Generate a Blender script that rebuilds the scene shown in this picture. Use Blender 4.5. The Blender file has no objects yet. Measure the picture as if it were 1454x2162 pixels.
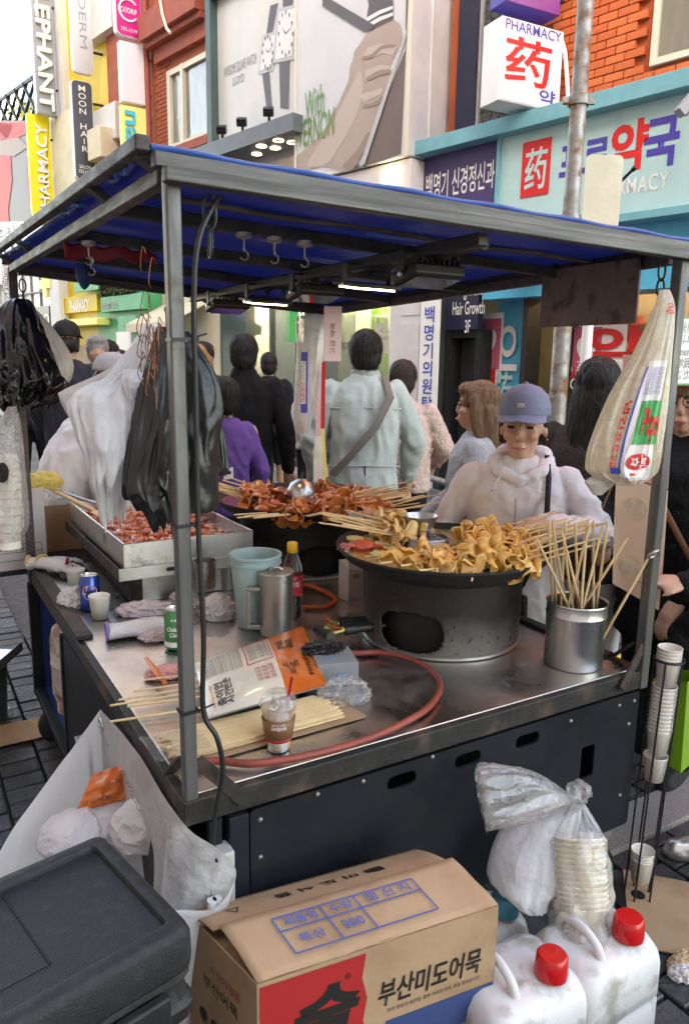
import bpy, bmesh, math, random
from mathutils import Vector, Matrix, noise, Euler
random.seed(7)
R_ = math.radians
scene = bpy.context.scene
COL = scene.collection
# ------------------------------------------------------------------ camera
FPX, PITCH, ROLL, CAMH = 1580.31, 0.193601, 0.0160603, 1.66
IW, IH = 1454, 2162
_f = Vector((0, math.cos(PITCH), -math.sin(PITCH))); _u0 = Vector((0, math.sin(PITCH), math.cos(PITCH))); _r0 = Vector((1, 0, 0))
_r = _r0*math.cos(ROLL) + _u0*math.sin(ROLL); _u = _u0*math.cos(ROLL) - _r0*math.sin(ROLL)
CAMP = Vector((0, 0, CAMH))
cam = bpy.data.cameras.new('camera'); cam_o = bpy.data.objects.new('camera', cam); COL.objects.link(cam_o)
cam_o.matrix_world = Matrix(((_r.x, _u.x, -_f.x, 0), (_r.y, _u.y, -_f.y, 0), (_r.z, _u.z, -_f.z, CAMH), (0, 0, 0, 1)))
cam.sensor_fit = 'VERTICAL'; cam.sensor_height = 24.0; cam.lens = FPX/IH*24.0
cam.clip_start = 0.02; cam.clip_end = 3000
scene.camera = cam_o
scene.render.resolution_x, scene.render.resolution_y = 688, 1024
# ------------------------------------------------------------------ sky, sun, exposure
SUN_DIR = Vector((-0.22, -0.74, 0.0)).normalized()*math.cos(R_(28)) + Vector((0, 0, math.sin(R_(28))))   # towards the sun
world = bpy.data.worlds.new('World'); scene.world = world; world.use_nodes = True
wn = world.node_tree.nodes; wl = world.node_tree.links
sky = wn.new('ShaderNodeTexSky'); sky.sky_type = 'NISHITA'; sky.sun_disc = False
sky.sun_elevation = R_(28); sky.sun_rotation = math.atan2(SUN_DIR.x, SUN_DIR.y); sky.air_density = 0.8; sky.dust_density = 1.2; sky.ozone_density = 0.7
wl.new(sky.outputs['Color'], wn['Background'].inputs['Color']); wn['Background'].inputs['Strength'].default_value = 0.15
sun = bpy.data.lights.new('sun', 'SUN'); sun.energy = 2.0; sun.angle = R_(0.5); sun.color = (1.0, 0.93, 0.82)
sun_o = bpy.data.objects.new('sun', sun); COL.objects.link(sun_o)
sun_o.rotation_euler = SUN_DIR.to_track_quat('Z', 'Y').to_euler(); sun_o.location = SUN_DIR*60
vs = scene.view_settings; vs.view_transform = 'Standard'; vs.look = 'None'; vs.gamma = 1.0; vs.exposure = 3.5; vs.use_white_balance = True; vs.white_balance_temperature = 9600; vs.white_balance_tint = 11
scene.cycles.use_denoising = True; scene.cycles.max_bounces = 12; scene.cycles.transparent_max_bounces = 24
scene.cycles.caustics_reflective = False; scene.cycles.caustics_refractive = False

OPH, OPH2, OPH3 = 11.4, 16.0, 13.6
# ------------------------------------------------------------------ helpers: placement
def ray(u, v): return _f + _r*((u-IW/2)/FPX) - _u*((v-IH/2)/FPX)
def onz(u, v, z): d = ray(u, v); return CAMP + d*((z-CAMH)/d.z)          # point of the horizontal plane at height z
def aty(u, v, y): d = ray(u, v); return CAMP + d*(y/d.y)                 # point at distance y down the street
def onp(u, v, p0, n): d = ray(u, v); return CAMP + d*((p0-CAMP).dot(n)/d.dot(n))
YAW = 0.538392; A_ = Vector((math.cos(YAW), math.sin(YAW), 0)); B_ = Vector((-math.sin(YAW), math.cos(YAW), 0)); O_ = Vector((-.30775, 1.36775, 0))
CW, CL, TZ = 1.3837, 1.962, 0.80
def C(s, t, z=0.0): return O_ + A_*s + B_*t + Vector((0, 0, z))          # cart coordinates
def st(u, v, z=TZ): p = onz(u, v, z) - O_; return p.dot(A_), p.dot(B_)
MC = Matrix.Translation(O_) @ Matrix.Rotation(YAW, 4, 'Z')               # cart frame
FA = R_(47); FD = Vector((math.cos(FA), -math.sin(FA), 0)); FN = Vector((-math.sin(FA), -math.cos(FA), 0)); FB = onz(600, 985, 0)
def fac(u, v, off=0.0):                                                  # pixel -> facade coords (along, height) on plane off in front
    p = onp(u, v, FB + FN*off, FN); q = p - FB
    return q.dot(FD), p.z
def FP(s, z, off=0.0): return FB + FD*s + FN*off + Vector((0, 0, z))
MF = Matrix((( FD.x, 0, -FN.x*-1, FB.x), (FD.y, 0, FN.y, FB.y), (0, 1, 0, 0), (0, 0, 0, 1)))  # facade frame: x along, y up, z out
MF = Matrix(((FD.x, 0, FN.x, FB.x), (FD.y, 0, FN.y, FB.y), (0, 1, 0, FB.z), (0, 0, 0, 1)))
def T(*v): return Matrix.Translation(Vector(v) if len(v) == 3 else Vector(v[0]))
def RZ(a): return Matrix.Rotation(a, 4, 'Z')
def RX(a): return Matrix.Rotation(a, 4, 'X')
def RY(a): return Matrix.Rotation(a, 4, 'Y')
def SC(x, y=None, z=None):
    y = x if y is None else y; z = x if z is None else z
    return Matrix.Diagonal((x, y, z, 1))
def frame(o, x, y):                                                      # matrix with origin o, x axis, y axis (z = x cross y)
    x = Vector(x).normalized(); y = Vector(y); y = (y - x*y.dot(x)).normalized(); z = x.cross(y)
    return Matrix(((x.x, y.x, z.x, o[0]), (x.y, y.y, z.y, o[1]), (x.z, y.z, z.z, o[2]), (0, 0, 0, 1)))

# ------------------------------------------------------------------ helpers: materials
MATS = {}
def M(name, col=(.5, .5, .5), rough=.5, metal=0.0, col2=None, nscale=8.0, nlo=.35, nhi=.65, detail=4.0, bump=0.0, bscale=40.0, bdist=.01,
      trans=0.0, ior=1.45, alpha=1.0, sss=0.0, coat=0.0, emit=None, estr=0.0, stretch=None, rough2=None, coords='Object', spec=.5, translucent=0.0, col3=None, n3=3.0):
    m = bpy.data.materials.new(name); m.use_nodes = True; MATS[name] = m
    nt = m.node_tree; n = nt.nodes; l = nt.links; b = n['Principled BSDF']
    c4 = lambda c: (c[0], c[1], c[2], 1)
    b.inputs['Base Color'].default_value = c4(col); b.inputs['Roughness'].default_value = rough; b.inputs['Metallic'].default_value = metal
    b.inputs['Specular IOR Level'].default_value = spec; b.inputs['IOR'].default_value = ior
    b.inputs['Transmission Weight'].default_value = trans; b.inputs['Alpha'].default_value = alpha; b.inputs['Coat Weight'].default_value = coat
    if sss: b.inputs['Subsurface Weight'].default_value = sss; b.inputs['Subsurface Radius'].default_value = (.02, .008, .004)
    if emit: b.inputs['Emission Color'].default_value = c4(emit); b.inputs['Emission Strength'].default_value = estr
    vec = None
    if col2 is not None or bump or rough2 is not None:
        tc = n.new('ShaderNodeTexCoord'); vec = tc.outputs[coords]
        if stretch:
            mp = n.new('ShaderNodeMapping'); mp.inputs['Scale'].default_value = stretch; l.new(vec, mp.inputs['Vector']); vec = mp.outputs['Vector']
    if col2 is not None or rough2 is not None:
        nz = n.new('ShaderNodeTexNoise'); nz.inputs['Scale'].default_value = nscale; nz.inputs['Detail'].default_value = detail; nz.inputs['Roughness'].default_value = .62
        l.new(vec, nz.inputs['Vector'])
        mr = n.new('ShaderNodeMapRange'); mr.inputs['From Min'].default_value = nlo; mr.inputs['From Max'].default_value = nhi; l.new(nz.outputs['Fac'], mr.inputs['Value'])
        if col2 is not None:
            mx = n.new('ShaderNodeMix'); mx.data_type = 'RGBA'; l.new(mr.outputs['Result'], mx.inputs['Factor'])
            mx.inputs['A'].default_value = c4(col); mx.inputs['B'].default_value = c4(col2)
            out = mx.outputs['Result']
            if col3 is not None:
                nz3 = n.new('ShaderNodeTexNoise'); nz3.inputs['Scale'].default_value = n3; nz3.inputs['Detail'].default_value = 6; l.new(vec, nz3.inputs['Vector'])
                mr3 = n.new('ShaderNodeMapRange'); mr3.inputs['From Min'].default_value = .52; mr3.inputs['From Max'].default_value = .66; l.new(nz3.outputs['Fac'], mr3.inputs['Value'])
                mx3 = n.new('ShaderNodeMix'); mx3.data_type = 'RGBA'; l.new(mr3.outputs['Result'], mx3.inputs['Factor']); l.new(out, mx3.inputs['A']); mx3.inputs['B'].default_value = c4(col3); out = mx3.outputs['Result']
            l.new(out, b.inputs['Base Color'])
        if rough2 is not None:
            r2 = n.new('ShaderNodeMapRange'); r2.inputs['To Min'].default_value = rough; r2.inputs['To Max'].default_value = rough2
            l.new(mr.outputs['Result'], r2.inputs['Value']); l.new(r2.outputs['Result'], b.inputs['Roughness'])
    if bump:
        bz = n.new('ShaderNodeTexNoise'); bz.inputs['Scale'].default_value = bscale; bz.inputs['Detail'].default_value = 3; l.new(vec, bz.inputs['Vector'])
        bp = n.new('ShaderNodeBump'); bp.inputs['Strength'].default_value = bump; bp.inputs['Distance'].default_value = bdist
        l.new(bz.outputs['Fac'], bp.inputs['Height']); l.new(bp.outputs['Normal'], b.inputs['Normal'])
    if translucent:
        tr = n.new('ShaderNodeBsdfTranslucent'); tr.inputs['Color'].default_value = c4(col); ms = n.new('ShaderNodeMixShader'); ms.inputs['Fac'].default_value = translucent
        l.new(b.outputs['BSDF'], ms.inputs[1]); l.new(tr.outputs['BSDF'], ms.inputs[2]); l.new(ms.outputs['Shader'], n['Material Output'].inputs['Surface'])
    return m
def film(name, col, opac=.5, rough=.15, glossy=.12, bump=.4, bscale=30, stretch=None, transl=.5, bdist=.01):
    """thin plastic film: part see-through, part milky, with gloss and crinkles"""
    m = bpy.data.materials.new(name); m.use_nodes = True; MATS[name] = m; nt = m.node_tree; n = nt.nodes; l = nt.links; n.remove(n['Principled BSDF'])
    t = n.new('ShaderNodeBsdfTransparent'); d = n.new('ShaderNodeBsdfDiffuse'); tr = n.new('ShaderNodeBsdfTranslucent'); g = n.new('ShaderNodeBsdfGlossy')
    for x in (d, tr): x.inputs['Color'].default_value = (*col, 1)
    g.inputs['Roughness'].default_value = rough
    m1 = n.new('ShaderNodeMixShader'); m1.inputs[0].default_value = transl; l.new(d.outputs[0], m1.inputs[1]); l.new(tr.outputs[0], m1.inputs[2])
    tc = n.new('ShaderNodeTexCoord'); mp = n.new('ShaderNodeMapping'); l.new(tc.outputs['Object'], mp.inputs['Vector'])
    if stretch: mp.inputs['Scale'].default_value = stretch
    nz = n.new('ShaderNodeTexNoise'); nz.inputs['Scale'].default_value = bscale; nz.inputs['Detail'].default_value = 5; nz.inputs['Distortion'].default_value = 1.2; l.new(mp.outputs['Vector'], nz.inputs['Vector'])
    mr = n.new('ShaderNodeMapRange'); mr.inputs['From Min'].default_value = .3; mr.inputs['From Max'].default_value = .7; mr.inputs['To Min'].default_value = max(0, opac-.13); mr.inputs['To Max'].default_value = min(1, opac+.13)
    l.new(nz.outputs['Fac'], mr.inputs['Value'])
    m2 = n.new('ShaderNodeMixShader'); l.new(mr.outputs['Result'], m2.inputs[0]); l.new(t.outputs[0], m2.inputs[1]); l.new(m1.outputs[0], m2.inputs[2])
    fr = n.new('ShaderNodeLayerWeight'); fr.inputs['Blend'].default_value = .3; ad = n.new('ShaderNodeMath'); ad.operation = 'MULTIPLY_ADD'; l.new(fr.outputs['Fresnel'], ad.inputs[0]); ad.inputs[1].default_value = .30; ad.inputs[2].default_value = glossy*.6; ad.use_clamp = True
    m3 = n.new('ShaderNodeMixShader'); l.new(ad.outputs[0], m3.inputs[0]); l.new(m2.outputs[0], m3.inputs[1]); l.new(g.outputs[0], m3.inputs[2]); l.new(m3.outputs[0], n['Material Output'].inputs['Surface'])
    if bump:
        bp = n.new('ShaderNodeBump'); bp.inputs['Strength'].default_value = bump; bp.inputs['Distance'].default_value = bdist; l.new(nz.outputs['Fac'], bp.inputs['Height'])
        for x in (d, tr, g, fr): l.new(bp.outputs['Normal'], x.inputs['Normal'])
    return m

# ------------------------------------------------------------------ helpers: meshes
class MB:
    def __init__(s): s.v = []; s.f = []
    def add(s, v, f, m=None):
        k = len(s.v)
        s.v += [tuple((m @ Vector(p)) if m is not None else p) for p in v]
        s.f += [tuple(i+k for i in q) for q in f]; return s
    def box(s, c, d, m=None):
        x, y, z = c; a, b, e = d[0]/2, d[1]/2, d[2]/2
        return s.add([(x-a, y-b, z-e), (x+a, y-b, z-e), (x+a, y+b, z-e), (x-a, y+b, z-e), (x-a, y-b, z+e), (x+a, y-b, z+e), (x+a, y+b, z+e), (x-a, y+b, z+e)],
                     [(0, 3, 2, 1), (4, 5, 6, 7), (0, 1, 5, 4), (1, 2, 6, 5), (2, 3, 7, 6), (3, 0, 4, 7)], m)
    def bar(s, p, q, w, h, up=(0, 0, 1)):                                # box section from p to q, w sideways, h along up
        p, q = Vector(p), Vector(q); x = q-p; L = x.length; x = x/L; u = Vector(up)
        if abs(u.dot(x)) > .99: u = Vector((0, 1, 0)) if abs(x.y) < .9 else Vector((1, 0, 0))
        m = frame((p+q)/2, x, u.cross(x))
        return s.box((0, 0, 0), (L, w, h), m)
    def tube(s, pts, r, n=8, caps=True, closed=False, flat=1.0, up=None):
        pts = [Vector(p) for p in pts]; N = len(pts); rr = r if isinstance(r, (list, tuple)) else [r]*N
        k = len(s.v); prev = None
        for i, p in enumerate(pts):
            a = pts[i-1] if i else (pts[-1] if closed else p); b = pts[(i+1) % N] if (i < N-1 or closed) else p
            t = (b-a).normalized() if (b-a).length > 1e-9 else Vector((0, 0, 1))
            if prev is None:
                w = Vector(up) if up is not None else (Vector((0, 0, 1)) if abs(t.z) < .9 else Vector((1, 0, 0))); x = w.cross(t).normalized()
            else:
                x = (prev - t*prev.dot(t)).normalized()
            prev = x; y = t.cross(x)
            for j in range(n):
                an = 2*math.pi*j/n; s.v.append(tuple(p + (x*math.cos(an) + y*math.sin(an)*flat)*rr[i]))
        M_ = N if closed else N-1
        for i in range(M_):
            for j in range(n):
                a = k+i*n+j; b = k+i*n+(j+1) % n; i2 = (i+1) % N
                s.f.append((a, b, k+i2*n+(j+1) % n, k+i2*n+j))
        if caps and not closed:
            s.f.append(tuple(k+j for j in reversed(range(n)))); s.f.append(tuple(k+(N-1)*n+j for j in range(n)))
        return s
    def lathe(s, prof, n=32, m=None, cap0=False, cap1=False, sx=1.0, sy=1.0, fn=None):
        k0 = len(s.v); vv = []; ff = []
        for (r, z) in prof:
            for j in range(n):
                a = 2*math.pi*j/n; p = (r*math.cos(a)*sx, r*math.sin(a)*sy, z)
                vv.append(fn(p, a) if fn else p)
        P = len(prof)
        for i in range(P-1):
            for j in range(n): ff.append((i*n+j, i*n+(j+1) % n, (i+1)*n+(j+1) % n, (i+1)*n+j))
        if cap0: ff.append(tuple(reversed(range(n))))
        if cap1: ff.append(tuple((P-1)*n+j for j in range(n)))
        return s.add(vv, ff, m)
    def sheet(s, nu, nv, fn, m=None, closeu=False):
        vv = []; ff = []
        U = nu if closeu else nu+1
        for j in range(nv+1):
            for i in range(U): vv.append(tuple(fn(i/nu, j/nv)))
        for j in range(nv):
            for i in range(nu):
                i2 = (i+1) % U if closeu else i+1
                ff.append((j*U+i, j*U+i2, (j+1)*U+i2, (j+1)*U+i))
        return s.add(vv, ff, m)
    def prism(s, out, z0, z1, m=None):                                   # closed outline in xy (counter-clockwise), extruded
        n = len(out); vv = [(x, y, z0) for x, y in out] + [(x, y, z1) for x, y in out]
        ff = [tuple(reversed(range(n))), tuple(range(n, 2*n))] + [(i, (i+1) % n, n+(i+1) % n, n+i) for i in range(n)]
        return s.add(vv, ff, m)
    def poly(s, pts): k = len(s.v); s.v += [tuple(p) for p in pts]; s.f.append(tuple(range(k, k+len(pts)))); return s
    def mesh(s, name):
        me = bpy.data.meshes.new(name); me.from_pydata(s.v, [], s.f); me.update(); return me

def link(name, me, mat, parent=None, smooth=True, bevel=0.0, bseg=2, solid=0.0, sub=0, world=None, angle=40, fixn=True):
    if fixn:
        bm = bmesh.new(); bm.from_mesh(me); bmesh.ops.recalc_face_normals(bm, faces=bm.faces); bm.to_mesh(me); bm.free()
    if mat is not None and not me.materials: me.materials.append(MATS[mat] if isinstance(mat, str) else mat)
    if smooth:
        me.shade_smooth() if hasattr(me, 'shade_smooth') else None
        try: me.set_sharp_from_angle(angle=R_(angle))
        except Exception: pass
    o = bpy.data.objects.new(name, me); COL.objects.link(o)
    if solid: md = o.modifiers.new('solid', 'SOLIDIFY'); md.thickness = solid; md.offset = 0
    if bevel: md = o.modifiers.new('bevel', 'BEVEL'); md.width = bevel; md.segments = bseg; md.limit_method = 'ANGLE'; md.angle_limit = R_(40); md.harden_normals = True
    if sub: md = o.modifiers.new('sub', 'SUBSURF'); md.levels = sub; md.render_levels = sub
    if world is not None: o.matrix_world = world
    if parent is not None:
        o.parent = parent; o.matrix_parent_inverse = PM[parent.name].inverted() if world is None else PM[parent.name].inverted()
    PM[o.name] = (o.matrix_basis if parent is None else (PM[parent.name] @ o.matrix_parent_inverse @ o.matrix_basis)).copy()
    return o
PM = {}
def tag(o, label, cat, group=None, kind=None):
    if label: o['label'] = label
    if cat: o['category'] = cat
    if group: o['group'] = group
    if kind: o['kind'] = kind
    return o
def thing(name, label, cat, loc=(0, 0, 0), rz=0.0, group=None):
    """an Empty at the thing's base; meshes built under it are given in world coordinates"""
    o = bpy.data.objects.new(name, None); COL.objects.link(o); o.empty_display_size = .05
    o.location = loc; o.rotation_euler = (0, 0, rz); PM[o.name] = T(Vector(loc)) @ RZ(rz)
    return tag(o, label, cat, group)
def struct(name, mb, mat, label=None, **k):
    o = link(name, mb.mesh(name), mat, **k); o['kind'] = 'structure'
    if label: o['label'] = label
    return o
def part(name, mb, mat, parent, **k): return link(name, mb.mesh(name), mat, parent, **k)
def solo(name, mb, mat, label, cat, group=None, **k): return tag(link(name, mb.mesh(name), mat, **k), label, cat, group)
def lpart(name, mb, mat, parent, **k):
    """a part given in the thing's own coordinates"""
    k.setdefault('fixn', True); w = PM[parent.name] @ k.pop('at', Matrix.Identity(4))
    return link(name, mb.mesh(name), mat, parent, world=w, **k)
def copy_tree(o, mw, label=None, group=None):
    """copy a thing with its parts; mw = world matrix of the copy"""
    r = o.copy(); COL.objects.link(r); r.matrix_world = mw; PM[r.name] = mw.copy()
    if label: r['label'] = label
    if group: r['group'] = group
    def rec(src, dst):
        for ch in [x for x in src.children]:
            c = ch.copy(); COL.objects.link(c); c.parent = dst; c.matrix_parent_inverse = ch.matrix_parent_inverse.copy(); c.matrix_basis = ch.matrix_basis.copy()
            rec(ch, c)
    rec(o, r); return r
def inst(name, me, mat, parent, mw, **k):
    """a part sharing mesh data, placed by a world matrix"""
    o = bpy.data.objects.new(name, me); COL.objects.link(o)
    if mat is not None and not me.materials: me.materials.append(MATS[mat])
    o.parent = parent; o.matrix_parent_inverse = PM[parent.name].inverted(); o.matrix_basis = mw
    PM[o.name] = mw.copy(); return o
_TC = {}
def text_mesh(body, size=1.0, bold=0.0, space=1.0, shear=0.0, depth=0.0, line=1.0, align='CENTER'):
    c = bpy.data.curves.new('t', 'FONT'); c.body = body; c.size = size; c.offset = bold*size; c.align_x = align; c.align_y = 'CENTER'; c.space_character = space; c.space_line = line
    c.shear = shear; c.extrude = depth; c.resolution_u = 3; c.fill_mode = 'FRONT' if not depth else 'BOTH'
    o = bpy.data.objects.new('t', c)
    me = bpy.data.meshes.new_from_object(o); bpy.data.objects.remove(o); bpy.data.curves.remove(c)
    me.materials.clear(); return me
def text(body, mat, parent, mw, w=None, h=None, bold=.0, name='lettering', vertical=False, **k):
    """flat lettering centred on mw (x right, y up); w or h in metres give its size"""
    if vertical: body = '\n'.join(body)
    me = text_mesh(body, 1.0, bold, **k)
    xs = [v.co.x for v in me.vertices]; ys = [v.co.y for v in me.vertices]
    if not xs: return None
    cx, cy, bw, bh = (max(xs)+min(xs))/2, (max(ys)+min(ys))/2, max(xs)-min(xs), max(ys)-min(ys)
    sx = w/bw if w else h/bh; sy = h/bh if h else sx
    for v in me.vertices: v.co.x = (v.co.x-cx)*sx; v.co.y = (v.co.y-cy)*sy
    me.materials.append(MATS[mat]); me.transform(mw)
    o = bpy.data.objects.new(name, me); COL.objects.link(o); o.parent = parent; o.matrix_parent_inverse = PM[parent.name].inverted()
    return o
def nz3(p, s=1.0, seed=0.0): return noise.noise(Vector((p[0]*s+seed, p[1]*s+seed*1.7, p[2]*s-seed)))
def crumple(me, amp, scale, seed=0.0, oct=2):
    me.update(); ns = [v.normal.copy() for v in me.vertices]
    for v, n in zip(me.vertices, ns):
        d = 0; a = amp; s = scale
        for _ in range(oct): d += a*(1-2*abs(nz3(v.co, s, seed))); a *= .5; s *= 2.1
        v.co += n*d
    me.update(); return me
def smooth_path(pts, n=6):
    pts = [Vector(p) for p in pts]; out = []
    for i in range(len(pts)-1):
        p0, p1, p2, p3 = pts[max(i-1, 0)], pts[i], pts[i+1], pts[min(i+2, len(pts)-1)]
        for k in range(n):
            t = k/n; out.append(.5*((2*p1)+(p2-p0)*t+(2*p0-5*p1+4*p2-p3)*t*t+(3*p1-p0-3*p2+p3)*t**3))
    return out+[pts[-1]]
# ================================================================== materials of the setting
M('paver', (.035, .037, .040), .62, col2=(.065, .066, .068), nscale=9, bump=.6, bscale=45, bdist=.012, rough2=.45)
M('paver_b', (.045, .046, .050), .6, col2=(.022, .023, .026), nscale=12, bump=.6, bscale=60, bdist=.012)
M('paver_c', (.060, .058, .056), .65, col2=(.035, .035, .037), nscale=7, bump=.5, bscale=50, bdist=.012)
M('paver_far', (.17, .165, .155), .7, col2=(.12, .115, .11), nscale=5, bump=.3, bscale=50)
M('street', (.16, .155, .15), .75, col2=(.11, .108, .105), nscale=1.5, bump=.3, bscale=60)
M('grout', (.11, .105, .10), .9, col2=(.06, .06, .058), nscale=20, bump=.4, bscale=90)
M('granite', (.30, .265, .245), .7, col2=(.16, .14, .13), nscale=160, nlo=.42, nhi=.58, bump=.2, bscale=200)
M('yellow_paint', (.72, .46, .04), .6, col2=(.45, .30, .05), nscale=18)
M('orange_brick', (.60, .135, .045), .55, col2=(.50, .11, .035), nscale=6, bump=.25, bscale=70)
M('orange_brick_b', (.66, .17, .055), .55, col2=(.56, .13, .04), nscale=9, bump=.25, bscale=70)
M('orange_joint', (.47, .105, .04), .85, col2=(.36, .085, .04), nscale=3)
M('red_brick', (.42, .11, .06), .7, col2=(.33, .085, .05), nscale=5, bump=.4, bscale=60)
M('red_trim', (.38, .085, .05), .65, col2=(.30, .07, .045), nscale=4, bump=.3, bscale=40)
M('white_wall', (.70, .68, .66), .6, col2=(.60, .585, .57), nscale=2, bump=.15, bscale=30)
M('cream_wall', (.72, .66, .50), .7, col2=(.62, .57, .44), nscale=3, bump=.15)
M('pier_white', (.66, .62, .62), .5, col2=(.58, .55, .55), nscale=3, bump=.2, bscale=12)
M('grey_wall', (.30, .30, .31), .7, col2=(.24, .24, .25), nscale=3)
M('yellow_panel', (.74, .52, .02), .5, col2=(.66, .44, .02), nscale=3)
M('teal_frame', (.16, .44, .50), .4, col2=(.13, .37, .43), nscale=5)
M('teal_panel', (.42, .66, .66), .35, col2=(.38, .60, .61), nscale=3, coat=.3)
M('cyan_panel', (.05, .42, .62), .35, col2=(.04, .38, .58), nscale=3)
M('purple_sign', (.065, .045, .16), .35, col2=(.055, .04, .13), nscale=4)
M('navy', (.018, .02, .05), .4)
M('magenta_purple', (.19, .04, .25), .3, coat=.3)
M('sign_white', (.80, .78, .76), .4)
M('sign_pink', (.80, .66, .70), .35)
M('sign_red', (.68, .02, .02), .4)
M('sign_blue', (.04, .07, .38), .4)
M('sign_violet', (.07, .05, .36), .4)
M('sign_black', (.012, .012, .013), .4)
M('sign_charcoal', (.065, .07, .08), .35)
M('sign_grey', (.30, .31, .33), .4, col2=(.26, .27, .29), nscale=3)
M('sign_yellow', (.86, .66, .01), .4)
M('sign_lemon', (.86, .76, .22), .45)
M('sign_magenta', (.62, .01, .20), .35)
M('sign_green', (.02, .36, .10), .4)
M('sign_cyan', (.0, .48, .62), .4)
M('sign_silver', (.62, .61, .60), .35, metal=.3, col2=(.55, .55, .55), nscale=2)
M('sign_lilac', (.70, .66, .70), .4)
M('leaf_green_paint', (.10, .32, .10), .5)
M('print_skin', (.40, .31, .27), .5, col2=(.34, .26, .225), nscale=2.2, nlo=.3, nhi=.7)
M('print_skin_dark', (.27, .195, .165), .5)
M('print_skin_light', (.46, .37, .325), .5)
M('print_brown', (.16, .115, .105), .5, col2=(.13, .095, .09), nscale=1.2)
M('print_paper', (.60, .60, .63), .35, col2=(.54, .545, .58), nscale=1.0)
M('print_paper_warm', (.58, .575, .56), .35, col2=(.50, .51, .50), nscale=1.0)
M('print_silver', (.42, .44, .46), .3)
M('print_dial', (.66, .66, .66), .35)
M('print_strap', (.10, .09, .10), .45)
M('print_green', (.10, .26, .06), .5)
M('print_red', (.55, .03, .03), .5)
M('print_grey', (.20, .19, .19), .5)
M('green_steel', (.06, .10, .095), .4, col2=(.05, .08, .08), nscale=4)
M('grey_steel', (.13, .15, .165), .4, col2=(.11, .125, .14), nscale=4)
M('dark_metal', (.02, .021, .023), .45, metal=.4, col2=(.035, .033, .032), nscale=20)
M('window_frame', (.66, .62, .50), .45)
M('curtain', (.55, .51, .40), .8, col2=(.45, .43, .35), nscale=2, stretch=(6, 1, 1))
M('glass_dark', (.03, .035, .04), .08, spec=.8, coat=.5)
M('pane', (.85, .9, .9), .02, trans=1.0, alpha=.35, spec=.6)
M('frost', (.10, .095, .09), .35, col2=(.02, .02, .02), nscale=26, nlo=.45, nhi=.55, bump=.5, bscale=30)
M('interior_warm', (.50, .38, .24), .7, col2=(.40, .28, .17), nscale=2)
M('interior_dark', (.045, .06, .055), .6)
M('interior_green', (.30, .52, .20), .6)
M('interior_lime', (.16, .48, .03), .5)
M('paper_green', (.62, .74, .58), .5)
M('down_light', (1, .9, .75), .5, emit=(1, .85, .6), estr=4.0)
M('tube_light', (1, .95, .85), .5, emit=(1, .93, .8), estr=1.6)
M('steel_pole', (.34, .34, .33), .45, metal=.7, col2=(.26, .24, .21), nscale=14, col3=(.22, .10, .05), n3=7, rough2=.65, bump=.15)
M('leaves', (.13, .15, .03), .6, col2=(.07, .10, .02), nscale=1.5, coords='Object', translucent=.25)
M('ivy', (.03, .05, .015), .6, col2=(.10, .11, .05), nscale=9)
M('bark', (.09, .065, .045), .9, col2=(.05, .04, .03), nscale=14, bump=.6)
M('awning_cream', (.72, .62, .45), .8, col2=(.64, .55, .40), nscale=3)
M('poster_pink', (.55, .12, .20), .45)
M('chrome', (.62, .62, .62), .12, metal=1.0)
M('speaker_white', (.68, .68, .68), .5)
M('speaker_cone', (.10, .10, .105), .5, col2=(.06, .06, .06), nscale=20)
M('rubber', (.015, .015, .016), .6)
M('shelf_wood', (.22, .13, .07), .6, col2=(.16, .09, .05), nscale=6, stretch=(1, 8, 1))
for i, c in enumerate([(.6, .5, .1), (.6, .08, .06), (.1, .3, .5), (.7, .68, .62), (.15, .4, .2), (.6, .3, .1)]): M('pack%d' % i, c, .45)
M('tower_glass', (.32, .42, .50), .2, metal=.3); M('tower_frame', (.52, .56, .60), .5)

# ================================================================== ground
g = MB().box((6, 40, -.06), (260, 300, .08)); struct('ground', g, 'grout', label='grey ground bed under the paving of the street', smooth=False)
# paving stones near the cart: laid in courses parallel to the left side of the cart
def paver_mesh(w, d):
    return MB().box((0, 0, .006), (w, d, .05)).mesh('paving_stone')
bed = MB().box((0, 0, -.0135), (14, 14, .005), MC @ T(-1, 1, 0)); pav = struct('pavement', bed, 'grout', label='dark stone pavement around the food cart', smooth=False)
stones = {}
PW, PD = .155, .105
cand = []; extra = []
for i in range(-40, 40):
    for j in range(-40, 60):
        s = i*PW + .03; t = j*PD*1.0
        w = C(s, t + (PD*.5 if i % 2 else 0), 0)
        d = w - CAMP; dz = d.dot(_f)
        if dz < .3: continue
        u = IW/2 + FPX*d.dot(_r)/dz; v = IH/2 - FPX*d.dot(_u)/dz
        vis = (-60 < u < 330 and 1180 < v < 1800 and s < .05) or (1080 < u < 1560 and 1080 < v < 2260 and (s > 1.35 or (s > 1.0 and t < -.02)))
        tt = t + (PD*.5 if i % 2 else 0)
        if vis: cand.append((dz, i, j, s, tt))
        elif -2.2 < s < 3.0 and -1.6 < tt < 3.4 and not (.0 < s < 1.38 and .0 < tt < 1.95): extra.append((s, tt))
cand.sort()
near = cand[:300]; rest = cand[300:]
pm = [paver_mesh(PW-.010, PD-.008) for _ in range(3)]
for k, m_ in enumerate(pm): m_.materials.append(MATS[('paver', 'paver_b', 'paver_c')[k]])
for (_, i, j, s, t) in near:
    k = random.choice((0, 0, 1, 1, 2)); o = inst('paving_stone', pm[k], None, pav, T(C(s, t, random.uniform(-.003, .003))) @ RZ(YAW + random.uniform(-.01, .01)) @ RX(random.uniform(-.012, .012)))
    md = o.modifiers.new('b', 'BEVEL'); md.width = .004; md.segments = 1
mb = MB()
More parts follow.
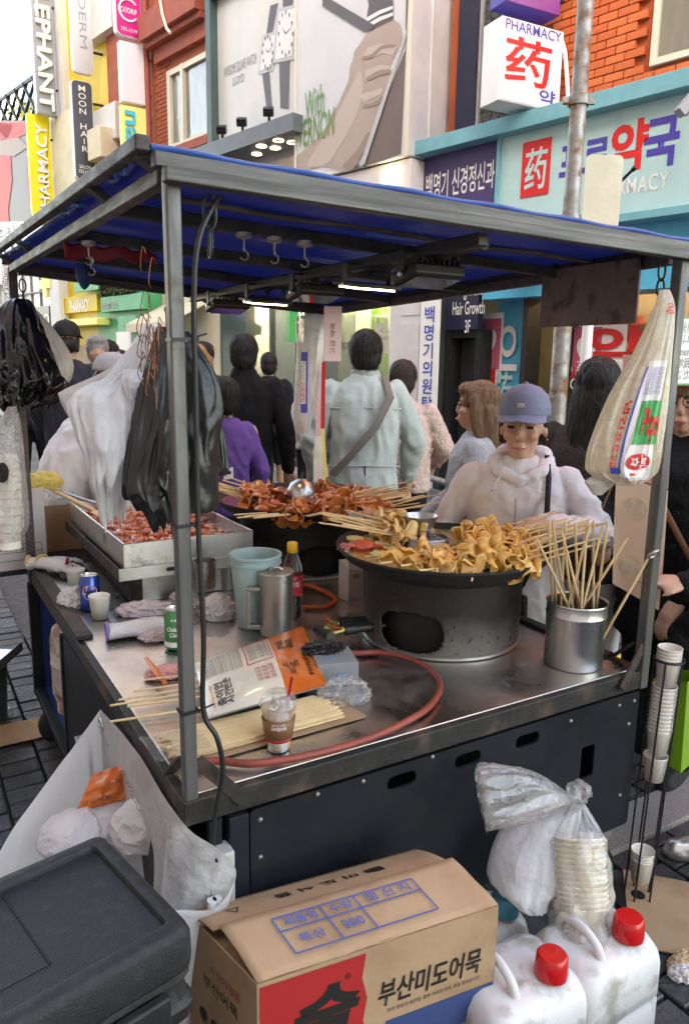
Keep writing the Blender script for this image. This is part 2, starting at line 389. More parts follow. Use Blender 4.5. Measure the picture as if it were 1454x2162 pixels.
for (_, i, j, s, t) in rest: mb.box((0, 0, .006), (PW-.010, PD-.008, .05), T(C(s, t, random.uniform(-.002, .002))) @ RZ(YAW))
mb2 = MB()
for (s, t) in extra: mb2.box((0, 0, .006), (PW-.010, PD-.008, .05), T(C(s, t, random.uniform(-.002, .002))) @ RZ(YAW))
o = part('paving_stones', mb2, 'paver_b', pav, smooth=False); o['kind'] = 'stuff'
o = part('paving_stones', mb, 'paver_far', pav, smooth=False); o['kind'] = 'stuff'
# smooth street surface further back, granite strip, yellow paint
mb = MB(); q0 = [(-40, .6), (14, .6), (14, 2.6), (2, 2.6), (-3, 4.6), (-40, 6.2)]
mb.poly([FP(s, .036, o_) for s, o_ in q0]); struct('street', mb, 'street', label='worn grey street surface between the shops and the cart', smooth=False)
mb = MB(); ga, gb_ = onz(1250, 1780, .03), onz(1600, 1620, .03); gd = (gb_-ga).normalized(); mb.bar(ga-gd*.05, gb_+gd*.4, .17, .04); struct('granite_strip', mb, 'granite', bevel=.004, label='speckled granite strip crossing the pavement')
for (u, v, w, h, a) in [(1180, 1190, .34, .05, .2), (1160, 1245, .40, .06, .1), (1185, 1290, .30, .05, .3), (1300, 1390, .35, .08, .2), (1420, 1335, .40, .10, .3), (1440, 1385, .42, .12, .1), (1400, 1430, .3, .06, .4), (1150, 1140, .4, .05, .2), (1425, 1290, .3, .06, .2)]:
    p = onz(u, v, .042); out = []
    for k in range(14):
        an = k/14*2*math.pi; r = 1+.25*math.sin(3*an+u)+.12*math.sin(7*an); out.append((w/2*r*math.cos(an), h/2*r*math.sin(an)))
    mb = MB().prism(out, 0, .002, T(p) @ RZ(YAW+a)); struct('road_marking', mb, 'yellow_paint', label='worn patch of yellow paint on the paving', smooth=False)

# ================================================================== facade helpers
def fbox(mb, s0, s1, z0, z1, o0, o1): return mb.box(((s0+s1)/2, (z0+z1)/2, (o0+o1)/2), (s1-s0, z1-z0, o1-o0), MF)
def fb(s0, s1, z0, z1, o0, o1): return fbox(MB(), s0, s1, z0, z1, o0, o1)
def building(name, label, s): return thing(name, label, 'building', FP(s, 0, 0))
def FM(s, z, off): return MF @ T(s, z, off)
def blade_dir(ang): return Vector((math.sin(R_(ang)), math.cos(R_(ang)), 0))                    # direction from the free edge towards the wall
def onbl(u, v, p0, D):                                                  # pixel -> (distance from the wall, z) on the sign plane
    p = onp(u, v, p0, Vector((D.y, -D.x, 0))); return -(p-p0).dot(D), p.z
def MBL(p0, D, off, z): n = D.cross(Vector((0, 0, 1))); q = p0-D*off; return Matrix(((D.x, 0, n.x, q.x), (D.y, 0, n.y, q.y), (0, 1, 0, z), (0, 0, 0, 1)))   # x towards the wall, y up, z towards the viewer

def rounded(w, h, r, n=5, corners=(1, 1, 1, 1)):
    out = []
    for k, (cx, cy) in enumerate([(w/2, h/2), (-w/2, h/2), (-w/2, -h/2), (w/2, -h/2)]):
        rr = r if corners[k] else .001; cx -= math.copysign(rr, cx); cy -= math.copysign(rr, cy)
        for i in range(n+1):
            a = (k + i/n)*math.pi/2; out.append((cx+rr*math.cos(a), cy+rr*math.sin(a)))
    return out
def blade(name, label, s0, u_out, u_in, v_top, v_bot, face, rim, thick=.16, radius=0.0, rimw=.03, corners=(1, 1, 1, 1), ang=56):
    """a box sign standing out from the wall; corners measured on its outer edge"""
    D = blade_dir(ang); p0 = FP(s0, 0, .12); o1, z1 = onbl(u_out, v_top, p0, D); _, z0 = onbl(u_out, v_bot, p0, D); o0, _ = onbl(u_in, (v_top+v_bot)/2, p0, D)
    w = abs(o1-o0); h = z1-z0; mw = MBL(p0, D, (o0+o1)/2, (z0+z1)/2); t = thing(name, label, 'sign', mw.translation-Vector((0, 0, h/2)))
    out = rounded(w, h, max(radius, .004), corners=corners)
    part('sign_case', MB().prism(out, -thick, 0, mw), rim, t, bevel=.006)
    out = rounded(w-2*rimw, h-2*rimw, max(radius-rimw, .004), corners=corners)
    part('sign_face', MB().prism(out, 0.001, .008, mw), face, t)
    part('bracket', MB().box((w/2+.1, h*.3, -thick/2), (.3, .04, .04), mw).box((w/2+.1, -h*.3, -thick/2), (.3, .04, .04), mw), 'dark_metal', t)
    return t, mw @ T(0, 0, .012), w, h

# ================================================================== orange brick pharmacy building
S0 = fac(945, 200)[0]; 
bp = building('pharmacy_building', 'orange brick building with a teal pharmacy sign and glass shopfront', 5)
part('wall', fb(S0, 11, 4.45, 12, -4, -.03), 'orange_joint', bp, smooth=False)
part('inner_wall', fb(S0, 11, 0, 4.45, -4, -2.2), 'interior_warm', bp, smooth=False)
# bricks, one by one
bw, bh = .215, .083
bmesh_ = MB().box((0, 0, 0), (bw-.012, bh-.012, .05)).mesh('brick'); bmesh_.materials.append(MATS['orange_brick'])
bmesh2 = MB().box((0, 0, 0), (bw-.012, bh-.012, .05)).mesh('brick'); bmesh2.materials.append(MATS['orange_brick_b'])
ws0, wz0 = fac(1372, 142); dk0, dk1 = fac(975, 150)[0], fac(1128, 150)[0]
cnt = 0
more = MB()
for r in range(0, 60):
    z = 4.50 + r*bh
    for k in range(0, 34):
        s = S0 + .04 + bw/2 + k*bw + (bw/2 if r % 2 else 0)
        if dk0-.05 < s-bw/2 < dk1 or dk0 < s+bw/2 < dk1: continue
        if ws0-.02 < s+bw/2 and s-bw/2 < ws0+1.62 and wz0-.04 < z < wz0+2.04: continue
        d = FP(s, z, 0)-CAMP; v = IH/2-FPX*d.dot(_u)/d.dot(_f); u = IW/2+FPX*d.dot(_r)/d.dot(_f)
        if v < -20 or u > 1475 or cnt >= 300:
            if s < 10.8 and z < 9.4 and not (s > ws0 and z < wz0+2.1 and z > wz0 and s < ws0+1.7): more.box((0, 0, 0), (bw-.012, bh-.012, .05), FM(s, z, random.uniform(-.012, -.006)))
            continue
        cnt += 1; inst('brick', bmesh_ if random.random() < .6 else bmesh2, None, bp, FM(s, z, random.uniform(-.012, -.006)))
o = part('bricks', more, 'orange_brick', bp, smooth=False); o['kind'] = 'stuff'
# corner shaft between bricks and staircase window, dark
part('stair_frame', fb(dk0, dk0+.28, 4.45, 9, -.03, .10), 'navy', bp, smooth=False)
part('stair_window', fb(dk0+.30, dk1, 4.45, 9, -.03, .02), 'frost', bp, smooth=False)
part('mullion', fb(dk0+.28, dk0+.31, 4.45, 9, -.03, .06), 'sign_silver', bp, smooth=False)
# upper window with mottled curtain
w = part('window', fb(ws0+.05, ws0+1.6, wz0+.05, wz0+2, -.03, -.02), 'curtain', bp, smooth=False)
mb = MB(); fbox(mb, ws0, ws0+.06, wz0, wz0+2, -.02, .03); fbox(mb, ws0+.06, ws0+1.6, wz0, wz0+.06, -.02, .03); fbox(mb, ws0+.42, ws0+.46, wz0+.06, wz0+2, -.018, .02)
part('window_frame', mb, 'window_frame', w, smooth=False)
part('pane', fb(ws0+.06, ws0+1.6, wz0+.06, wz0+2, -.008, -.004), 'pane', w, smooth=False)
# teal sign band
z1 = fac(1454, 190)[1]; z0 = 3.16; sL = fac(885, 330)[0]+.25
fr = MB(); fbox(fr, sL, 9, z1-.14, z1+.02, 0, .52); fbox(fr, sL, 9, z0-.08, z0, 0, .42); fbox(fr, sL, sL+.05, z0, z1-.14, 0, .46)
sb = part('sign_frame', fr, 'teal_frame', bp, bevel=.008)
sp_ = fac(1052, 330, .36)[0]
part('sign_panel', fb(sL+.05, sp_, z0, z1-.14, 0, .34), 'purple_sign', bp, smooth=False)
part('sign_divider', fb(sp_, sp_+.04, z0, z1-.14, 0, .40), 'teal_frame', bp, smooth=False)
part('sign_panel', fb(sp_+.04, 9, z0, z1-.14, 0, .36), 'teal_panel', bp, smooth=False)
def fpix(u, v, off): s, z = fac(u, v, off); return FM(s, z, off)
def fsize(u0, u1, v, off): return fac(u1, v, off)[0]-fac(u0, v, off)[0]
text('백명기 신경정신과', 'sign_white', bp, fpix(968, 382, .345), w=fsize(897, 1040, 380, .345), h=.30, bold=.012)
part('sign_patch', MB().box((0, 0, 0), (.35, .56, .008), fpix(1130, 355, .366)), 'sign_red', bp, smooth=False)
text('药', 'teal_panel', bp, fpix(1130, 356, .372), h=.42, w=.27, bold=.014)
text('프', 'sign_violet', bp, fpix(1206, 338, .366), h=.30, w=.28, bold=.03)
text('로', 'sign_violet', bp, fpix(1258, 326, .366), h=.30, w=.28, bold=.03)
text('약', 'sign_red', bp, fpix(1327, 308, .366), h=.46, w=.38, bold=.035)
text('국', 'sign_violet', bp, fpix(1395, 300, .366), h=.44, w=.34, bold=.035)
text('PHARMACY', 'sign_white', bp, fpix(1325, 393, .366), h=.15, w=fsize(1245, 1405, 390, .366), bold=.01, space=1.15)
# camera arm on the sign
cm = thing('security_camera', 'grey bullet camera on a short arm fixed above the pharmacy sign', 'camera', fpix(1448, 250, .5).translation)
part('arm', MB().tube([FP(*fac(1454, 205, .52), .52), FP(*fac(1446, 240, .75), .75)], .025), 'sign_grey', cm); part('body', MB().bar(FP(*fac(1432, 240, .85), .85), FP(*fac(1475, 190, .7), .7), .09, .09), 'sign_grey', cm, bevel=.01)
# ground floor
part('cyan_fascia', fb(fac(1040, 600)[0], 9, 2.45, z0-.08, -.3, .20), 'cyan_panel', bp, smooth=False)
sg = part('wall_sign', fb(fac(952, 600)[0], fac(1022, 600)[0], 2.12, 2.98, .0, .10), 'navy', bp, smooth=False)
text('Weight Loss\nHair Growth\n3F', 'sign_white', sg, fpix(988, 650, .106), w=fsize(955, 1022, 650, .1), h=.60, bold=.01)
dr = part('door', fb(fac(948, 800)[0], fac(1010, 800)[0], .04, 2.1, -.25, -.2), 'interior_dark', bp, smooth=False)
mb = MB(); a0, a1 = fac(940, 800)[0], fac(1012, 800)[0]; fbox(mb, a0, a0+.08, .04, 2.12, -.2, .02); fbox(mb, a1-.08, a1, .04, 2.12, -.2, .02); fbox(mb, a0+.08, a1-.08, 2.02, 2.12, -.2, .02); part('door_frame', mb, 'dark_metal', dr, smooth=False)
part('pane', fb(a0+.1, a1-.1, .3, 2.0, -.19, -.18), 'glass_dark', dr, smooth=False); part('door_handle', MB().tube([FP(a1-.2, .9, -.12), FP(a1-.2, 1.3, -.12)], .015), 'chrome', dr)
g0, g1 = a1+.02, fac(1095, 800)[0]
wn1 = part('shop_window', fb(g0, g1, .1, 2.45, -.30, -.28), 'cyan_panel', bp, smooth=False)
part('window_frame', fbox(fbox(MB(), g1, g1+.07, .05, 2.45, -.3, .0), g0, g1, .05, .12, -.3, .0), 'dark_metal', wn1, smooth=False)
part('poster', MB().box((0, 0, 0), (.40, .86, .006), fpix(1032, 735, -.26)), 'sign_white', wn1, smooth=False)
part('poster', MB().box((0, .05, 0), (.34, .62, .006), fpix(1031, 735, -.25)), 'poster_pink', wn1, smooth=False)
text('♥', 'sign_white', wn1, fpix(1030, 725, -.24), w=.24, h=.32); text('으', 'sign_white', wn1, fpix(1071, 735, -.25), w=.30, h=.55, bold=.02); text('药', 'teal_panel', wn1, fpix(1058, 828, -.25), w=.30, h=.50, bold=.012)
part('poster', MB().box((0, 0, 0), (.16, .24, .006), fpix(1033, 797, -.25)), 'sign_red', wn1, smooth=False)
# right-hand shop interior with shelves and goods
g2, g3 = fac(1185, 800)[0], 9.5
sh = thing('shop_shelf', 'tall wooden shelf packed with medicine boxes inside the pharmacy', 'shelf', FP(g2, 0, -1.2))
mb = MB(); 
for zz in (.4, .8, 1.2, 1.6, 2.0): fbox(mb, g2-.5, 8.4, zz, zz+.03, -1.7, -1.2)
for ss in (g2-.5, g2+.4, g2+1.3, g2+2.2): fbox(mb, ss, ss+.04, 0, 2.3, -1.7, -1.19)
part('shelf_frame', mb, 'shelf_wood', sh, smooth=False)
for k in range(6):
    mb = MB()
    for zz in (.43, .83, 1.23, 1.63, 2.03):
        s = g2-.45 + random.random()*.2
        while s < 8.2:
            ww = random.uniform(.07, .2)
            if random.randrange(6) == k: fbox(mb, s, s+ww-.01, zz, zz+random.uniform(.15, .32), -1.6, -1.25)
            s += ww
    o = part('medicine_boxes', mb, 'pack%d' % k, sh, smooth=False); o['kind'] = 'stuff'
wn2 = part('shop_window', fb(g2, g3, .1, 2.45, -.24, -.23), 'pane', bp, smooth=False)
part('window_frame', fbox(fbox(fbox(MB(), g2-.07, g2, .05, 2.45, -.3, .0), g2, g3, .05, .12, -.3, .0), g2+2.1, g2+2.17, .12, 2.4, -.26, -.1), 'dark_metal', wn2, smooth=False)
text('♥', 'sign_white', part('poster', MB().box((0, 0, 0), (.36, .56, .006), fpix(1236, 745, -.20)), 'poster_pink', wn2, smooth=False), fpix(1236, 742, -.19), w=.24, h=.30)
part('poster', MB().box((0, 0, 0), (.40, .60, .006), fpix(1283, 745, -.205)), 'sign_white', wn2, smooth=False)
text('약', 'sign_red', wn2, fpix(1300, 733, -.185), w=.70, h=.46, bold=.03)
text('人蔘 韓藥\nGinseng\n药', 'sign_white', wn2, fpix(1240, 810, -.19), w=.60, h=.52, bold=.01); text('人蔘 韓藥', 'sign_red', wn2, fpix(1250, 790, -.18), w=.62, h=.17, bold=.01)
part('awning_lamp', MB().lathe([(.16, 0), (.14, .05), (.02, .09)], 20, T(FP(*fac(1112, 588, .3), .3)), cap0=True), 'sign_white', bp)
part('shop_floor', fb(S0, 11, 0, .04, -2.2, .55), 'grey_wall', bp, smooth=False)
for s in (4.6, 6.0, 7.4): part('ceiling_glow_panel', fb(s, s+.9, 2.9, 2.94, -1.6, -1.3), 'tube_light', bp, smooth=False)
part('shop_ceiling', fb(S0, 11, 2.98, 3.05, -2.2, 0), 'sign_white', bp, smooth=False)
part('partition', fb(S0-.02, S0+.1, 0, 3.0, -2.2, -.02), 'interior_dark', bp, smooth=False)
# blade signs of this building
t, mw, w, h = blade('pharmacy_blade_sign', 'pink lit box sign lettered PHARMACY with a big red character', fac(1190, 140, .12)[0], 1060, 1186, 32, 212, 'sign_pink', 'sign_white', thick=.30, rimw=.012, ang=63)
text('PHARMACY', 'sign_blue', t, mw @ T(0, h*.415, 0), w=w*.90, h=h*.125, bold=.004); text('药', 'sign_red', t, mw @ T(-.06*w, .02*h, 0), w=w*.74, h=h*.56, bold=.014); text('약', 'sign_blue', t, mw @ T(w*.28, -h*.36, 0), w=w*.27, h=h*.20, bold=.02)
t, mw, w, h = blade('purple_blade_sign', 'blank purple box sign above the pink pharmacy box sign', fac(1192, 20, .12)[0], 1080, 1190, -260, 5, 'magenta_purple', 'sign_violet', thick=.25, rimw=.004, ang=63)
# steel conduit
solo('cable_conduit', MB().tube([FP(*fac(u, v, .15), .15) for u, v in ((1180, 70), (1192, 110), (1196, 160), (1198, 200), (1203, 222))], .022, 8), 'sign_white', 'white cable conduit hanging down the orange brick wall', 'conduit')

# ================================================================== middle building: two billboards over two shops
bm_ = building('billboard_building', 'pale building carrying two big watch billboards above glass shops', 0)
sA = fac(455, 300)[0]; sB = fac(872, 200)[0]; 
part('wall', fb(sA, S0-.02, 4.3, 12, -4, 0), 'pier_white', bm_, smooth=False)
part('inner_wall', fb(sA, S0-.02, 0, 4.3, -4, -2.6), 'interior_warm', bm_, smooth=False)
pr = MB(); fbox(pr, sB-.02, S0-.02, 0, 12, -.5, .30); part('pier', pr, 'pier_white', bm_, bevel=.01); 
fbx = MB()
for k in range(6): fbox(fbx, sB+.2, S0-.06, 1.0+k*1.3, 2.2+k*1.3, .30, .312)
part('pier_panel', fbx, 'pier_white', bm_, bevel=.004)
# vertical banner on pier
vb = thing('vertical_banner', 'tall white banner with blue vertical lettering beside the dark doorway', 'banner', fpix(903, 950, .33).translation)
a0, a1 = fac(884, 800, .34)[0], fac(922, 800, .34)[0]; b1 = fac(905, 632, .34)[1]
part('banner_board', fb(a0, a1, .35, b1, .315, .345), 'sign_white', vb, smooth=False)
text('백명기의원탈모비만', 'sign_blue', vb, FM((a0+a1)/2, (b1+.35)/2, .35), w=(a1-a0)*.6, h=(b1-.35)*.92, vertical=True, bold=.015, line=1.05)
# hand billboard (proud of the wall)
HO = .62
s0, s1 = fac(624, 150, HO)[0], fac(868, 150, HO)[0]; zb = fac(790, 346, HO)[1]; zt = zb+4.4
hb = thing('hand_billboard', 'large billboard print of a hand raising a watch strap with green handwriting', 'billboard', FP((s0+s1)/2, zb, HO))
part('billboard_case', fb(s0, s1, zb, zt, 0, HO), 'pier_white', hb, bevel=.01)
part('billboard_frame', fbox(fbox(MB(), s0-.001, s0+.03, zb, zt, HO, HO+.02), s1-.06, s1, zb, zt, HO, HO+.02), 'window_frame', hb, smooth=False)
def fpoly(pix, off, mb=None):
    mb = mb or MB(); mb.poly([FP(*fac(u, v, off), off) for u, v in pix]); return mb
def smooth2(pix, n=4):
    q = smooth_path([Vector((u, v, 0)) for u, v in [pix[-1]]+pix+[pix[0], pix[1]]], n); k = n; return [(p.x, p.y) for p in q[k:-2*k]]
def fprint(pix, off, mat, parent, name='print', sm=False): return part(name, fpoly(smooth2(pix) if sm else pix, off), mat, parent, smooth=False, fixn=False)
fprint([(628, -60), (627, 352), (714, 360), (760, 345), (850, 100), (858, -60)], HO+.004, 'print_paper', hb, 'print')
fprint([(864, -60), (846, 325), (735, 362), (760, 345), (855, 105), (858, -60)], HO+.005, 'print_brown', hb, 'print')
hand = [(622, 366), (680, 352), (735, 362), (757, 340), (792, 262), (815, 196), (824, 165), (820, 150), (836, 112), (848, 84), (846, 56), (833, 43), (806, 41), (788, 52), (775, 68), (757, 96), (748, 108), (744, 128), (739, 140), (735, 170), (722, 200), (712, 222), (700, 240), (692, 262), (668, 292), (640, 318), (622, 335)]
fprint(hand, HO+.010, 'print_skin', hb, 'print', True)
fprint([(700, 262), (742, 180), (760, 150), (765, 190), (750, 250), (716, 310), (690, 345), (650, 352), (660, 325)], HO+.012, 'print_skin_light', hb, 'print', True)
fprint([(770, 150), (800, 138), (822, 140), (818, 150), (795, 152), (772, 166)], HO+.013, 'print_skin_light', hb, 'print', True); fprint([(762, 200), (786, 192), (806, 186), (804, 198), (784, 208), (764, 216)], HO+.013, 'print_skin_light', hb, 'print', True)
fprint([(775, 100), (800, 92), (838, 96), (830, 118), (806, 112), (786, 122), (764, 126)], HO+.014, 'print_skin_light', hb, 'print')
for pts in ([(764, 126), (786, 122), (806, 104), (830, 100), (834, 94), (806, 96), (784, 114), (764, 120)], [(774, 172), (800, 160), (824, 154), (822, 146), (796, 150), (772, 166)], [(765, 228), (795, 222), (808, 208), (806, 202), (788, 216), (766, 222)], [(737, 362), (757, 340), (780, 290), (776, 280), (752, 318), (722, 352)]):
    fprint(pts, HO+.016, 'print_skin_dark', hb, 'print', True)
fprint([(778, 10), (772, 46), (784, 66), (800, 56), (830, 42), (829, -30), (770, -30)], HO+.012, 'print_strap', hb, 'print')
for v0 in (12, 26): fprint([(772, v0+26), (800, v0+10), (829, v0), (829, v0+7), (802, v0+18), (774, v0+34)], HO+.018, 'print_dial', hb, 'print')
fprint([(681, -2), (690, -6), (788, 52), (782, 64), (768, 66), (680, 12)], HO+.020, 'print_strap', hb, 'print')
fprint([(858, 60), (862, 62), (770, 345), (762, 352), (758, 350)], HO+.022, 'print_silver', hb, 'print')
text('With', 'print_green', hb, fpix(664, 215, HO+.02) @ RZ(.12), w=fsize(646, 684, 215, HO), h=.36, bold=.004, shear=.25); text('VERNON', 'print_green', hb, fpix(667, 270, HO+.02) @ RZ(.06), w=fsize(630, 706, 270, HO), h=.34, bold=.004, shear=.2)
# soffit box under it with a down light
part('soffit', fb(fac(700, 380, .5)[0], s1, zb-.42, zb-.02, 0, .58), 'pier_white', hb, bevel=.01)
part('down_light', MB().box((0, 0, 0), (.26, .008, .10), fpix(826, 372, .585)), 'down_light', hb, smooth=False)
# watch billboard in a steel frame over a canopy
WO = .25
s0, s1 = fac(456, 150, WO)[0], fac(618, 150, HO)[0]+.15; zc = fac(470, 302, WO+.35)[1]
wb = thing('watch_billboard', 'billboard showing two square wristwatches in a green steel frame', 'billboard', FP((s0+s1)/2, zc, WO))
part('billboard_panel', fb(s0, s1, zc, zc+4.5, 0, WO), 'print_paper_warm', wb, smooth=False)
part('billboard_frame', fbox(fbox(MB(), s0-.08, s0+.06, zc-1, zc+5, 0, WO+.14), s0+.06, s1, fac(460, 2, WO)[1], fac(460, 2, WO)[1]+.12, 0, WO+.14), 'green_steel', wb, bevel=.006)
def watch(cx, top, bot, hw, lean, k, fc):
    """strap, case, dial and hands of a printed wristwatch"""
    (c0, cy0), (c1, cy1) = fc
    fprint([(cx+lean-hw*.5, top), (cx+lean+hw*.5, top-6), (c1+hw*.40, cy1+4), (c1-hw*.40, cy1+8)], k, 'print_strap', wb)
    fprint([(cx-hw*.5-lean*.6, bot), (cx+hw*.2-lean*.6, bot+2), (c0+hw*.45, cy0-6), (c0-hw*.45, cy0-2)], k, 'print_strap', wb)
    fprint([(c0-hw, cy0), (c0+hw*.9, cy0-9), (c1+hw, cy1), (c1-hw*.9, cy1+10)], k+.004, 'print_silver', wb)
    fprint([(c0-hw*.8, cy0-8), (c0+hw*.66, cy0-16), (c1+hw*.8, cy1+8), (c1-hw*.68, cy1+18)], k+.008, 'print_dial', wb)
    mx, my = (c0+c1)/2, (cy0+cy1)/2
    for q in range(12):
        a = q/12*2*math.pi; ex, ey = mx+math.sin(a)*hw*.62, my-math.cos(a)*(cy0-cy1)*.36
        fprint([(ex-1.2, ey-4), (ex+1.2, ey-4), (ex+1.2, ey+4), (ex-1.2, ey+4)], k+.011, 'print_strap', wb)
    for (ax, ay, ww) in ((-.25, -.12, 1.6), (.5, -.16, 1.2)): fprint([(mx-ww, my), (mx+ww, my), (mx+ax*hw*1.4, my+ay*(cy0-cy1))], k+.012, 'print_strap', wb)
watch(575, 12, 240, 17, 4, WO+.004, ((561, 158), (569, 64))); watch(606, -20, 228, 24, 4, WO+.010, ((600, 134), (606, 8)))
text('AWESOME SQUARE WATCH', 'print_grey', wb, fpix(506, 140, WO+.006), w=fsize(472, 540, 140, WO), h=.17); text('LLOYD', 'print_grey', wb, fpix(503, 168, WO+.006), w=.3, h=.12)
cb = MB(); fbox(cb, s0-.4, fac(618, 262, .8)[0], zc-.25, zc-.02, .25, .8)
ca = part('canopy_beam', cb, 'grey_steel', wb, bevel=.008)
for u, v in ((470, 292), (512, 268), (568, 242)):
    p = FP(fac(u, v, .7)[0], zc-.02, .7); lp = part('spot_lamp', MB().box((0, 0, .16), (.14, .14, .10), T(p) @ RX(.5)).tube([p, p+Vector((0, 0, .14))], .02), 'sign_black', wb)
for u, v in ((588, 291), (552, 305), (513, 321), (582, 310), (546, 325)):
    s, _ = fac(u, v, .7); part('down_light', MB().lathe([(.075, 0), (.07, -.012)], 16, MF @ T(s, zc-.255, .45 if v < 322 and u not in (582, 546) else .65) @ RX(math.pi/2), cap1=True), 'down_light', wb)
# left shop under it
sC = fac(632, 800)[0]
part('fascia', fb(sA, sC, 2.95, 4.3, -.6, -.1), 'interior_dark', bm_, smooth=False); part('fascia', fb(sC, sB, 2.75, 4.3, -.6, 0), 'pier_white', bm_, smooth=False)
part('shop_ceiling', fb(sA, sB, 2.70, 2.75, -2.6, -.6), 'sign_white', bm_, smooth=False)
part('shop_floor', fb(sA, S0, 0, .04, -2.6, .55), 'grey_wall', bm_, smooth=False)
part('partition', fb(sC-.04, sC+.10, 0, 2.95, -2.6, .05), 'interior_dark', bm_, smooth=False); part('partition', fb(sA-.02, sA+.75, 0, 2.95, -2.6, -.05), 'green_steel', bm_, smooth=False)
wn3 = part('shop_window', fb(sA+.75, sC-.04, .3, 2.7, -.15, -.145), 'pane', bm_, smooth=False)
part('window_frame', fbox(fbox(MB(), sA+.75, sC-.04, .04, .3, -.2, -.05), sA+1.35, sA+1.4, .3, 2.7, -.2, -.1), 'green_steel', wn3, smooth=False)
for k in range(6): part('down_light', MB().lathe([(.06, 0), (.055, -.01)], 14, T(FP(sA+.95+k*.3, 2.69, -.7-.5*(k % 2))), cap1=True), 'down_light', bm_)
dc = thing('display_counter', 'glass shop counter holding pastries under warm lamps', 'counter', FP(sA+1.4, 0, -1.0))
part('counter_body', fb(sA+.95, sC-.3, .04, .95, -1.3, -.8), 'sign_white', dc, smooth=False); part('counter_glass', fb(sA+.95, sC-.3, .95, 1.3, -1.3, -.8), 'pane', dc, smooth=False)
mb = MB()
for k in range(26): mb.lathe([(.001, .0), (.06, .02), (.065, .05), (.03, .09), (.001, .1)], 8, T(FP(sA+1.0+random.random()*(sC-sA-1.4), .96, -1.2+random.random()*.35)))
o = part('pastries', mb, 'pack5', dc); o['kind'] = 'stuff'
hl = thing('hanging_lamp', 'thin lit pendant lamp hanging inside the shop window', 'lamp', FP(*fac(557, 690, -.8), -.8)); p = FP(*fac(557, 690, -.8), -.8); part('cord', MB().tube([p, p+Vector((0, 0, 1.2))], .008, 6), 'sign_white', hl); part('lamp_shade', MB().lathe([(.03, -.25), (.03, 0)], 10, T(p), cap0=True), 'tube_light', hl)
# right shop: green bedding shop
bs, _ = fac(655, 800)[0], 0
wn4 = part('shop_window', fb(bs, sB-.02, .3, 2.75, -.15, -.145), 'pane', bm_, smooth=False)
part('back_panel', fb(bs, sB, .04, 2.7, -1.0, -.95), 'paper_green', bm_, smooth=False); part('green_panel', fb(fac(782, 700, -.6)[0], fac(815, 700, -.6)[0], .04, 2.7, -.7, -.6), 'interior_lime', bm_, smooth=False)
part('poster', MB().box((0, 0, 0), (.42, .56, .01), fpix(812, 705, -.5)), 'sign_white', bm_, smooth=False); part('poster', MB().box((0, 0, 0), (.2, .08, .01), fpix(805, 676, -.48)), 'interior_lime', bm_, smooth=False)
text('BOON EDITOR', 'print_grey', bm_, fpix(738, 660, -.93), w=.45, h=.08); text('sbedroom', 'sign_black', bm_, fpix(748, 728, -.93), w=.62, h=.17, bold=.01); text('Cu\nand', 'leaf_green_paint', bm_, fpix(815, 705, -.49), w=.30, h=.18)
bl, mw, w, h = blade('shop_blade_sign', 'narrow green sign with white glowing vertical lettering beside the glass shop', fac(648, 690, .1)[0], 611, 640, 622, 722, 'sign_green', 'sign_green', thick=.10, rimw=.002)
text('sbedroom', 'tube_light', bl, mw @ T(.06, 0, 0) @ RZ(math.pi/2), w=h*.95, h=w*.55, bold=.01)
sp = thing('loudspeaker', 'white standing loudspeaker with two round grey cones at the shop entrance', 'speaker', FP(fac(585, 960)[0]+.05, .05, .15)); a = fac(583, 900, .2)[0]
part('cabinet', fb(a-.22, a+.30, .06, 1.15, .0, .3), 'speaker_white', sp, bevel=.01)
for zz in (.35, .80): part('cone', MB().lathe([(.19, 0), (.17, .02), (.15, -.01), (.05, -.03), (.001, .0)], 24, MF @ T(a+.04, zz, .305)), 'speaker_cone', sp)

for s in (sA+1.0, sA+1.8): part('ceiling_glow_panel', fb(s, s+.55, 2.66, 2.69, -2.2, -.7), 'tube_light', bm_, smooth=False)  # glowing panels added to brighten the interiors of both shops
for s in (bs+.1, bs+.9): part('ceiling_glow_panel', fb(s, s+.5, 2.66, 2.69, -.9, -.3), 'tube_light', bm_, smooth=False)
# ================================================================== red brick building
rb_ = building('red_brick_building', 'red brick building with a sash window and a jutting brick cornice', -3)
r0, r1 = fac(330, 300)[0], sA-.02
part('wall', fb(r0, r1, 3.6, 12, -4, 0), 'red_brick', rb_, smooth=False)
zc1 = fac(345, 92)[1]
cn = MB(); fbox(cn, r0+.1, r1, zc1, zc1+.42, 0, .35); fbox(cn, r0+.1, r1, zc1-.10, zc1, 0, .25); fbox(cn, r0+.2, r1, zc1-.34, zc1-.10, 0, .12); part('cornice', cn, 'red_trim', rb_, bevel=.01)
# brick courses that can be told apart, as real grooved ribs on the pier
rbm = MB().box((0, 0, 0), (.20, .060, .03)).mesh('brick'); rbm.materials.append(MATS['red_brick'])
for r in range(44):
    for k in range(2): inst('brick', rbm, None, rb_, FM(r0+.16+k*.215+(.1 if r % 2 else 0), 4.4+r*.072, .008))
wz0, wz1 = fac(370, 318)[1], fac(365, 152)[1]; wa, wc = fac(366, 240)[0], r1
w = part('window', fb(wa, wc, wz0, wz1, -.02, .015), 'curtain', rb_, smooth=False)
mb = MB(); fbox(mb, wa-.05, wa+.05, wz0, wz1, .015, .09); fbox(mb, wa+.42, wa+.50, wz0, wz1, .015, .10); fbox(mb, wa+.05, wc, wz1-.09, wz1, .015, .085); fbox(mb, wa+.05, wc, wz0, wz0+.08, .015, .085)
part('window_frame', mb, 'window_frame', w, smooth=False); part('pane', fb(wa+.05, wc, wz0+.08, wz1-.09, .03, .034), 'pane', w, smooth=False)
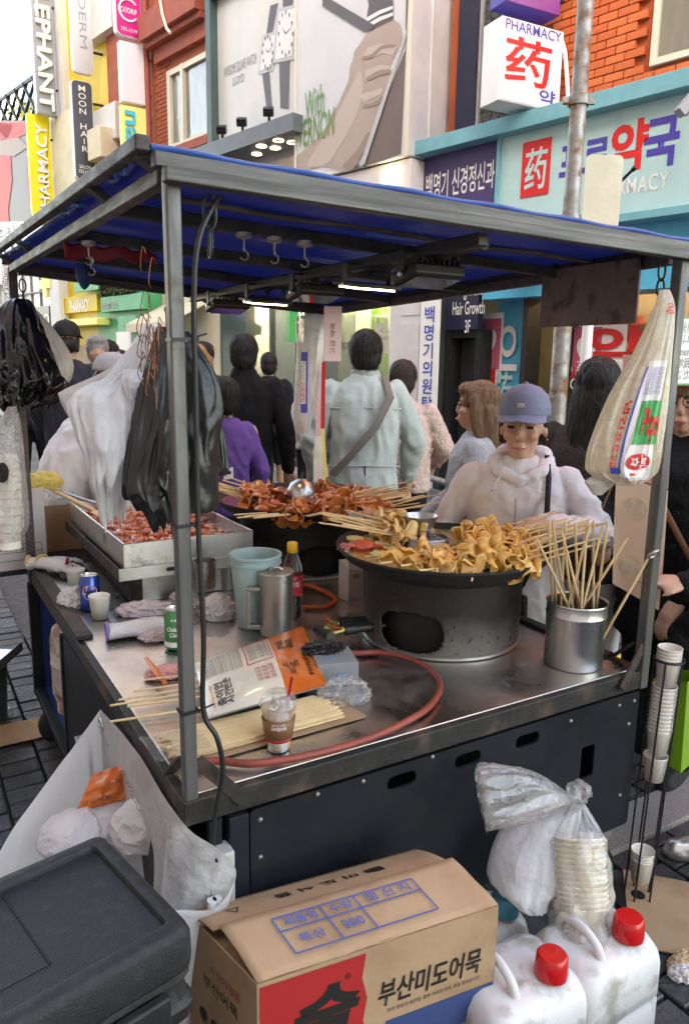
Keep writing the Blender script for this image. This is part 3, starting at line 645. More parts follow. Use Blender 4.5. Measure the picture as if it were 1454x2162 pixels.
part('window_sill', fb(wa-.1, wc, wz0-.14, wz0, 0, .16), 'red_trim', w, smooth=False)
wz = fac(392, 10)[1]; part('window', fb(fac(384, 10)[0], r1, wz, wz+1.2, -.02, .02), 'glass_dark', rb_, smooth=False)
part('drain_pipe', MB().tube([FP(r0-.06, 3.6, .12), FP(r0-.06, 11, .12)], .06, 10), 'red_trim', rb_); part('cable', MB().tube([FP(*fac(u, v, .37), .37) for u, v in ((338, 0), (343, 30), (352, 60), (360, 70))], .025, 6), 'cream_wall', rb_)
part('shop_front', fb(r0, r1, 0, 3.6, -4, -.3), 'interior_dark', rb_, smooth=False)
aw = part('awning', MB().add([FP(r0+.1, 2.75, 0), FP(r1-.2, 2.75, 0), FP(r1-.2, 2.35, .8), FP(r0+.1, 2.35, .8), FP(r0+.1, 2.2, .8), FP(r1-.2, 2.2, .8)], [(0, 1, 2, 3), (3, 2, 5, 4)]), 'awning_cream', rb_, smooth=False, solid=.02)
part('shop_wall', fb(r0, r1, .04, 3.6, -.3, -.02), 'cream_wall', rb_, smooth=False); part('shop_door', fb(r0+.5, r0+1.3, .04, 2.15, -.02, .01), 'glass_dark', rb_, smooth=False)
# ================================================================== white and yellow building
wy = building('yellow_panel_building', 'pale building with yellow panels and white floor bands', -6)
y0 = fac(113, 300)[0]; y1 = r0-.02
part('wall', fb(y0, y1, 3.4, 14, -4, -.05), 'yellow_panel', wy, smooth=False)
part('pier', fb(y0, fac(150, 300)[0], 3.4, 14, -.05, .10), 'white_wall', wy, smooth=False)
sv = fac(232, 200)[0]; part('pier', fb(sv, y1, 3.4, 14, -.05, .03), 'red_brick', wy, smooth=False)
for (v0, v1) in ((14, 98), (248, 322)): zz1, zz0 = fac(200, v0)[1], fac(200, v1)[1]; part('floor_band', fb(fac(194, 100)[0], fac(256, 100)[0], zz0, zz1, -.05, .18), 'white_wall', wy, bevel=.01)
part('air_conditioner', fb(fac(228, 300)[0], fac(256, 300)[0], fac(230, 350)[1], fac(230, 285)[1], .05, .45), 'awning_cream', wy, bevel=.02)
part('notice_board', fb(fac(118, 400)[0], fac(205, 400)[0], 3.4, fac(150, 240)[1], .10, .16), 'cream_wall', wy, smooth=False)
part('green_panel', MB().box((0, 0, 0), (.5, .5, .02), fpix(165, 428, .18)), 'sign_green', wy, smooth=False)
# its shops at street level, seen under the canopy
ss = fac(236, 700)[0]
cs = building('cosmetics_shop', 'bright green shop with an ivy box above its sign', -5)
part('shop_wall', fb(ss, y1, .04, 3.4, -4, .30), 'interior_lime', cs, smooth=False)
MATS['interior_lime']; M('shop_green', (.06, .42, .20), .5, col2=(.05, .36, .17), nscale=3); cs.children[0].data.materials[0] = MATS['shop_green']
a0, a1 = fac(212, 620, .45)[0], fac(275, 620, .45)[0]; zt, zb = fac(212, 628, .45)[1], fac(212, 660, .45)[1]
part('fascia', fb(a0, a1+.5, zb, zt, .3, .45), 'shop_green', cs, bevel=.01); text('innisfree', 'sign_charcoal', cs, FM(a0+.38, (zt+zb)/2, .46), w=.72, h=.20, bold=.01)
iv = MB(); zi0, zi1 = zt+.02, fac(240, 582, .45)[1]
for k in range(2600):
    p = Vector((a0+random.random()*(a1-a0), zi0+random.random()*(zi1-zi0), .32+random.random()*.16)); n = Vector((random.gauss(0, 1), random.gauss(0, 1), random.gauss(.5, 1))).normalized(); x = n.orthogonal().normalized()*.035; y = n.cross(x)
    iv.poly([MF @ (p+x), MF @ (p+y*.7), MF @ (p-x), MF @ (p-y*.7)])
o = part('ivy', iv, 'ivy', cs, smooth=False, fixn=False); o['kind'] = 'stuff'
part('shop_entrance', fb(a0+.3, a1+.3, .04, zb-.9, .3, .33), 'interior_dark', cs, smooth=False)
p0_, p1_ = fac(250, 700, .5), fac(288, 700, .5); part('sign_board', fb(p0_[0], p1_[0], fac(250, 703, .5)[1], fac(250, 668, .5)[1], .42, .5), 'shop_green', cs, smooth=False); text('innisfree', 'sign_charcoal', cs, fpix(269, 686, .51), w=.34, h=.1)
part('notice_board', MB().box((0, 0, 0), (.5, .6, .04), fpix(262, 735, .9)), 'sign_white', cs, smooth=False)
part('blade_board', fb(fac(155, 560, .5)[0], fac(206, 560, .5)[0], fac(160, 617, .5)[1], fac(160, 540, .5)[1], .44, .5), 'shop_green', cs, smooth=False); text('ID', 'sign_white', cs, fpix(182, 586, .51), w=.36, h=.3, bold=.02)
ys = building('yellow_drugstore', 'yellow drugstore front with a pale cross in its upper window', -8)
a0, a1 = fac(40, 700)[0], ss-.02
part('shop_wall', fb(a0, a1, .04, 3.4, -4, .28), 'yellow_panel', ys, smooth=False)
part('upper_window', fb(a0+.1, fac(115, 620, .3)[0], 2.5, 4.6, .28, .32), 'sign_silver', ys, smooth=False); mb = MB()
for k in range(5): fbox(mb, a0+.3+k*.55, a0+.34+k*.55, 2.5, 4.6, .32, .36)
for k in range(4): fbox(mb, a0+.1, fac(115, 620, .3)[0], 2.75+k*.5, 2.79+k*.5, .32, .37)
part('window_bars', mb, 'grey_wall', ys, smooth=False)
part('cross', MB().box((0, 0, 0), (.60, .20, .06), fpix(97, 600, .5)).box((0, 0, 0), (.20, .58, .08), fpix(97, 600, .5)), 'sign_lemon', ys, smooth=False)
part('sign_board', fb(fac(134, 640, .4)[0], fac(205, 640, .4)[0], fac(140, 662, .4)[1], fac(140, 628, .4)[1], .28, .4), 'yellow_panel', ys, bevel=.01); text('PHARMACY', 'sign_white', ys, fpix(168, 646, .41), w=1.0, h=.26, bold=.01)
part('awning', fb(fac(122, 680, .6)[0], fac(205, 680, .6)[0], fac(140, 690, .6)[1], fac(140, 675, .6)[1], .3, .6), 'sign_lemon', ys, bevel=.02)
part('white_column', fb(fac(106, 640, .5)[0], fac(126, 640, .5)[0], .04, 4.6, .28, .5), 'white_wall', ys, smooth=False)
part('entrance', fb(fac(128, 730)[0], a1-.1, .04, 2.0, .28, .30), 'interior_warm', ys, smooth=False)
part('sign_band', fb(a0, fac(106, 690, .5)[0], fac(60, 690, .5)[1], fac(60, 650, .5)[1], .28, .5), 'sign_charcoal', ys, smooth=False); text('ELO', 'sign_white', ys, fpix(92, 676, .51), w=.7, h=.3, bold=.02)
# ================================================================== far left: poster wall, fence, tree, tower
fw = building('poster_wall_building', 'grey building end carrying a red and grey fashion poster', -13)
a0, a1 = -22, y0-.4
zt = fac(40, 215)[1]; part('wall', fb(a0, a1, .0, zt-.25, -3, -.3), 'grey_wall', fw, smooth=False)
ps = thing('fashion_poster', 'tall grey poster with bold red drapery shapes and white notice below', 'poster', FP(-11.5, 4, .05)); off = .04
part('poster_board', fpoly([(-60, 255), (66, 255), (120, 470), (-60, 475)], off), 'print_grey', ps, smooth=False, solid=.03); 
for pts in ([(-20, 258), (30, 262), (18, 290), (-20, 305)], [(-20, 320), (22, 318), (26, 380), (18, 440), (20, 470), (-20, 472)], [(56, 330), (70, 335), (74, 400), (62, 430)], [(-20, 258), (66, 258), (60, 280), (20, 300)]):
    part('print', fpoly(pts, off+.03), 'print_red' if pts[0][0] < 0 or pts[0][0] > 50 else 'print_grey', ps, smooth=False, fixn=False)
part('print', fpoly([(-20, 300), (40, 290), (60, 310), (30, 330), (-20, 325)], off+.034), 'print_skin_dark', ps, smooth=False, fixn=False)
nt_ = thing('notice_banner', 'white notice banner with black red and blue lines of lettering', 'banner', FP(-11.5, 3.4, .8)); part('banner_cloth', fpoly([(-60, 470), (128, 466), (128, 600), (-60, 600)], .12), 'sign_white', nt_, smooth=False, solid=.02)
text('버려주시면 수거하겠', 'sign_black', nt_, fpix(20, 491, .15), w=2.6, h=.34, bold=.005); text('at nearby store', 'sign_red', nt_, fpix(22, 513, .15), w=2.0, h=.34); text('お近くの店', 'sign_blue', nt_, fpix(10, 527, .15) , w=1.4, h=.30)
fe = thing('slatted_fence', 'black slatted roof fence above the fashion poster', 'fence', FP(-12, zt-.3, 0))
for k in range(20):
    s = -13.6+k*.30; part('slat', MB().bar(FP(s, zt-.30, -.25), FP(s+(.8 if k % 2 else -.8), zt+.55, -.25-(.06 if k % 2 else 0)), .03, .07, FN), 'dark_metal', fe, smooth=False)
part('rail', MB().bar(FP(-15, zt+.55, -.28), FP(-7.9, zt+.55, -.28), .06, .08).bar(FP(-15, zt-.28, -.28), FP(-7.9, zt-.28, -.28), .06, .08), 'dark_metal', fe, smooth=False)
# tree behind the fence
def tree(name, label, base, h, rad, nleaf, seed):
    random.seed(seed); t = thing(name, label, 'tree', base); b = Vector(base)
    tr = MB().tube([b, b+Vector((.1, 0, h*.3)), b+Vector((0, .1, h*.62))], [.24, .18, .10], 10); ends = []
    for k in range(9):
        a = k*2.4; e = b+Vector((math.cos(a)*rad*.6, math.sin(a)*rad*.6, h*(.66+.28*random.random()))); st_ = b+Vector((.05, .05, h*(.3+.3*random.random()))); mid = (st_+e)/2+Vector((0, 0, .2)); tr.tube([st_, mid, e], [.08, .05, .02], 6); ends.append(e)
    part('trunk', tr, 'bark', t); lf = MB()
    for k in range(nleaf):
        c = random.choice(ends); d = Vector((random.gauss(0, 1), random.gauss(0, 1), random.gauss(0, 1))).normalized()*rad*.5*random.random()**.5; p = c+d
        n = Vector((random.gauss(0, 1), random.gauss(0, 1), random.gauss(.4, 1))).normalized(); x = n.orthogonal().normalized()*random.uniform(.06, .12); y = n.cross(x)*.7; lf.poly([p+x, p+y, p-x, p-y])
    o = part('crown', lf, 'leaves', t, smooth=False, fixn=False); random.seed(seed+1); return t
tree('street_tree', 'yellow green tree rising behind the slatted fence', onp(30, 300, FP(-13, 0, -6), FN)*1 - Vector((0, 0, onp(30, 300, FP(-13, 0, -6), FN).z)), 13.6, 2.6, 12000, 31)
tree('street_tree', 'small olive tree crown showing between the box signs', onp(180, 190, FP(-9, 0, -6), FN)*1 - Vector((0, 0, onp(180, 190, FP(-9, 0, -6), FN).z)), 9.5, 1.8, 5000, 33)
tw = thing('office_tower', 'distant pale glass office tower against the blue sky', 'tower', Vector((-50, 100, 0)))
p = aty(30, 122, 100); q = aty(52, 122, 100); W_ = 2.4; part('wall', MB().box((p.x, 100, p.z/2), (3.2, 4, p.z)), 'tower_glass', tw, smooth=False)
for k in range(7): part('mullion', MB().box((p.x-1.6+k*.53, 97.9, p.z/2), (.12, .2, p.z)), 'tower_frame', tw, smooth=False)
for k in range(12): part('floor_slab', MB().box((p.x, 97.85, p.z-.3-k*1.2), (3.2, .2, .2)), 'tower_frame', tw, smooth=False)
# ================================================================== blade signs along the left
t, mw, w, h = blade('letter_blade_sign', 'tall grey sign with raised white capital letters reading downwards', fac(118, 120, .15)[0], 62, 113, -60, 234, 'sign_grey', 'sign_silver', thick=.2, rimw=.002)
text('ELEPHANT', 'sign_white', t, mw @ T(0, 0, .03) @ RZ(-math.pi/2), w=h*.96, h=w*.70, bold=.03, depth=.04)
t, mw, w, h = blade('yellow_pharmacy_sign', 'yellow rounded sign lettered PHARMACY reading upwards', fac(118, 360, .15)[0], 56, 110, 238, 470, 'sign_yellow', 'sign_yellow', thick=.12, radius=.28, rimw=.002, corners=(0, 0, 1, 1))
text('PHARMACY', 'sign_white', t, mw @ T(.04, 0, .02) @ RZ(math.pi/2), w=h*.84, h=w*.50, bold=.015, depth=.015)
t, mw, w, h = blade('clinic_blade_sign', 'silver rounded sign with thin grey letters above the charcoal hair salon sign', fac(196, 60, .15)[0], 142, 193, -120, 148, 'sign_silver', 'sign_white', thick=.12, radius=.10, rimw=.015)
text('ALLDERM', 'sign_grey', t, mw @ T(.02, .12, 0) @ RZ(-math.pi/2), w=h*.70, h=w*.34)
t, mw, w, h = blade('hair_salon_sign', 'charcoal rounded hair salon sign with stacked white letters and a phone number', fac(203, 280, .15)[0], 149, 199, 165, 376, 'sign_charcoal', 'sign_silver', thick=.12, radius=.10, rimw=.02)
text('MOON HAIR', 'sign_white', t, mw @ T(0, h*.12, 0), w=w*.36, h=h*.66, vertical=True, bold=.006, line=.92); text('SALON\n752-0368', 'sign_white', t, mw @ T(0, -h*.39, 0), w=w*.66, h=h*.085, bold=.008)
t, mw, w, h = blade('magenta_blade_sign', 'magenta rounded sign with small white lettering inside a white ring', fac(300, 40, .15)[0], 238, 297, -120, 70, 'sign_magenta', 'sign_silver', thick=.14, radius=.12, rimw=.02)
ring = MB().tube([mw @ Vector((math.cos(a)*w*.36, -h*.20+math.sin(a)*w*.36, .004)) for a in [R_(40+i*280/24) for i in range(25)]], .02, 6); part('ring', ring, 'sign_white', t)
text('CATCHUP', 'sign_white', t, mw @ T(0, -h*.20, 0), w=w*.62, h=h*.06, bold=.015); text('771-1119', 'sign_white', t, mw @ T(0, -h*.42, 0), w=w*.62, h=h*.045, bold=.012)
t, mw, w, h = blade('blank_blade_sign', 'blank pale lilac box sign above the yellow nail sign', fac(308, 150, .15)[0], 253, 305, 84, 212, 'sign_lilac', 'sign_white', thick=.16, rimw=.01)
t, mw, w, h = blade('nail_blade_sign', 'lemon yellow sign with turquoise letters nail reading downwards', fac(312, 280, .15)[0], 256, 310, 220, 345, 'sign_lemon', 'sign_lemon', thick=.14, rimw=.004)
text('nail', 'sign_cyan', t, mw @ T(-w*.08, h*.04, .02) @ RZ(-math.pi/2), w=h*.74, h=w*.60, bold=.02, depth=.012)
t, mw, w, h = blade('narrow_street_sign', 'narrow pale sign with black vertical lettering beside the notice banner', fac(42, 600, .3)[0], 3, 22, 555, 640, 'sign_white', 'sign_grey', thick=.1, rimw=.01)
text('DOUBLE LO', 'sign_black', t, mw @ RZ(-math.pi/2), w=h*.9, h=w*.36)
# ================================================================== street pole with fittings, traffic plate
pp = Vector((aty(1205, 440, 5.2).x, 5.2, 0)); pl = thing('street_pole', 'weathered steel street pole with rusty band clamps', 'pole', pp)
part('pole', MB().lathe([(.064, 0), (.058, 2.0), (.052, 2.9), (.048, 6)], 24, T(pp)), 'steel_pole', pl)
for z in (2.62, 3.34): part('clamp', MB().lathe([(.060, z-.03), (.066, z-.03), (.066, z+.03), (.058, z+.03)], 24, T(pp)).box((.075, 0, z), (.05, .03, .04), T(pp)).box((-.075, 0, z), (.05, .03, .04), T(pp)), 'steel_pole', pl)
part('base_collar', MB().lathe([(.13, 0), (.13, .05), (.08, .12)], 24, T(pp)), 'dark_metal', pl)
q = aty(1337, 356, 4.9); part('rod', MB().tube([pp+Vector((.05, 0, 2.60)), q], .010, 8).lathe([(.001, -.02), (.018, 0), (.001, .02)], 10, T(q)), 'dark_metal', pl)
q = aty(1268, 400, 4.6); pl2 = thing('traffic_sign', 'back of a pale traffic plate on a short white post', 'traffic sign', (q.x, q.y, 0))
part('plate', MB().prism(rounded(.215, .40, .03), 0, .006, T(q+Vector((0, -.02, -.02))) @ RX(math.pi/2)), 'cream_wall', pl2); part('post', MB().tube([(q.x, q.y+.05, 0), (q.x, q.y+.05, q.z+.06)], .032, 14), 'sign_white', pl2); part('bracket', MB().box((0, .02, .06), (.17, .05, .02), T(q)).box((0, .02, .02), (.17, .05, .02), T(q)), 'steel_pole', pl2)
# steel barrier with a no-entry board in front of the pink cardigan
bq = aty(905, 945, 5.6); q1 = aty(880, 960, 5.9); q2 = aty(1010, 940, 5.2); br = thing('steel_barrier', 'low steel tube barrier holding a grey no entry board', 'barrier', (q1.x, q1.y, 0))
zt_ = .80; part('rail', MB().tube([(q1.x, q1.y, 0.03), (q1.x, q1.y, zt_-.1), (q1.x+.03, q1.y-.02, zt_-.03), (q1.x+.1, q1.y-.06, zt_), (q2.x, q2.y, zt_), (q2.x+.06, q2.y, 0.03)], .028, 12), 'steel_pole', br)
bd = frame(((q1.x+q2.x)/2+.03, (q1.y+q2.y)/2, .45), Vector((q2.x-q1.x, q2.y-q1.y, 0)), (0, 0, 1))
part('board', MB().box((0, 0, 0), (.52, .56, .012), bd), 'sign_grey', br, smooth=False); part('no_entry_disc', MB().lathe([(.085, .008), (.001, .009)], 28, bd @ T(-.14, .13, 0)), 'sign_red', br); part('no_entry_bar', MB().box((-.14, .13, .012), (.10, .026, .004), bd), 'sign_white', br, smooth=False); text('전방\n금지', 'sign_white', br, bd @ T(-.14, -.12, .01), w=.18, h=.16)
# ================================================================== the other side of the street (behind the camera): unseen, raised to shade cart and facades, pale walls bounce light
M('opp_white', (.72, .67, .60), .7, col2=(.66, .61, .55), nscale=2)
def opp(name, label, s0, s1, h, col, off=10.2):
    t = thing(name, label, 'building', FP((s0+s1)/2, 0, off)); part('wall', fb(s0, s1, 0, h, off, off+8), col, t, smooth=False); k = 0
    wm = MB().box((0, 0, 0), (1.2, 1.5, .04)).mesh('window'); wm.materials.append(MATS['glass_dark'])
    z = 4.6
    while z < h-1.2:
        s = s0+1.4
        while s < s1-1: inst('window', wm, None, t, FM(s, z, off-.02)); s += 2.2
        z += 3
    part('parapet', fb(s0, s1, h, h+.4, off-.15, off+.3), 'white_wall', t, smooth=False)
opp('shop_block', 'block across the street from the pharmacy', 10.7, 21, OPH, 'opp_white')
opp('shop_block', 'tall block across the street from the billboards', 5.9, 10.68, OPH3, 'opp_white')
opp('shop_block', 'low block across the street from the yellow drugstore', -14, 5.88, OPH2, 'opp_white')
opp('shop_block', 'corner block far behind the camera', 21.02, 36, OPH+2, 'grey_wall')
# ================================================================== materials of the cart and its goods
def mat_metal(name, base, rough, streak=(1, 1, 30), c2=None, rust=None, rs=6, rlo=.56, rhi=.68, metal=1.0, rough2=None, bump=.08):
    m = M(name, base, rough, metal=metal, col2=c2 or tuple(x*.75 for x in base), nscale=6, stretch=streak, bump=bump, bscale=25, rough2=rough2 if rough2 else rough+.15)
    if rust:
        n = m.node_tree.nodes; l = m.node_tree.links; b = n['Principled BSDF']; old = b.inputs['Base Color'].links[0].from_socket
        tc = n.new('ShaderNodeTexCoord'); nz = n.new('ShaderNodeTexNoise'); nz.inputs['Scale'].default_value = rs; nz.inputs['Detail'].default_value = 8; nz.inputs['Roughness'].default_value = .7; l.new(tc.outputs['Object'], nz.inputs['Vector'])
        mr = n.new('ShaderNodeMapRange'); mr.inputs['From Min'].default_value = rlo; mr.inputs['From Max'].default_value = rhi; l.new(nz.outputs['Fac'], mr.inputs['Value'])
        mx = n.new('ShaderNodeMix'); mx.data_type = 'RGBA'; l.new(mr.outputs['Result'], mx.inputs['Factor']); l.new(old, mx.inputs['A']); mx.inputs['B'].default_value = (*rust, 1); l.new(mx.outputs['Result'], b.inputs['Base Color'])
        iv = n.new('ShaderNodeMath'); iv.operation = 'MULTIPLY_ADD'; iv.inputs[1].default_value = -metal; iv.inputs[2].default_value = metal; l.new(mr.outputs['Result'], iv.inputs[0]); l.new(iv.outputs[0], b.inputs['Metallic'])
    return m
mat_metal('stainless', (.62, .60, .58), .24, streak=(1, 1, 1), c2=(.52, .49, .46), rust=(.26, .19, .16), rs=3.5, rlo=.58, rhi=.95, rough2=.5, bump=.04)
mat_metal('steel', (.55, .55, .55), .24, streak=(1, 1, 1), rough2=.4, bump=.03)
mat_metal('steel_worn', (.48, .47, .45), .38, streak=(1, 1, 1), rust=(.16, .10, .07), rs=14, rlo=.6, rhi=.75, rough2=.55)
mat_metal('post_paint', (.17, .17, .165), .45, streak=(5, 5, .6), c2=(.105, .105, .105), rust=(.10, .085, .06), rs=11, rlo=.55, rhi=.62, metal=.65)
mat_metal('rail_steel', (.115, .112, .106), .46, streak=(.5, .5, 14), c2=(.085, .082, .078), rust=(.06, .045, .035), rs=26, rlo=.64, rhi=.72, metal=.75)
mat_metal('rail_brown', (.10, .085, .08), .5, streak=(2, 2, 8), c2=(.06, .052, .05), rust=(.04, .03, .026), rs=14, metal=.5)
M('black_paint', (.008, .010, .013), .52, col2=(.015, .017, .022), nscale=4, rough2=.6, bump=.06, bscale=120, col3=(.015, .0155, .017), n3=16, spec=.18)
M('black_rim', (.010, .010, .010), .55, col2=(.026, .022, .018), nscale=9, rough2=.7, bump=.2, bscale=60, col3=(.085, .05, .035), n3=9)
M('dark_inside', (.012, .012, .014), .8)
M('blue_inside', (.01, .05, .22), .4, col2=(.008, .04, .17), nscale=3)
M('tarp', (.048, .105, .36), .36, col2=(.036, .08, .29), nscale=3.5, bump=.35, bscale=9, bdist=.02, translucent=.45)
M('tarp_edge', (.02, .09, .34), .4, col2=(.015, .07, .26), nscale=5)
M('batten', (.20, .17, .14), .8, col2=(.07, .055, .045), nscale=9, stretch=(1, 1, 1), bump=.4, bscale=30)
M('dark_beam', (.016, .015, .016), .6, col2=(.06, .055, .05), nscale=12)
M('soot', (.007, .007, .007), .7, col2=(.014, .012, .012), nscale=10, bump=.2)
M('lamp_black', (.010, .010, .011), .45); M('bracket_grey', (.12, .12, .12), .5, metal=.5, col2=(.05, .05, .05), nscale=20)
M('led_lit', (1, .9, .7), .4, emit=(1, .82, .55), estr=2.2)
M('red_hose', (.30, .055, .035), .42, col2=(.20, .04, .03), nscale=14, bump=.1)
M('orange_hose', (.50, .10, .03), .42, col2=(.38, .07, .03), nscale=14)
M('valve_red', (.38, .03, .02), .45); M('brass', (.45, .36, .14), .35, metal=.9, col2=(.25, .22, .08), nscale=40)
M('gas_paint', (.50, .47, .44), .55, col2=(.40, .37, .35), nscale=4, col3=(.16, .06, .04), n3=12, bump=.2, bscale=40)
M('brown_board', (.15, .105, .098), .6, col2=(.10, .068, .062), nscale=5, col3=(.055, .035, .03), n3=18, bump=.25, bscale=30)
M('red_cloth', (.20, .012, .02), .7); M('dark_blue_cloth', (.02, .05, .16), .7)
M('rust_wire', (.22, .085, .04), .5, metal=.6)
M('cable', (.012, .012, .013), .45)
M('menu_plastic', (.82, .74, .58), .4, col2=(.76, .69, .54), nscale=5, translucent=.35, coat=.3); M('menu_plastic_red', (.74, .45, .41), .4, col2=(.68, .38, .35), nscale=5, translucent=.35, coat=.3)
ZR = (2.010, 1.995, 2.045, 1.950)     # heights of the four post tops
def roofz(s, t, d=0): a, b = s/CW, t/CL; return ZR[0]*(1-a)*(1-b)+ZR[1]*a*(1-b)+ZR[2]*(1-a)*b+ZR[3]*a*b+d
def RC(s, t, d=0): return C(s, t, roofz(s, t, d))
def holed(outline, holes, depth, m):
    """flat plate with real holes, outline and holes in xy"""
    cu = bpy.data.curves.new('h', 'CURVE'); cu.dimensions = '2D'; cu.fill_mode = 'BOTH'; cu.extrude = depth/2
    for pts in [outline]+holes:
        sp = cu.splines.new('POLY'); sp.points.add(len(pts)-1); sp.use_cyclic_u = True
        for k, (x, y) in enumerate(pts): sp.points[k].co = (x, y, 0, 1)
    o = bpy.data.objects.new('h', cu); me = bpy.data.meshes.new_from_object(o); bpy.data.objects.remove(o)
    me.materials.clear(); me.transform(m); return me
# ================================================================== the cart
cart = thing('food_cart', 'black steel food cart with a stainless counter and a blue tarp roof', 'food cart', O_)
top = MB().box((CW/2, CL/2, TZ-.006), (CW-.02, CL-.02, .008), MC); part('counter_top', top, 'stainless', cart, bevel=.002)
rim = MB()
for (c, d) in (((CW/2+.005, .012, TZ-.032), (CW+.03, .045, .055)), ((CW/2, CL, TZ-.032), (CW+.03, .05, .055)), ((.013, CL/2, TZ-.033), (.046, CL-.06, .052)), ((CW+.001, CL/2, TZ-.033), (.046, CL-.06, .052))):
    part('counter_rim', MB().box(c, d, MC), 'black_rim', cart, bevel=.004)
# raised dark lip along the left and right edges of the counter
part('counter_lip', MB().box((.014, CL*.74, TZ+.006), (.05, CL*.46, .014), MC), 'black_rim', cart, bevel=.003); part('counter_lip', MB().box((CW-.02, CL/2+.05, TZ+.006), (.04, CL-.1, .016), MC), 'black_rim', cart, bevel=.004)
# front panel with real slots
def slot(cx, cz, w, h, r=None): return [(x+cx, y+cz) for x, y in rounded(w, h, r if r else h/2*.98, 5)][::-1]
fpan = holed([(x+.7625, y+.510) for x, y in rounded(1.25, .435, .012, 3)], [slot(.531, .684, .085, .036), slot(.735, .684, .085, .036), slot(.94, .684, .085, .036), slot(1.183, .553, .055, .100, .008)], .008, MC @ T(0, .004, 0) @ RX(math.pi/2))
link('front_panel', fpan, 'black_paint', cart)
part('front_backing', MB().box((CW/2, .30, .50), (CW-.06, .01, .48), MC), 'dark_inside', cart, smooth=False)
part('panel_edge', MB().box((.108, .004, .50), (.045, .03, .46), MC).box((.06, .010, .50), (.03, .02, .46), MC), 'black_paint', cart, bevel=.003)
part('fuse_box', MB().box((.060, -.012, .595), (.056, .05, .155), MC), 'gas_paint', cart, bevel=.006)
for (s, z) in ((.16, .70), (.16, .61), (.30, .718), (.42, .715), (.62, .722), (1.30, .70), (1.35, .63), (1.34, .40), (1.10, .70), (1.365, .70)):
    part('screw', MB().lathe([(.001, .004), (.005, .003), (.006, 0)], 8, MC @ T(s, .000, z) @ RX(math.pi/2)), 'steel_worn', cart)
# left side: steel panel, open bay with gas bottle
sp = holed([(.03, .27), (1.24, .27), (1.24, .745), (.03, .745)], [], .008, MC @ Matrix(((0, 0, -1, -.012), (1, 0, 0, 0), (0, 1, 0, 0), (0, 0, 0, 1)))); link('side_panel', sp, 'black_paint', cart)
part('bay_back', MB().box((.42, 1.60, .51), (.01, .68, .46), MC), 'blue_inside', cart, smooth=False); part('bay_floor', MB().box((.2, 1.60, .262), (.42, .70, .016), MC), 'blue_inside', cart, smooth=False)
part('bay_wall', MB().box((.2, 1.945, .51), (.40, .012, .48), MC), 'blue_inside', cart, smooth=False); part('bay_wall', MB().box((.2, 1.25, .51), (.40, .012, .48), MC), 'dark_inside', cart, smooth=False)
part('bay_frame', MB().box((-.005, 1.945, .49), (.04, .04, .50), MC), 'black_paint', cart, bevel=.003); part('bay_frame', MB().box((-.006, 1.60, .262), (.038, .70, .03), MC), 'black_paint', cart, bevel=.003); part('bay_frame', MB().box((-.004, 1.25, .49), (.036, .03, .50), MC), 'black_paint', cart, bevel=.003)
part('latch', MB().box((-.03, .92, .50), (.03, .05, .02), MC).box((-.03, .90, .46), (.02, .02, .08), MC), 'steel_worn', cart, bevel=.002)
part('side_panel', MB().box((CW+.012, CL/2, .51), (.008, CL-.06, .46), MC), 'black_paint', cart, smooth=False); part('back_panel', MB().box((CW/2, CL+.01, .51), (CW-.06, .008, .46), MC), 'black_paint', cart, smooth=False)
for (s, t) in ((.06, .06), (CW-.06, .06), (.06, CL-.06), (CW-.06, CL-.06)):
    w_ = part('castor', MB().lathe([(.01, -.022), (.075, -.02), (.085, -.012), (.085, .012), (.075, .02), (.01, .022)], 24, MC @ T(s, t, .105) @ RX(math.pi/2)), 'rubber', cart); part('fork', MB().box((s, t-.03, .17), (.03, .006, .15), MC).box((s, t+.03, .17), (.03, .006, .15), MC).box((s, t, .255), (.06, .07, .02), MC), 'steel_worn', w_)
part('bay_frame', MB().box((CW/2, CL/2, .262), (CW-.5, CL-.1, .03), MC), 'dark_inside', cart, smooth=False)
# posts with gussets
for k, (s, t) in enumerate(((.010, .008), (CW, 0), (0, CL), (CW, CL))):
    p = part('post', MB().bar(C(s, t, TZ-.06), C(s-.6*(.010 if k == 0 else 0), t, ZR[k]-.03), *((.028, .028) if k == 0 else (.033, .033)), A_), 'post_paint' if k < 2 else 'rail_brown', cart, bevel=.005)
    sx, ty = (1 if s < .1 else -1), (1 if t < .1 else -1)
    if k < 2:
        part('gusset', MB().bar(C(s+sx*.014, t-.008, TZ+.075), C(s+sx*.11, t-.024, TZ-.035), .028, .006, B_), 'black_rim', p, smooth=False); part('gusset', MB().bar(C(s-.005, t+ty*.022, TZ+.075), C(s-.012, t+ty*.10, TZ-.0), .006, .03, A_), 'black_rim', p, smooth=False)
    else: part('gusset', MB().bar(C(s, t+ty*.02, TZ+.07), C(s, t+ty*.09, TZ), .03, .006, A_), 'black_rim', p, smooth=False)
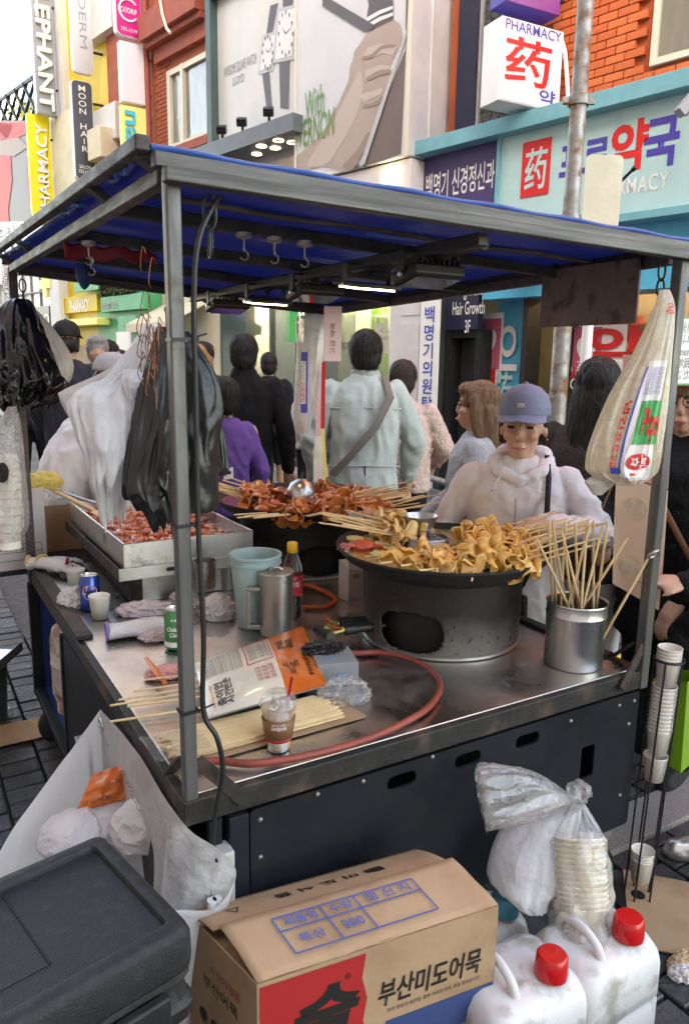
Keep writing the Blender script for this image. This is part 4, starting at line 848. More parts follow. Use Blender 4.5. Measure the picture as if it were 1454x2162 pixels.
# roof rails: lower frame, upper frame a hand above it
E_ = .045
def rail(n, a, b, w, h, mat, **k): return part(n, MB().bar(a, b, w, h), mat, cart, bevel=.004)
rail('roof_rail', RC(-.02, -.026, -.040), RC(CW+.05, -.026, -.040), .026, .026, 'rail_steel'); rail('roof_rail', RC(-.03, .000, -.014), RC(CW+.05, .000, -.014), .026, .026, 'rail_steel')
rail('roof_rail', RC(.0, .03, -.032), RC(.0, CL, -.036), .028, .030, 'rail_brown'); rail('roof_rail', RC(-.045, .0, .010), RC(-.045, CL+.08, .030), .026, .026, 'rail_brown')
rail('roof_rail', RC(.02, CL, -.038), RC(CW, CL, -.038), .03, .03, 'rail_brown'); rail('roof_rail', RC(CW, .03, -.042), RC(CW, CL, -.042), .03, .03, 'rail_brown'); rail('roof_rail', RC(-.03, CL+.04, -.006), RC(CW+.05, CL+.03, -.006), .026, .026, 'rail_brown'); rail('roof_rail', RC(CW+.04, .03, -.012), RC(CW+.04, CL, -.012), .026, .026, 'rail_brown')
for t in (.05, .40, 1.45, 1.92): part('rail_spacer', MB().bar(RC(-.005, t, -.02), RC(-.045, t, .006), .03, .016), 'rail_brown', cart)
for t in (.42, .88, 1.36): rail('roof_beam', RC(.0, t, -.030), RC(CW, t, -.034), .026, .030, 'dark_beam'); 
for t, w_ in ((.32, .03), (.50, .05), (1.0, .035), (1.42, .06)): part('batten', MB().sheet(24, 1, lambda u, v, t=t, w_=w_: RC(u*CW, t+(v-.5)*w_+.006*math.sin(u*9+t*7), -.012+.003*math.sin(u*17))), 'batten', cart, solid=.006)
# tarp
def tarpf(u, v):
    s = -.035+u*(CW+.09); t = .02+v*(CL+.02); sag = .012*math.sin(math.pi*u)*math.sin(math.pi*((v*4) % 1)); return RC(s, t, .004-sag+.004*nz3((s*3, t*3, 0)))
part('tarp', MB().sheet(60, 80, tarpf), 'tarp', cart, solid=.003); part('tarp_fold', MB().tube([RC(-.03+k/30*(CW+.08), .006, .006+.002*math.sin(k*1.3)) for k in range(31)], .006, 8), 'tarp_edge', cart)

for t0, tw_ in ((.10, .16), (.55, .22), (1.35, .40)):
    sc = MB().tube(smooth_path([RC(-.030, t0+k*tw_/5, -.004+.006*math.sin(k*2.3+t0*9)) for k in range(6)], 3), [.008+.004*math.sin(k*1.9+t0) for k in range(16)], 8, flat=.6); part('tarp_scrap', sc, 'tarp_edge', cart)

# zip ties and cable down the near post
for z in (.985, 1.36, 1.70): part('zip_tie', MB().bar(C(-.008, -.010, z), C(.028, -.010, z+.002), .003, .006).bar(C(.0265, -.010, z), C(.0265, .024, z), .003, .006).bar(C(-.0075, -.010, z), C(-.0075, .024, z), .003, .006).tube([C(.026, -.010, z+.002), C(.055, -.016, z+.012)], .002, 5), 'cable', cart)
cp = [C(.10, .02, 1.955), C(.075, .0, 1.93), C(.045, -.010, 1.87), C(.034, -.012, 1.78), C(.033, -.012, 1.6), C(.032, -.013, 1.36), C(.036, -.018, 1.15), C(.033, -.016, .99), C(.055, -.03, .93), C(.065, -.033, .86), C(.052, -.034, .79), C(.038, -.04, .72), C(.045, -.045, .67)]
solo('power_cable', MB().tube(smooth_path(cp), .0052, 8), 'cable', 'black power cable zip tied down the near corner post', 'cable')
# rust coloured twist wires on the posts
for (p, n, L, lab) in ((C(-.028, .0, 1.70), 26, .055, 'tangle of rusty wire ties on the near post'), (C(-.02, CL-.03, 1.86), 22, .06, 'tangle of rusty wire ties on the far left post')):
    mb = MB(); random.seed(int(L*1000))
    for k in range(n):
        q = p+Vector((random.gauss(-.008, .008), random.gauss(0, .008), random.gauss(0, .05))); d = Vector((random.gauss(-.5, .5), random.gauss(-.1, .4), random.gauss(-.5, .9))).normalized(); r = L*random.uniform(.4, 1)
        mb.tube(smooth_path([q, q+d*r*.4+Vector((0, 0, .02)), q+d*r*.7-Vector((0, 0, r*.25)), q+d*r*.5-Vector((0, 0, r*.6))], 3), .0009, 4)
    o = solo('wire_ties', mb, 'rust_wire', lab, 'wire ties', kind if False else None); 
# light bar and flood lamps
rail('lamp_beam', C(.72, .02, 1.94), C(.72, 1.93, 1.935), .03, .03, 'lamp_black'); part('beam_wrap', MB().tube([C(.75+.008*math.sin(k*2.1), .05+k*.065, 1.935+.008*math.sin(k*1.7)) for k in range(29)], [.012+.006*abs(math.sin(k*1.3)) for k in range(29)], 8), 'cable', cart)
LX = .75
def flood(t, lab, big):
    w_, z = (.17, 1.885) if big else (.15, 1.885); L = thing('flood_lamp', lab, 'lamp', C(LX, t, z)); m = MC @ T(LX, t, z) @ RX(R_(-12 if big else 8))
    if big:
        part('housing', MB().box((0, 0, 0), (.16, .105, .032), m), 'lamp_black', L, bevel=.009)
        for k in range(9): part('fin', MB().box((-.068+k*.017, 0, .022), (.004, .09, .016), m), 'lamp_black', L, smooth=False)
        part('lens', MB().box((0, 0, -.018), (.135, .08, .003), m), 'glass_dark', L, smooth=False)
    else:
        part('housing', MB().box((0, 0, 0), (.16, .12, .012), m), 'bracket_grey', L, bevel=.003); part('led_panel', MB().box((0, 0, -.009), (.13, .095, .004), m), 'led_lit', L, smooth=False)
    for sx in (-1, 1):
        a = m @ Vector((sx*w_*.49, 0, 0)); b = C(LX+sx*w_*.49, t, 1.94); part('bracket', MB().bar(a, b, .024, .005, A_), 'bracket_grey' if (not big or sx > 0) else 'lamp_black', L, smooth=False); part('bolt', MB().lathe([(.001, .006), (.007, .005), (.008, 0)], 8, T(a) @ MC.to_3x3().to_4x4() @ RY(sx*math.pi/2) @ T(0, 0, .003)), 'steel', L)
    part('bracket', MB().bar(C(LX-w_*.49, t, 1.94), C(LX+w_*.49, t, 1.94), .024, .005), 'lamp_black', L, smooth=False)
    part('lamp_cable', MB().tube(smooth_path([m @ Vector((.02, .03, .02)), m @ Vector((.03, .035, .05)), C(.70, t+.05, 1.92), C(LX, t+.06, 1.955)]), .004, 6), 'cable', L)
flood(.26, 'black finned flood lamp hung on the beam end beside the brown board', True); flood(.55, 'thin lit panel lamp next to the brown-board flood lamp', False); flood(.86, 'black finned flood lamp in the middle of the lamp beam', True); flood(1.24, 'thin lit panel lamp between the middle and far flood lamps', False); flood(1.60, 'black finned flood lamp at the far end of the beam', True)
# magnetic hooks
for (s, t, lab) in ((.312, .41, 'magnet hook under the blue roof, first of three in a row'), (.392, .41, 'magnet hook under the blue roof, middle of three in a row'), (.475, .41, 'magnet hook under the blue roof, last of three in a row'), (.115, 1.13, 'magnet hook under the roof beside the red cloth'), (.05, .86, 'small steel hook at the end of the red cloth')):
    b = RC(s, t, -.050); h = thing('magnet_hook', lab, 'hook', b); part('magnet', MB().lathe([(.001, .006), (.019, .006), (.019, -.004), (.010, -.008), (.001, -.008)], 16, T(b)), 'steel_worn', h)
    part('hook', MB().tube([b+Vector((0, 0, -.008)), b+Vector((0, 0, -.035))]+[b+Vector((0, .0, -.045))+A_*(.011*math.sin(a))+Vector((0, 0, .011*math.cos(a)-.0)) for a in [R_(x) for x in range(0, 260, 30)]], .0022, 6), 'steel_worn', h)
solo('red_cloth', MB().sheet(20, 4, lambda u, v: RC(-.005+u*.26, .90+.02*math.sin(u*8), -.045-v*.045*(1-.35*u)-.006*math.sin(u*20))), 'red_cloth', 'strip of dark red cloth hung under the roof edge', 'cloth', solid=.003)
solo('blue_rag', MB().lathe([(.02, .03), (.03, .01), (.028, -.02), (.012, -.05), (.003, -.06)], 12, T(RC(.17, 1.5, -.06)), fn=lambda p, a: (p[0]*(1+.3*math.sin(3*a)), p[1], p[2])), 'dark_blue_cloth', 'small dark blue rag tied under the roof', 'rag')
# chains and carabiners at the corners
def carab(p, lab, r=.012, L=.05):
    c = thing('carabiner', lab, 'carabiner', p); part('ring', MB().tube([p+A_*(r*math.cos(a))+Vector((0, 0, L/2*math.sin(a))) for a in [k/16*2*math.pi for k in range(16)]], .003, 6, closed=True), 'dark_metal', c); part('ring', MB().tube([p+B_*(r*.8*math.cos(a))+Vector((0, 0, -L*.85+L*.45*math.sin(a))) for a in [k/16*2*math.pi for k in range(16)]], .0028, 6, closed=True), 'dark_metal', c); return c
carab(C(.075, .012, 1.925), 'carabiner on the roof rail by the near post', .012, .06); carab(C(CW-.035, .03, 1.92), 'iron ring holding the napkin bag by the right post', .014, .05); carab(C(.02, CL-.1, 1.94), 'carabiner at the far left roof corner')
# brown board hanging on the right rail, menu sheets, eye bolt
bbd = thing('brown_board', 'dirty brown board hung under the roof between beam and right post', 'board', C(CW, .28, 1.79)); part('board', MB().prism([(x, y) for x, y in rounded(.365, .175, .008)], -.004, .004, frame(C(CW-.03, .285, 1.875), -B_, (0, 0, 1))), 'brown_board', bbd, bevel=.001); [part('strap', MB().box((CW-.03, t_, 1.965), (.006, .02, .03), MC), 'dark_metal', bbd, smooth=False) for t_ in (.15, .42)]
M('food_print', (.72, .62, .48), .5, col2=(.56, .46, .36), nscale=40)
def menu(name, lab, mw, w, h, split, flip=1):
    t = thing(name, lab, 'menu', mw.translation); part('upper_sheet', MB().sheet(6, 10, lambda u, v: ((u-.5)*w, h*split+v*h*(1-split), .006*math.sin(u*3+v*4)), mw), 'menu_plastic_red', t); lo = part('lower_sheet', MB().sheet(6, 10, lambda u, v: ((u-.5)*w, v*h*split, .008*math.sin(u*3-v*3)), mw), 'menu_plastic', t)
    for zz in (.74, .24): part('food_picture', MB().lathe([(.0, .0), (w*.30, .0)], 24, mw @ T(-.02*flip, h*split*zz, -.012)), 'food_print', lo)
    part('clip', MB().box((0, h+.004, 0), (w*.9, .014, .006), mw), 'steel_worn', t, smooth=False)

def quad_(u, v, c): return (c[0]*(1-u)+c[1]*u)*(1-v)+(c[3]*(1-u)+c[2]*u)*v
mc = [aty(1292, 1232, 2.26), aty(1388, 1288, 2.18), aty(1434, 752, 2.16), aty(1312, 748, 2.24)]; mt = thing('menu_sheet', 'long laminated menu sheet hung by the right post, red over cream', 'menu', mc[0])
def mfl(u, v): return quad_(u, v, mc)+Vector((0, .008*math.sin(u*4+v*5), 0))
part('upper_sheet', MB().sheet(8, 12, lambda u, v: mfl(u, .495+v*.505)), 'menu_plastic_red', mt); lo = part('lower_sheet', MB().sheet(8, 12, lambda u, v: mfl(u, v*.49)), 'menu_plastic', mt)
for vv, rr in ((.37, .036), (.12, .032)): c_ = mfl(.36, vv)+Vector((0, -.006, 0)); part('food_picture', MB().lathe([(.0, 0), (rr, 0)], 28, frame(c_.to_tuple(), mc[1]-mc[0], mc[3]-mc[0])), 'food_print', lo)
menu('menu_sheet', 'long laminated menu hung by the far post, red over cream', frame(C(CW-.06, CL-.1, 1.02), (A_*.85+B_*.5), (0, 0, 1)), .09, .58, .52)
solo('eye_bolt', MB().tube([C(CW-.035, -.03, 1.155)+A_*(.017*math.cos(a))+Vector((0, 0, .012*math.sin(a)))+B_*(-.01*math.sin(a)) for a in [k/18*2*math.pi for k in range(18)]], .0045, 8, closed=True), 'steel_worn', 'iron eye bolt sticking out of the right post', 'eye bolt')
ng = thing('translated_sign', 'pale plastic sign with mirrored lettering behind the right post', 'sign', C(CW+.1, .12, 1.70)); mw = frame(C(CW+.10, .06, 1.715), A_, (0, 0, 1)); part('sign_sheet', MB().box((0, 0, 0), (.22, .185, .004), mw), 'sign_white', ng, smooth=False); part('sign_border', MB().box((0, .094, .003), (.22, .006, .004), mw).box((0, -.094, .003), (.22, .006, .004), mw), 'leaf_green_paint', ng, smooth=False)
text('이용\n습니다\nthank\n我地\nください', 'print_grey', ng, mw @ T(.03, 0, .004) @ SC(-1, 1, 1), w=.12, h=.16)
# gas bottle in the bay
gc = C(.125, 1.66, .272); gb = thing('gas_cylinder', 'scuffed pale grey gas cylinder standing in the open cart bay', 'gas cylinder', gc)
part('tank', MB().lathe([(.02, .0), (.09, .0), (.095, .05), (.11, .055), (.118, .08), (.118, .20), (.121, .205), (.118, .21), (.118, .30), (.108, .345), (.08, .37), (.05, .38), (.001, .382)], 40, T(gc)), 'gas_paint', gb); part('foot_ring', MB().lathe([(.10, .0), (.104, .0), (.104, .055), (.10, .055)], 40, T(gc)), 'gas_paint', gb); part('valve', MB().lathe([(.015, .38), (.015, .42), (.025, .42), (.025, .45), (.001, .45)], 16, T(gc)), 'brass', gb)
solo('gas_hose', MB().tube(smooth_path([gc+Vector((0, 0, .44)), gc+Vector((.0, -.06, .46)), C(.06, 1.35, .70), C(.03, 1.30, .62)]), .008, 8), 'red_hose', 'red rubber hose leading from the gas cylinder', 'hose')
# ================================================================== food materials
M('fishcake', (.78, .49, .15), .24, col2=(.58, .27, .05), nscale=24, nlo=.40, nhi=.68, bump=.3, bscale=60, bdist=.004, sss=.12, coat=.6, col3=(.68, .46, .18), n3=9)
M('fishcake_pale', (.74, .55, .24), .36, col2=(.56, .32, .09), nscale=12, bump=.3, bscale=60, bdist=.004, sss=.12, coat=.6)
M('fishcake_red', (.60, .22, .055), .3, col2=(.42, .10, .02), nscale=14, bump=.3, bscale=60, bdist=.004, sss=.1, coat=.7)
M('stick_wood', (.74, .56, .32), .6, col2=(.66, .47, .25), nscale=9, stretch=(1, 1, .1), sss=.05)
M('broth', (.42, .28, .10), .08, col2=(.30, .18, .05), nscale=12, bump=.35, bscale=26, bdist=.006, coat=.6, col3=(.55, .42, .22), n3=22)
M('red_sauce', (.42, .05, .015), .14, col2=(.30, .03, .01), nscale=12, bump=.4, bscale=34, bdist=.006, coat=.6, col3=(.58, .16, .07), n3=26)
M('red_soup', (.52, .19, .09), .14, col2=(.44, .12, .05), nscale=9, bump=.3, bscale=26, bdist=.006, coat=.5)
M('rice_cake', (.52, .10, .035), .22, col2=(.60, .20, .09), nscale=20, coat=.7, sss=.15)
M('crab', (.55, .05, .025), .3, col2=(.45, .10, .05), nscale=30, bump=.5, bscale=90, coat=.4)
M('radish', (.66, .56, .22), .3, col2=(.56, .48, .26), nscale=9, sss=.2, coat=.3); M('scallion', (.10, .26, .03), .35, col2=(.30, .40, .10), nscale=20, coat=.3)
mat_metal('drum', (.014, .0135, .013), .55, streak=(1, 1, 1), c2=(.028, .026, .024), metal=.3, bump=.1)
def drum_mat():
    """sooty steel above, scoured metal with grease spots towards the foot"""
    m = MATS['drum']; n = m.node_tree.nodes; l = m.node_tree.links; b = n['Principled BSDF']; old = b.inputs['Base Color'].links[0].from_socket
    tc = n.new('ShaderNodeTexCoord'); sx = n.new('ShaderNodeSeparateXYZ'); l.new(tc.outputs['Object'], sx.inputs[0]); nz = n.new('ShaderNodeTexNoise'); nz.inputs['Scale'].default_value = 9; nz.inputs['Detail'].default_value = 6; l.new(tc.outputs['Object'], nz.inputs['Vector'])
    a = n.new('ShaderNodeMath'); a.operation = 'MULTIPLY_ADD'; l.new(nz.outputs['Fac'], a.inputs[0]); a.inputs[1].default_value = -.16; l.new(sx.outputs['Z'], a.inputs[2])
    mr = n.new('ShaderNodeMapRange'); mr.inputs['From Min'].default_value = .05; mr.inputs['From Max'].default_value = -.06; l.new(a.outputs[0], mr.inputs['Value']); mx = n.new('ShaderNodeMix'); mx.data_type = 'RGBA'; l.new(mr.outputs['Result'], mx.inputs['Factor']); l.new(old, mx.inputs['A']); mx.inputs['B'].default_value = (.15, .14, .13, 1)
    n2 = n.new('ShaderNodeTexNoise'); n2.inputs['Scale'].default_value = 70; n2.inputs['Detail'].default_value = 5; l.new(tc.outputs['Object'], n2.inputs['Vector']); m2 = n.new('ShaderNodeMapRange'); m2.inputs['From Min'].default_value = .58; m2.inputs['From Max'].default_value = .66; l.new(n2.outputs['Fac'], m2.inputs['Value'])
    mx2 = n.new('ShaderNodeMix'); mx2.data_type = 'RGBA'; l.new(m2.outputs['Result'], mx2.inputs['Factor']); l.new(mx.outputs['Result'], mx2.inputs['A']); mx2.inputs['B'].default_value = (.045, .03, .022, 1); l.new(mx2.outputs['Result'], b.inputs['Base Color'])
    b.inputs['Metallic'].default_value = .4
drum_mat()
# ================================================================== skewered fish cakes
def fish_mesh(seed, mat, length=.104, width=.088, folds=4):
    """a thin sheet of fish cake folded to and fro along a stick (stick along +x)"""
    random.seed(seed); nu, nv = folds*10, 10; amp = [random.uniform(.013, .027) for _ in range(folds+2)]; ph = random.random()*6; wv = [random.uniform(.7, 1.15) for _ in range(folds+2)]
    def f(u, v):
        a = u*folds*math.pi; k = min(int(u*folds), folds-1); t = u*folds-k; am = amp[k]*(1-t)+amp[k+1]*t; w = width*(wv[k]*(1-t)+wv[k+1]*t); e = (v-.5)*2
        x = u*length+.012*math.sin(2*a)+.012*e*math.sin(a*.7+ph); z = am*math.cos(a); y = e*w/2
        z += -.020*e*e*math.copysign(1, math.cos(ph))*(.4+.6*math.sin(u*4+ph)**2)+.006*math.sin(e*5+a+ph); y += .009*math.sin(a+ph)
        n3 = noise.noise(Vector((x*38, y*38, z*38+seed))); n4 = noise.noise(Vector((y*30, z*30, x*30-seed))); return (x+.006*n4, y+.006*n3, z+.007*n3)
    me = MB().sheet(nu, nv, f).mesh('fish_cake'); me.materials.append(MATS[mat]); return me
stick_me = MB().lathe([(.0003, -.265), (.0029, -.257), (.0030, .10), (.0014, .125), (.0003, .13)], 7, RY(math.pi/2)).mesh('stick'); stick_me.materials.append(MATS['stick_wood'])
for p_ in stick_me.polygons: p_.use_smooth = True
FM_ = {k: [fish_mesh(10+i+7*j, k) for i in range(6)] for j, k in enumerate(('fishcake', 'fishcake_pale', 'fishcake_red'))}
for ml in FM_.values():
    for me in ml: me.shade_smooth()
def skewer(pos, tail, kind, group, label, seed, roll=0.0, scale=1.0):
    """pos = middle of the fish cake, tail = where the bare end of the stick points to"""
    random.seed(seed); x = (Vector(pos)-Vector(tail)).normalized(); up = Vector((0, 0, 1)); m = frame(pos, x, up.cross(x)) @ RX(roll)
    t = bpy.data.objects.new('fish_cake_skewer', None); COL.objects.link(t); t.empty_display_size = .02; t.matrix_world = m; PM[t.name] = m.copy(); tag(t, label, 'skewer', group)
    o = inst('stick', stick_me, None, t, m @ SC(scale, 1, 1)); f = inst('fish_cake', random.choice(FM_[kind]), None, t, m @ T(-.05, 0, 0) @ SC(1, random.uniform(.85, 1.15), random.uniform(.9, 1.2)))
    sd = f.modifiers.new('s', 'SOLIDIFY'); sd.thickness = .0055; sd.offset = 0; f.modifiers.new('ss', 'SUBSURF').render_levels = 1; f.modifiers['ss'].levels = 1
    return t
# ================================================================== stoves and woks
def stove(name, lab, s, t, R, zr, hole_a):
    c = C(s, t, TZ+.002); L = thing(name, lab, 'stove', c); n, rows = 300, 64; h = zr-TZ-.03; mb = MB()
    def rr(z): return R+.004*(z/h)
    vv = [(rr(j/rows*h)*math.cos(2*math.pi*i/n), rr(j/rows*h)*math.sin(2*math.pi*i/n), j/rows*h) for j in range(rows+1) for i in range(n)]; ff = []
    for j in range(rows):
        for i in range(n):
            a = (2*math.pi*(i+.5)/n - hole_a + math.pi) % (2*math.pi) - math.pi; z = (j+.5)/rows*h
            if (abs(a)*R/.105)**3 + (abs(z-.28*h)/(.23*h))**3 < 1: continue
            ff.append((j*n+i, j*n+(i+1) % n, (j+1)*n+(i+1) % n, (j+1)*n+i))
    mb.add(vv, ff); o = lpart('drum', mb, 'drum', L, solid=.004)
    lpart('inner_wall', MB().lathe([(R-.04, 0.002), (R-.04, h)], 48), 'soot', L); lpart('foot_ring', MB().lathe([(R+.001, 0), (R+.006, 0), (R+.006, .008), (R+.001, .010)], 80), 'steel_worn', L); lpart('top_ring', MB().lathe([(R+.003, h-.02), (R+.008, h-.016), (R+.008, h-.004), (R+.003, h)], 80), 'soot', L); lpart('floor_plate', MB().lathe([(R-.01, .001), (.001, .0012)], 48), 'soot', L)
    return c
def wok(name, lab, s, t, R, zr, soup):
    c = C(s, t, zr-.075); L = thing(name, lab, 'wok', c)
    lpart('pan', MB().lathe([(.001, -.01), (R*.45, -.008), (R*.75, .012), (R*.93, .050), (R, .075), (R+.010, .078), (R+.010, .070), (R*.95, .040), (R*.76, .004), (R*.45, -.016), (.001, -.018)], 96), 'soot', L)
    lpart('broth', MB().lathe([(.001, .058), (R*.5, .058), (R*.955, .058)], 64), soup, L)
    return c
W1 = (1.045, .525, .335, 1.095); W2 = (1.05, 1.50, .37, 1.10)
dc = CAMP - C(W1[0], W1[1], 0); ha = math.atan2(-(A_*.95+B_*.55).y, -(A_*.95+B_*.55).x)
stove('drum_stove', 'big sooty steel drum stove with a round burner opening', W1[0], W1[1], .252, W1[3], ha); stove('drum_stove', 'blackened drum stove beneath the red fish cake wok', W2[0], W2[1], .27, W2[3], math.atan2(-(A_*.2+B_*1).y, -(A_*.2+B_*1).x))
c1 = wok('wok', 'wide black wok of clear broth and golden fish cakes', *W1, 'broth'); c2 = wok('wok', 'wide black wok of red soup and red fish cakes', *W2, 'red_soup')
Z1 = W1[3]-.016; Z2 = W2[3]-.016
k = 0
def pile(cells, kind, group, label, z):
    global k
    for (u, v, dz, tu, tv, tz) in cells:
        k += 1; random.seed(500+k); skewer(onz(u, v, z+dz), onz(tu, tv, tz), kind, group, label, k, roll=random.uniform(-.7, .7))
# golden wok, right heap: tails to the right
random.seed(3); cells = []
for i in range(30):
    u = 985+random.random()*140; v = 1118+random.random()*62 + (u-985)*.12; cells.append((u, v, .012+.030*random.random(), u+230+random.random()*40, v-40-random.random()*55+(1150-v)*.3, Z1+.115+.05*random.random()))
pile(cells, 'fishcake', 'golden fish cake skewers heaped on the right of the clear broth wok', 'golden folded fish cake skewer in the right heap of the clear broth', Z1)
cells = []
for i in range(13):
    u = 815+random.random()*75; v = 1105+random.random()*34; cells.append((u, v, .012+.025*random.random(), u-190-random.random()*40, v-30-random.random()*28, Z1+.09+.03*random.random()))
pile(cells, 'fishcake_pale', 'pale fish cake skewers on the left of the clear broth wok', 'pale folded fish cake skewer with its stick towards the red wok', Z1)
cells = [(865, 1176, .006, 892, 1212, Z1+.03), (905, 1172, .008, 885, 1215, Z1+.03), (925, 1190, .006, 918, 1225, Z1+.03), (962, 1190, .008, 945, 1222, Z1+.03), (1000, 1196, .008, 993, 1240, Z1+.0), (880, 1190, .004, 845, 1195, Z1+.03), (840, 1185, .002, 800, 1190, Z1+.03), (940, 1200, .004, 900, 1203, Z1+.02)]
k += 1
for (u, v, dz, tu, tv, tz) in cells:
    k += 1; p = onz(u, v, Z1+dz); e = onz(tu, tv, tz); d = (e-p).normalized(); skewer(p, p+d, 'fishcake', 'golden fish cake skewers along the front rim of the wok', 'golden fish cake skewer at the front rim of the broth wok', k, roll=.3*math.sin(k), scale=.52)
# red wok
random.seed(5); cells = []
for i in range(26):
    u = 685+random.random()*120; v = 1035+random.random()*40+(u-685)*.10; cells.append((u, v, .012+.035*random.random(), u+220+random.random()*40, v-22-random.random()*38, Z2+.12+.05*random.random()))
pile(cells, 'fishcake_red', 'red fish cake skewers heaped on the right of the red wok', 'red folded fish cake skewer in the right heap of the red soup', Z2)
cells = []
for i in range(10):
    u = 525+random.random()*75; v = 1040+random.random()*22; cells.append((u, v, .01+.02*random.random(), u-150-random.random()*30, v-38-random.random()*40, Z2+.10+.05*random.random()))
pile(cells, 'fishcake_red', 'red fish cake skewers on the left of the red wok', 'red fish cake skewer with its stick towards the black bags', Z2)
cells = []
for i in range(6): u = 600+i*9; v = 1078+random.random()*10; cells.append((u, v, .004, u-120, v+8+random.random()*4, Z2+.03))
pile(cells, 'fishcake_red', 'red fish cake skewers at the near rim of the red wok', 'red fish cake skewer lying along the near rim of the red wok', Z2)
# large smooth fish cake, crab, radish, tub lids
def blobm(name, mat, lab, cat, m, sx, sy, sz, seed, amp=.08, sc=3):
    me = bpy.data.meshes.new(name); bm = bmesh.new(); bmesh.ops.create_icosphere(bm, subdivisions=4, radius=1); bm.to_mesh(me); bm.free()
    for v in me.vertices:
        d = 1+amp*nz3(v.co, sc, seed); v.co = Vector((v.co.x*d*sx, v.co.y*d*sy, v.co.z*d*sz))
    return tag(link(name, me, mat, world=m, angle=180), lab, cat)
blobm('fish_ball', 'fishcake_pale', 'large smooth oval fish cake floating at the front of the broth', 'fish cake', T(onz(1015, 1188, Z1+.006)) @ RZ(-.1), .062, .036, .022, 1, .05, 1.2)
cr = onz(765, 1153, Z1+.01); ct = thing('crab', 'whole red crab soaking at the left rim of the broth', 'crab', cr)
me = bpy.data.meshes.new('shell'); bm = bmesh.new(); bmesh.ops.create_icosphere(bm, subdivisions=4, radius=1); bm.to_mesh(me); bm.free()
for v in me.vertices: d = 1+.12*nz3(v.co, 3.5, 4); v.co = Vector((v.co.x*.046*d, v.co.y*.034*d, v.co.z*.020*d))
link('shell', me, 'crab', ct, world=T(cr) @ RZ(.3))
for i in range(6): a = (i-2.5)*.35+(0 if i < 3 else 0); sg = -1 if i < 3 else 1; b = cr+Vector((math.cos(a*1.5)*.035*sg, -.02+.012*(i % 3), 0)); part('crab_leg', MB().tube([b, b+Vector((.03*sg, -.012, .008)), b+Vector((.05*sg, -.028, -.006))], [.006, .005, .002], 7), 'crab', ct)
for i, (u, v, w_) in enumerate(((810, 1150, .05), (830, 1160, .04), (800, 1172, .045), (745, 1138, .04))): blobm('radish_chunk', 'radish', 'chunk of boiled radish beside the red crab', 'radish', T(onz(u, v, Z1+.004)) @ RZ(i), w_, .022, .012, i+3, .2, 2)['group'] = 'radish chunks beside the crab'
for i, (u, v) in enumerate(((790, 1180), (815, 1188), (835, 1170), (770, 1175), (850, 1150), (745, 1155))):
    p = onz(u, v, Z1+.004); tag(solo('leek_strip', MB().tube([p, p+Vector((.03, .006*math.sin(i), .003)), p+Vector((.06, .015*math.cos(i), 0))], .004, 6, flat=.5), 'radish', 'strip of pale leek floating beside the crab', 'leek'), None, None, 'leek strips in the broth')
for i, (u, v, w_) in enumerate(((570, 1062, .045), (480*1.15, 1075, .03))): blobm('fish_roll', 'crab' if i == 0 else 'fishcake_red', 'reddish lump of radish in the red soup' if i == 0 else 'red soup dumpling by the wok rim', 'radish' if i == 0 else 'dumpling', T(onz(u, v, Z2+.006)), w_, .035, .018, i+9, .15, 2)
# strainer with bowl, resting in the golden wok
p = onz(900, 1146, Z1+.02); stn = thing('strainer_pot', 'round wire strainer with a lid hooked in the middle of the broth', 'strainer', p)
part('basket', MB().lathe([(.066, -.03), (.068, .015), (.070, .018), (.072, .015), (.070, -.03)], 40, T(p)), 'steel_worn', stn); part('rim', MB().tube([p+Vector((.070*math.cos(a), .070*math.sin(a), .019)) for a in [i/36*2*math.pi for i in range(36)]], .003, 6, closed=True), 'steel', stn); part('lid', MB().lathe([(.062, .014), (.03, .022), (.001, .024)], 32, T(p)), 'glass_dark', stn); part('handle', MB().tube([p+Vector((-.02, 0, .024)), p+Vector((-.02, .0, .042)), p+Vector((.015, 0, .042)), p+Vector((.015, 0, .024))], .0025, 6), 'steel', stn)
p = onz(887, 1120, Z1+.045); solo('steel_bowl', MB().lathe([(.001, .0), (.028, .0), (.034, .012), (.052, .045), (.055, .052), (.058, .052), (.056, .046), (.037, .010), (.030, -.003), (.001, -.003)], 48, T(p)), 'steel', 'small steel bowl sitting on the strainer in the broth', 'bowl')
p = onz(635, 1040, Z2+.035); ld = thing('ladle', 'steel ladle bowl turned down in the red wok with a black handle', 'ladle', p); part('bowl', MB().lathe([(.062, -.02), (.060, .01), (.045, .042), (.020, .058), (.001, .061)], 40, T(p)), 'steel', ld); part('handle', MB().tube([p+Vector((.0, .0, .058)), p+Vector((.006, .02, .085))], .007, 8), 'lamp_black', ld); part('plate', MB().lathe([(.001, -.02), (.085, -.018), (.088, -.014)], 40, T(p)), 'steel', ld)
M('plastic_white', (.74, .70, .66), .4, sss=.1); M('paper_white', (.78, .75, .71), .6, col2=(.72, .69, .65), nscale=5)
p = onz(765, 1100, Z1+.03)
for i, (u, v) in enumerate(((752, 1098), (785, 1098))): q = onz(u, v, Z1+.02); solo('sauce_tub', MB().lathe([(.001, 0), (.026, 0), (.032, .028), (.034, .030), (.031, .029), (.025, .004), (.001, .004)], 28, T(q)), 'plastic_white', 'small white sauce tub squeezed between the two woks', 'tub', 'sauce tubs between the woks')
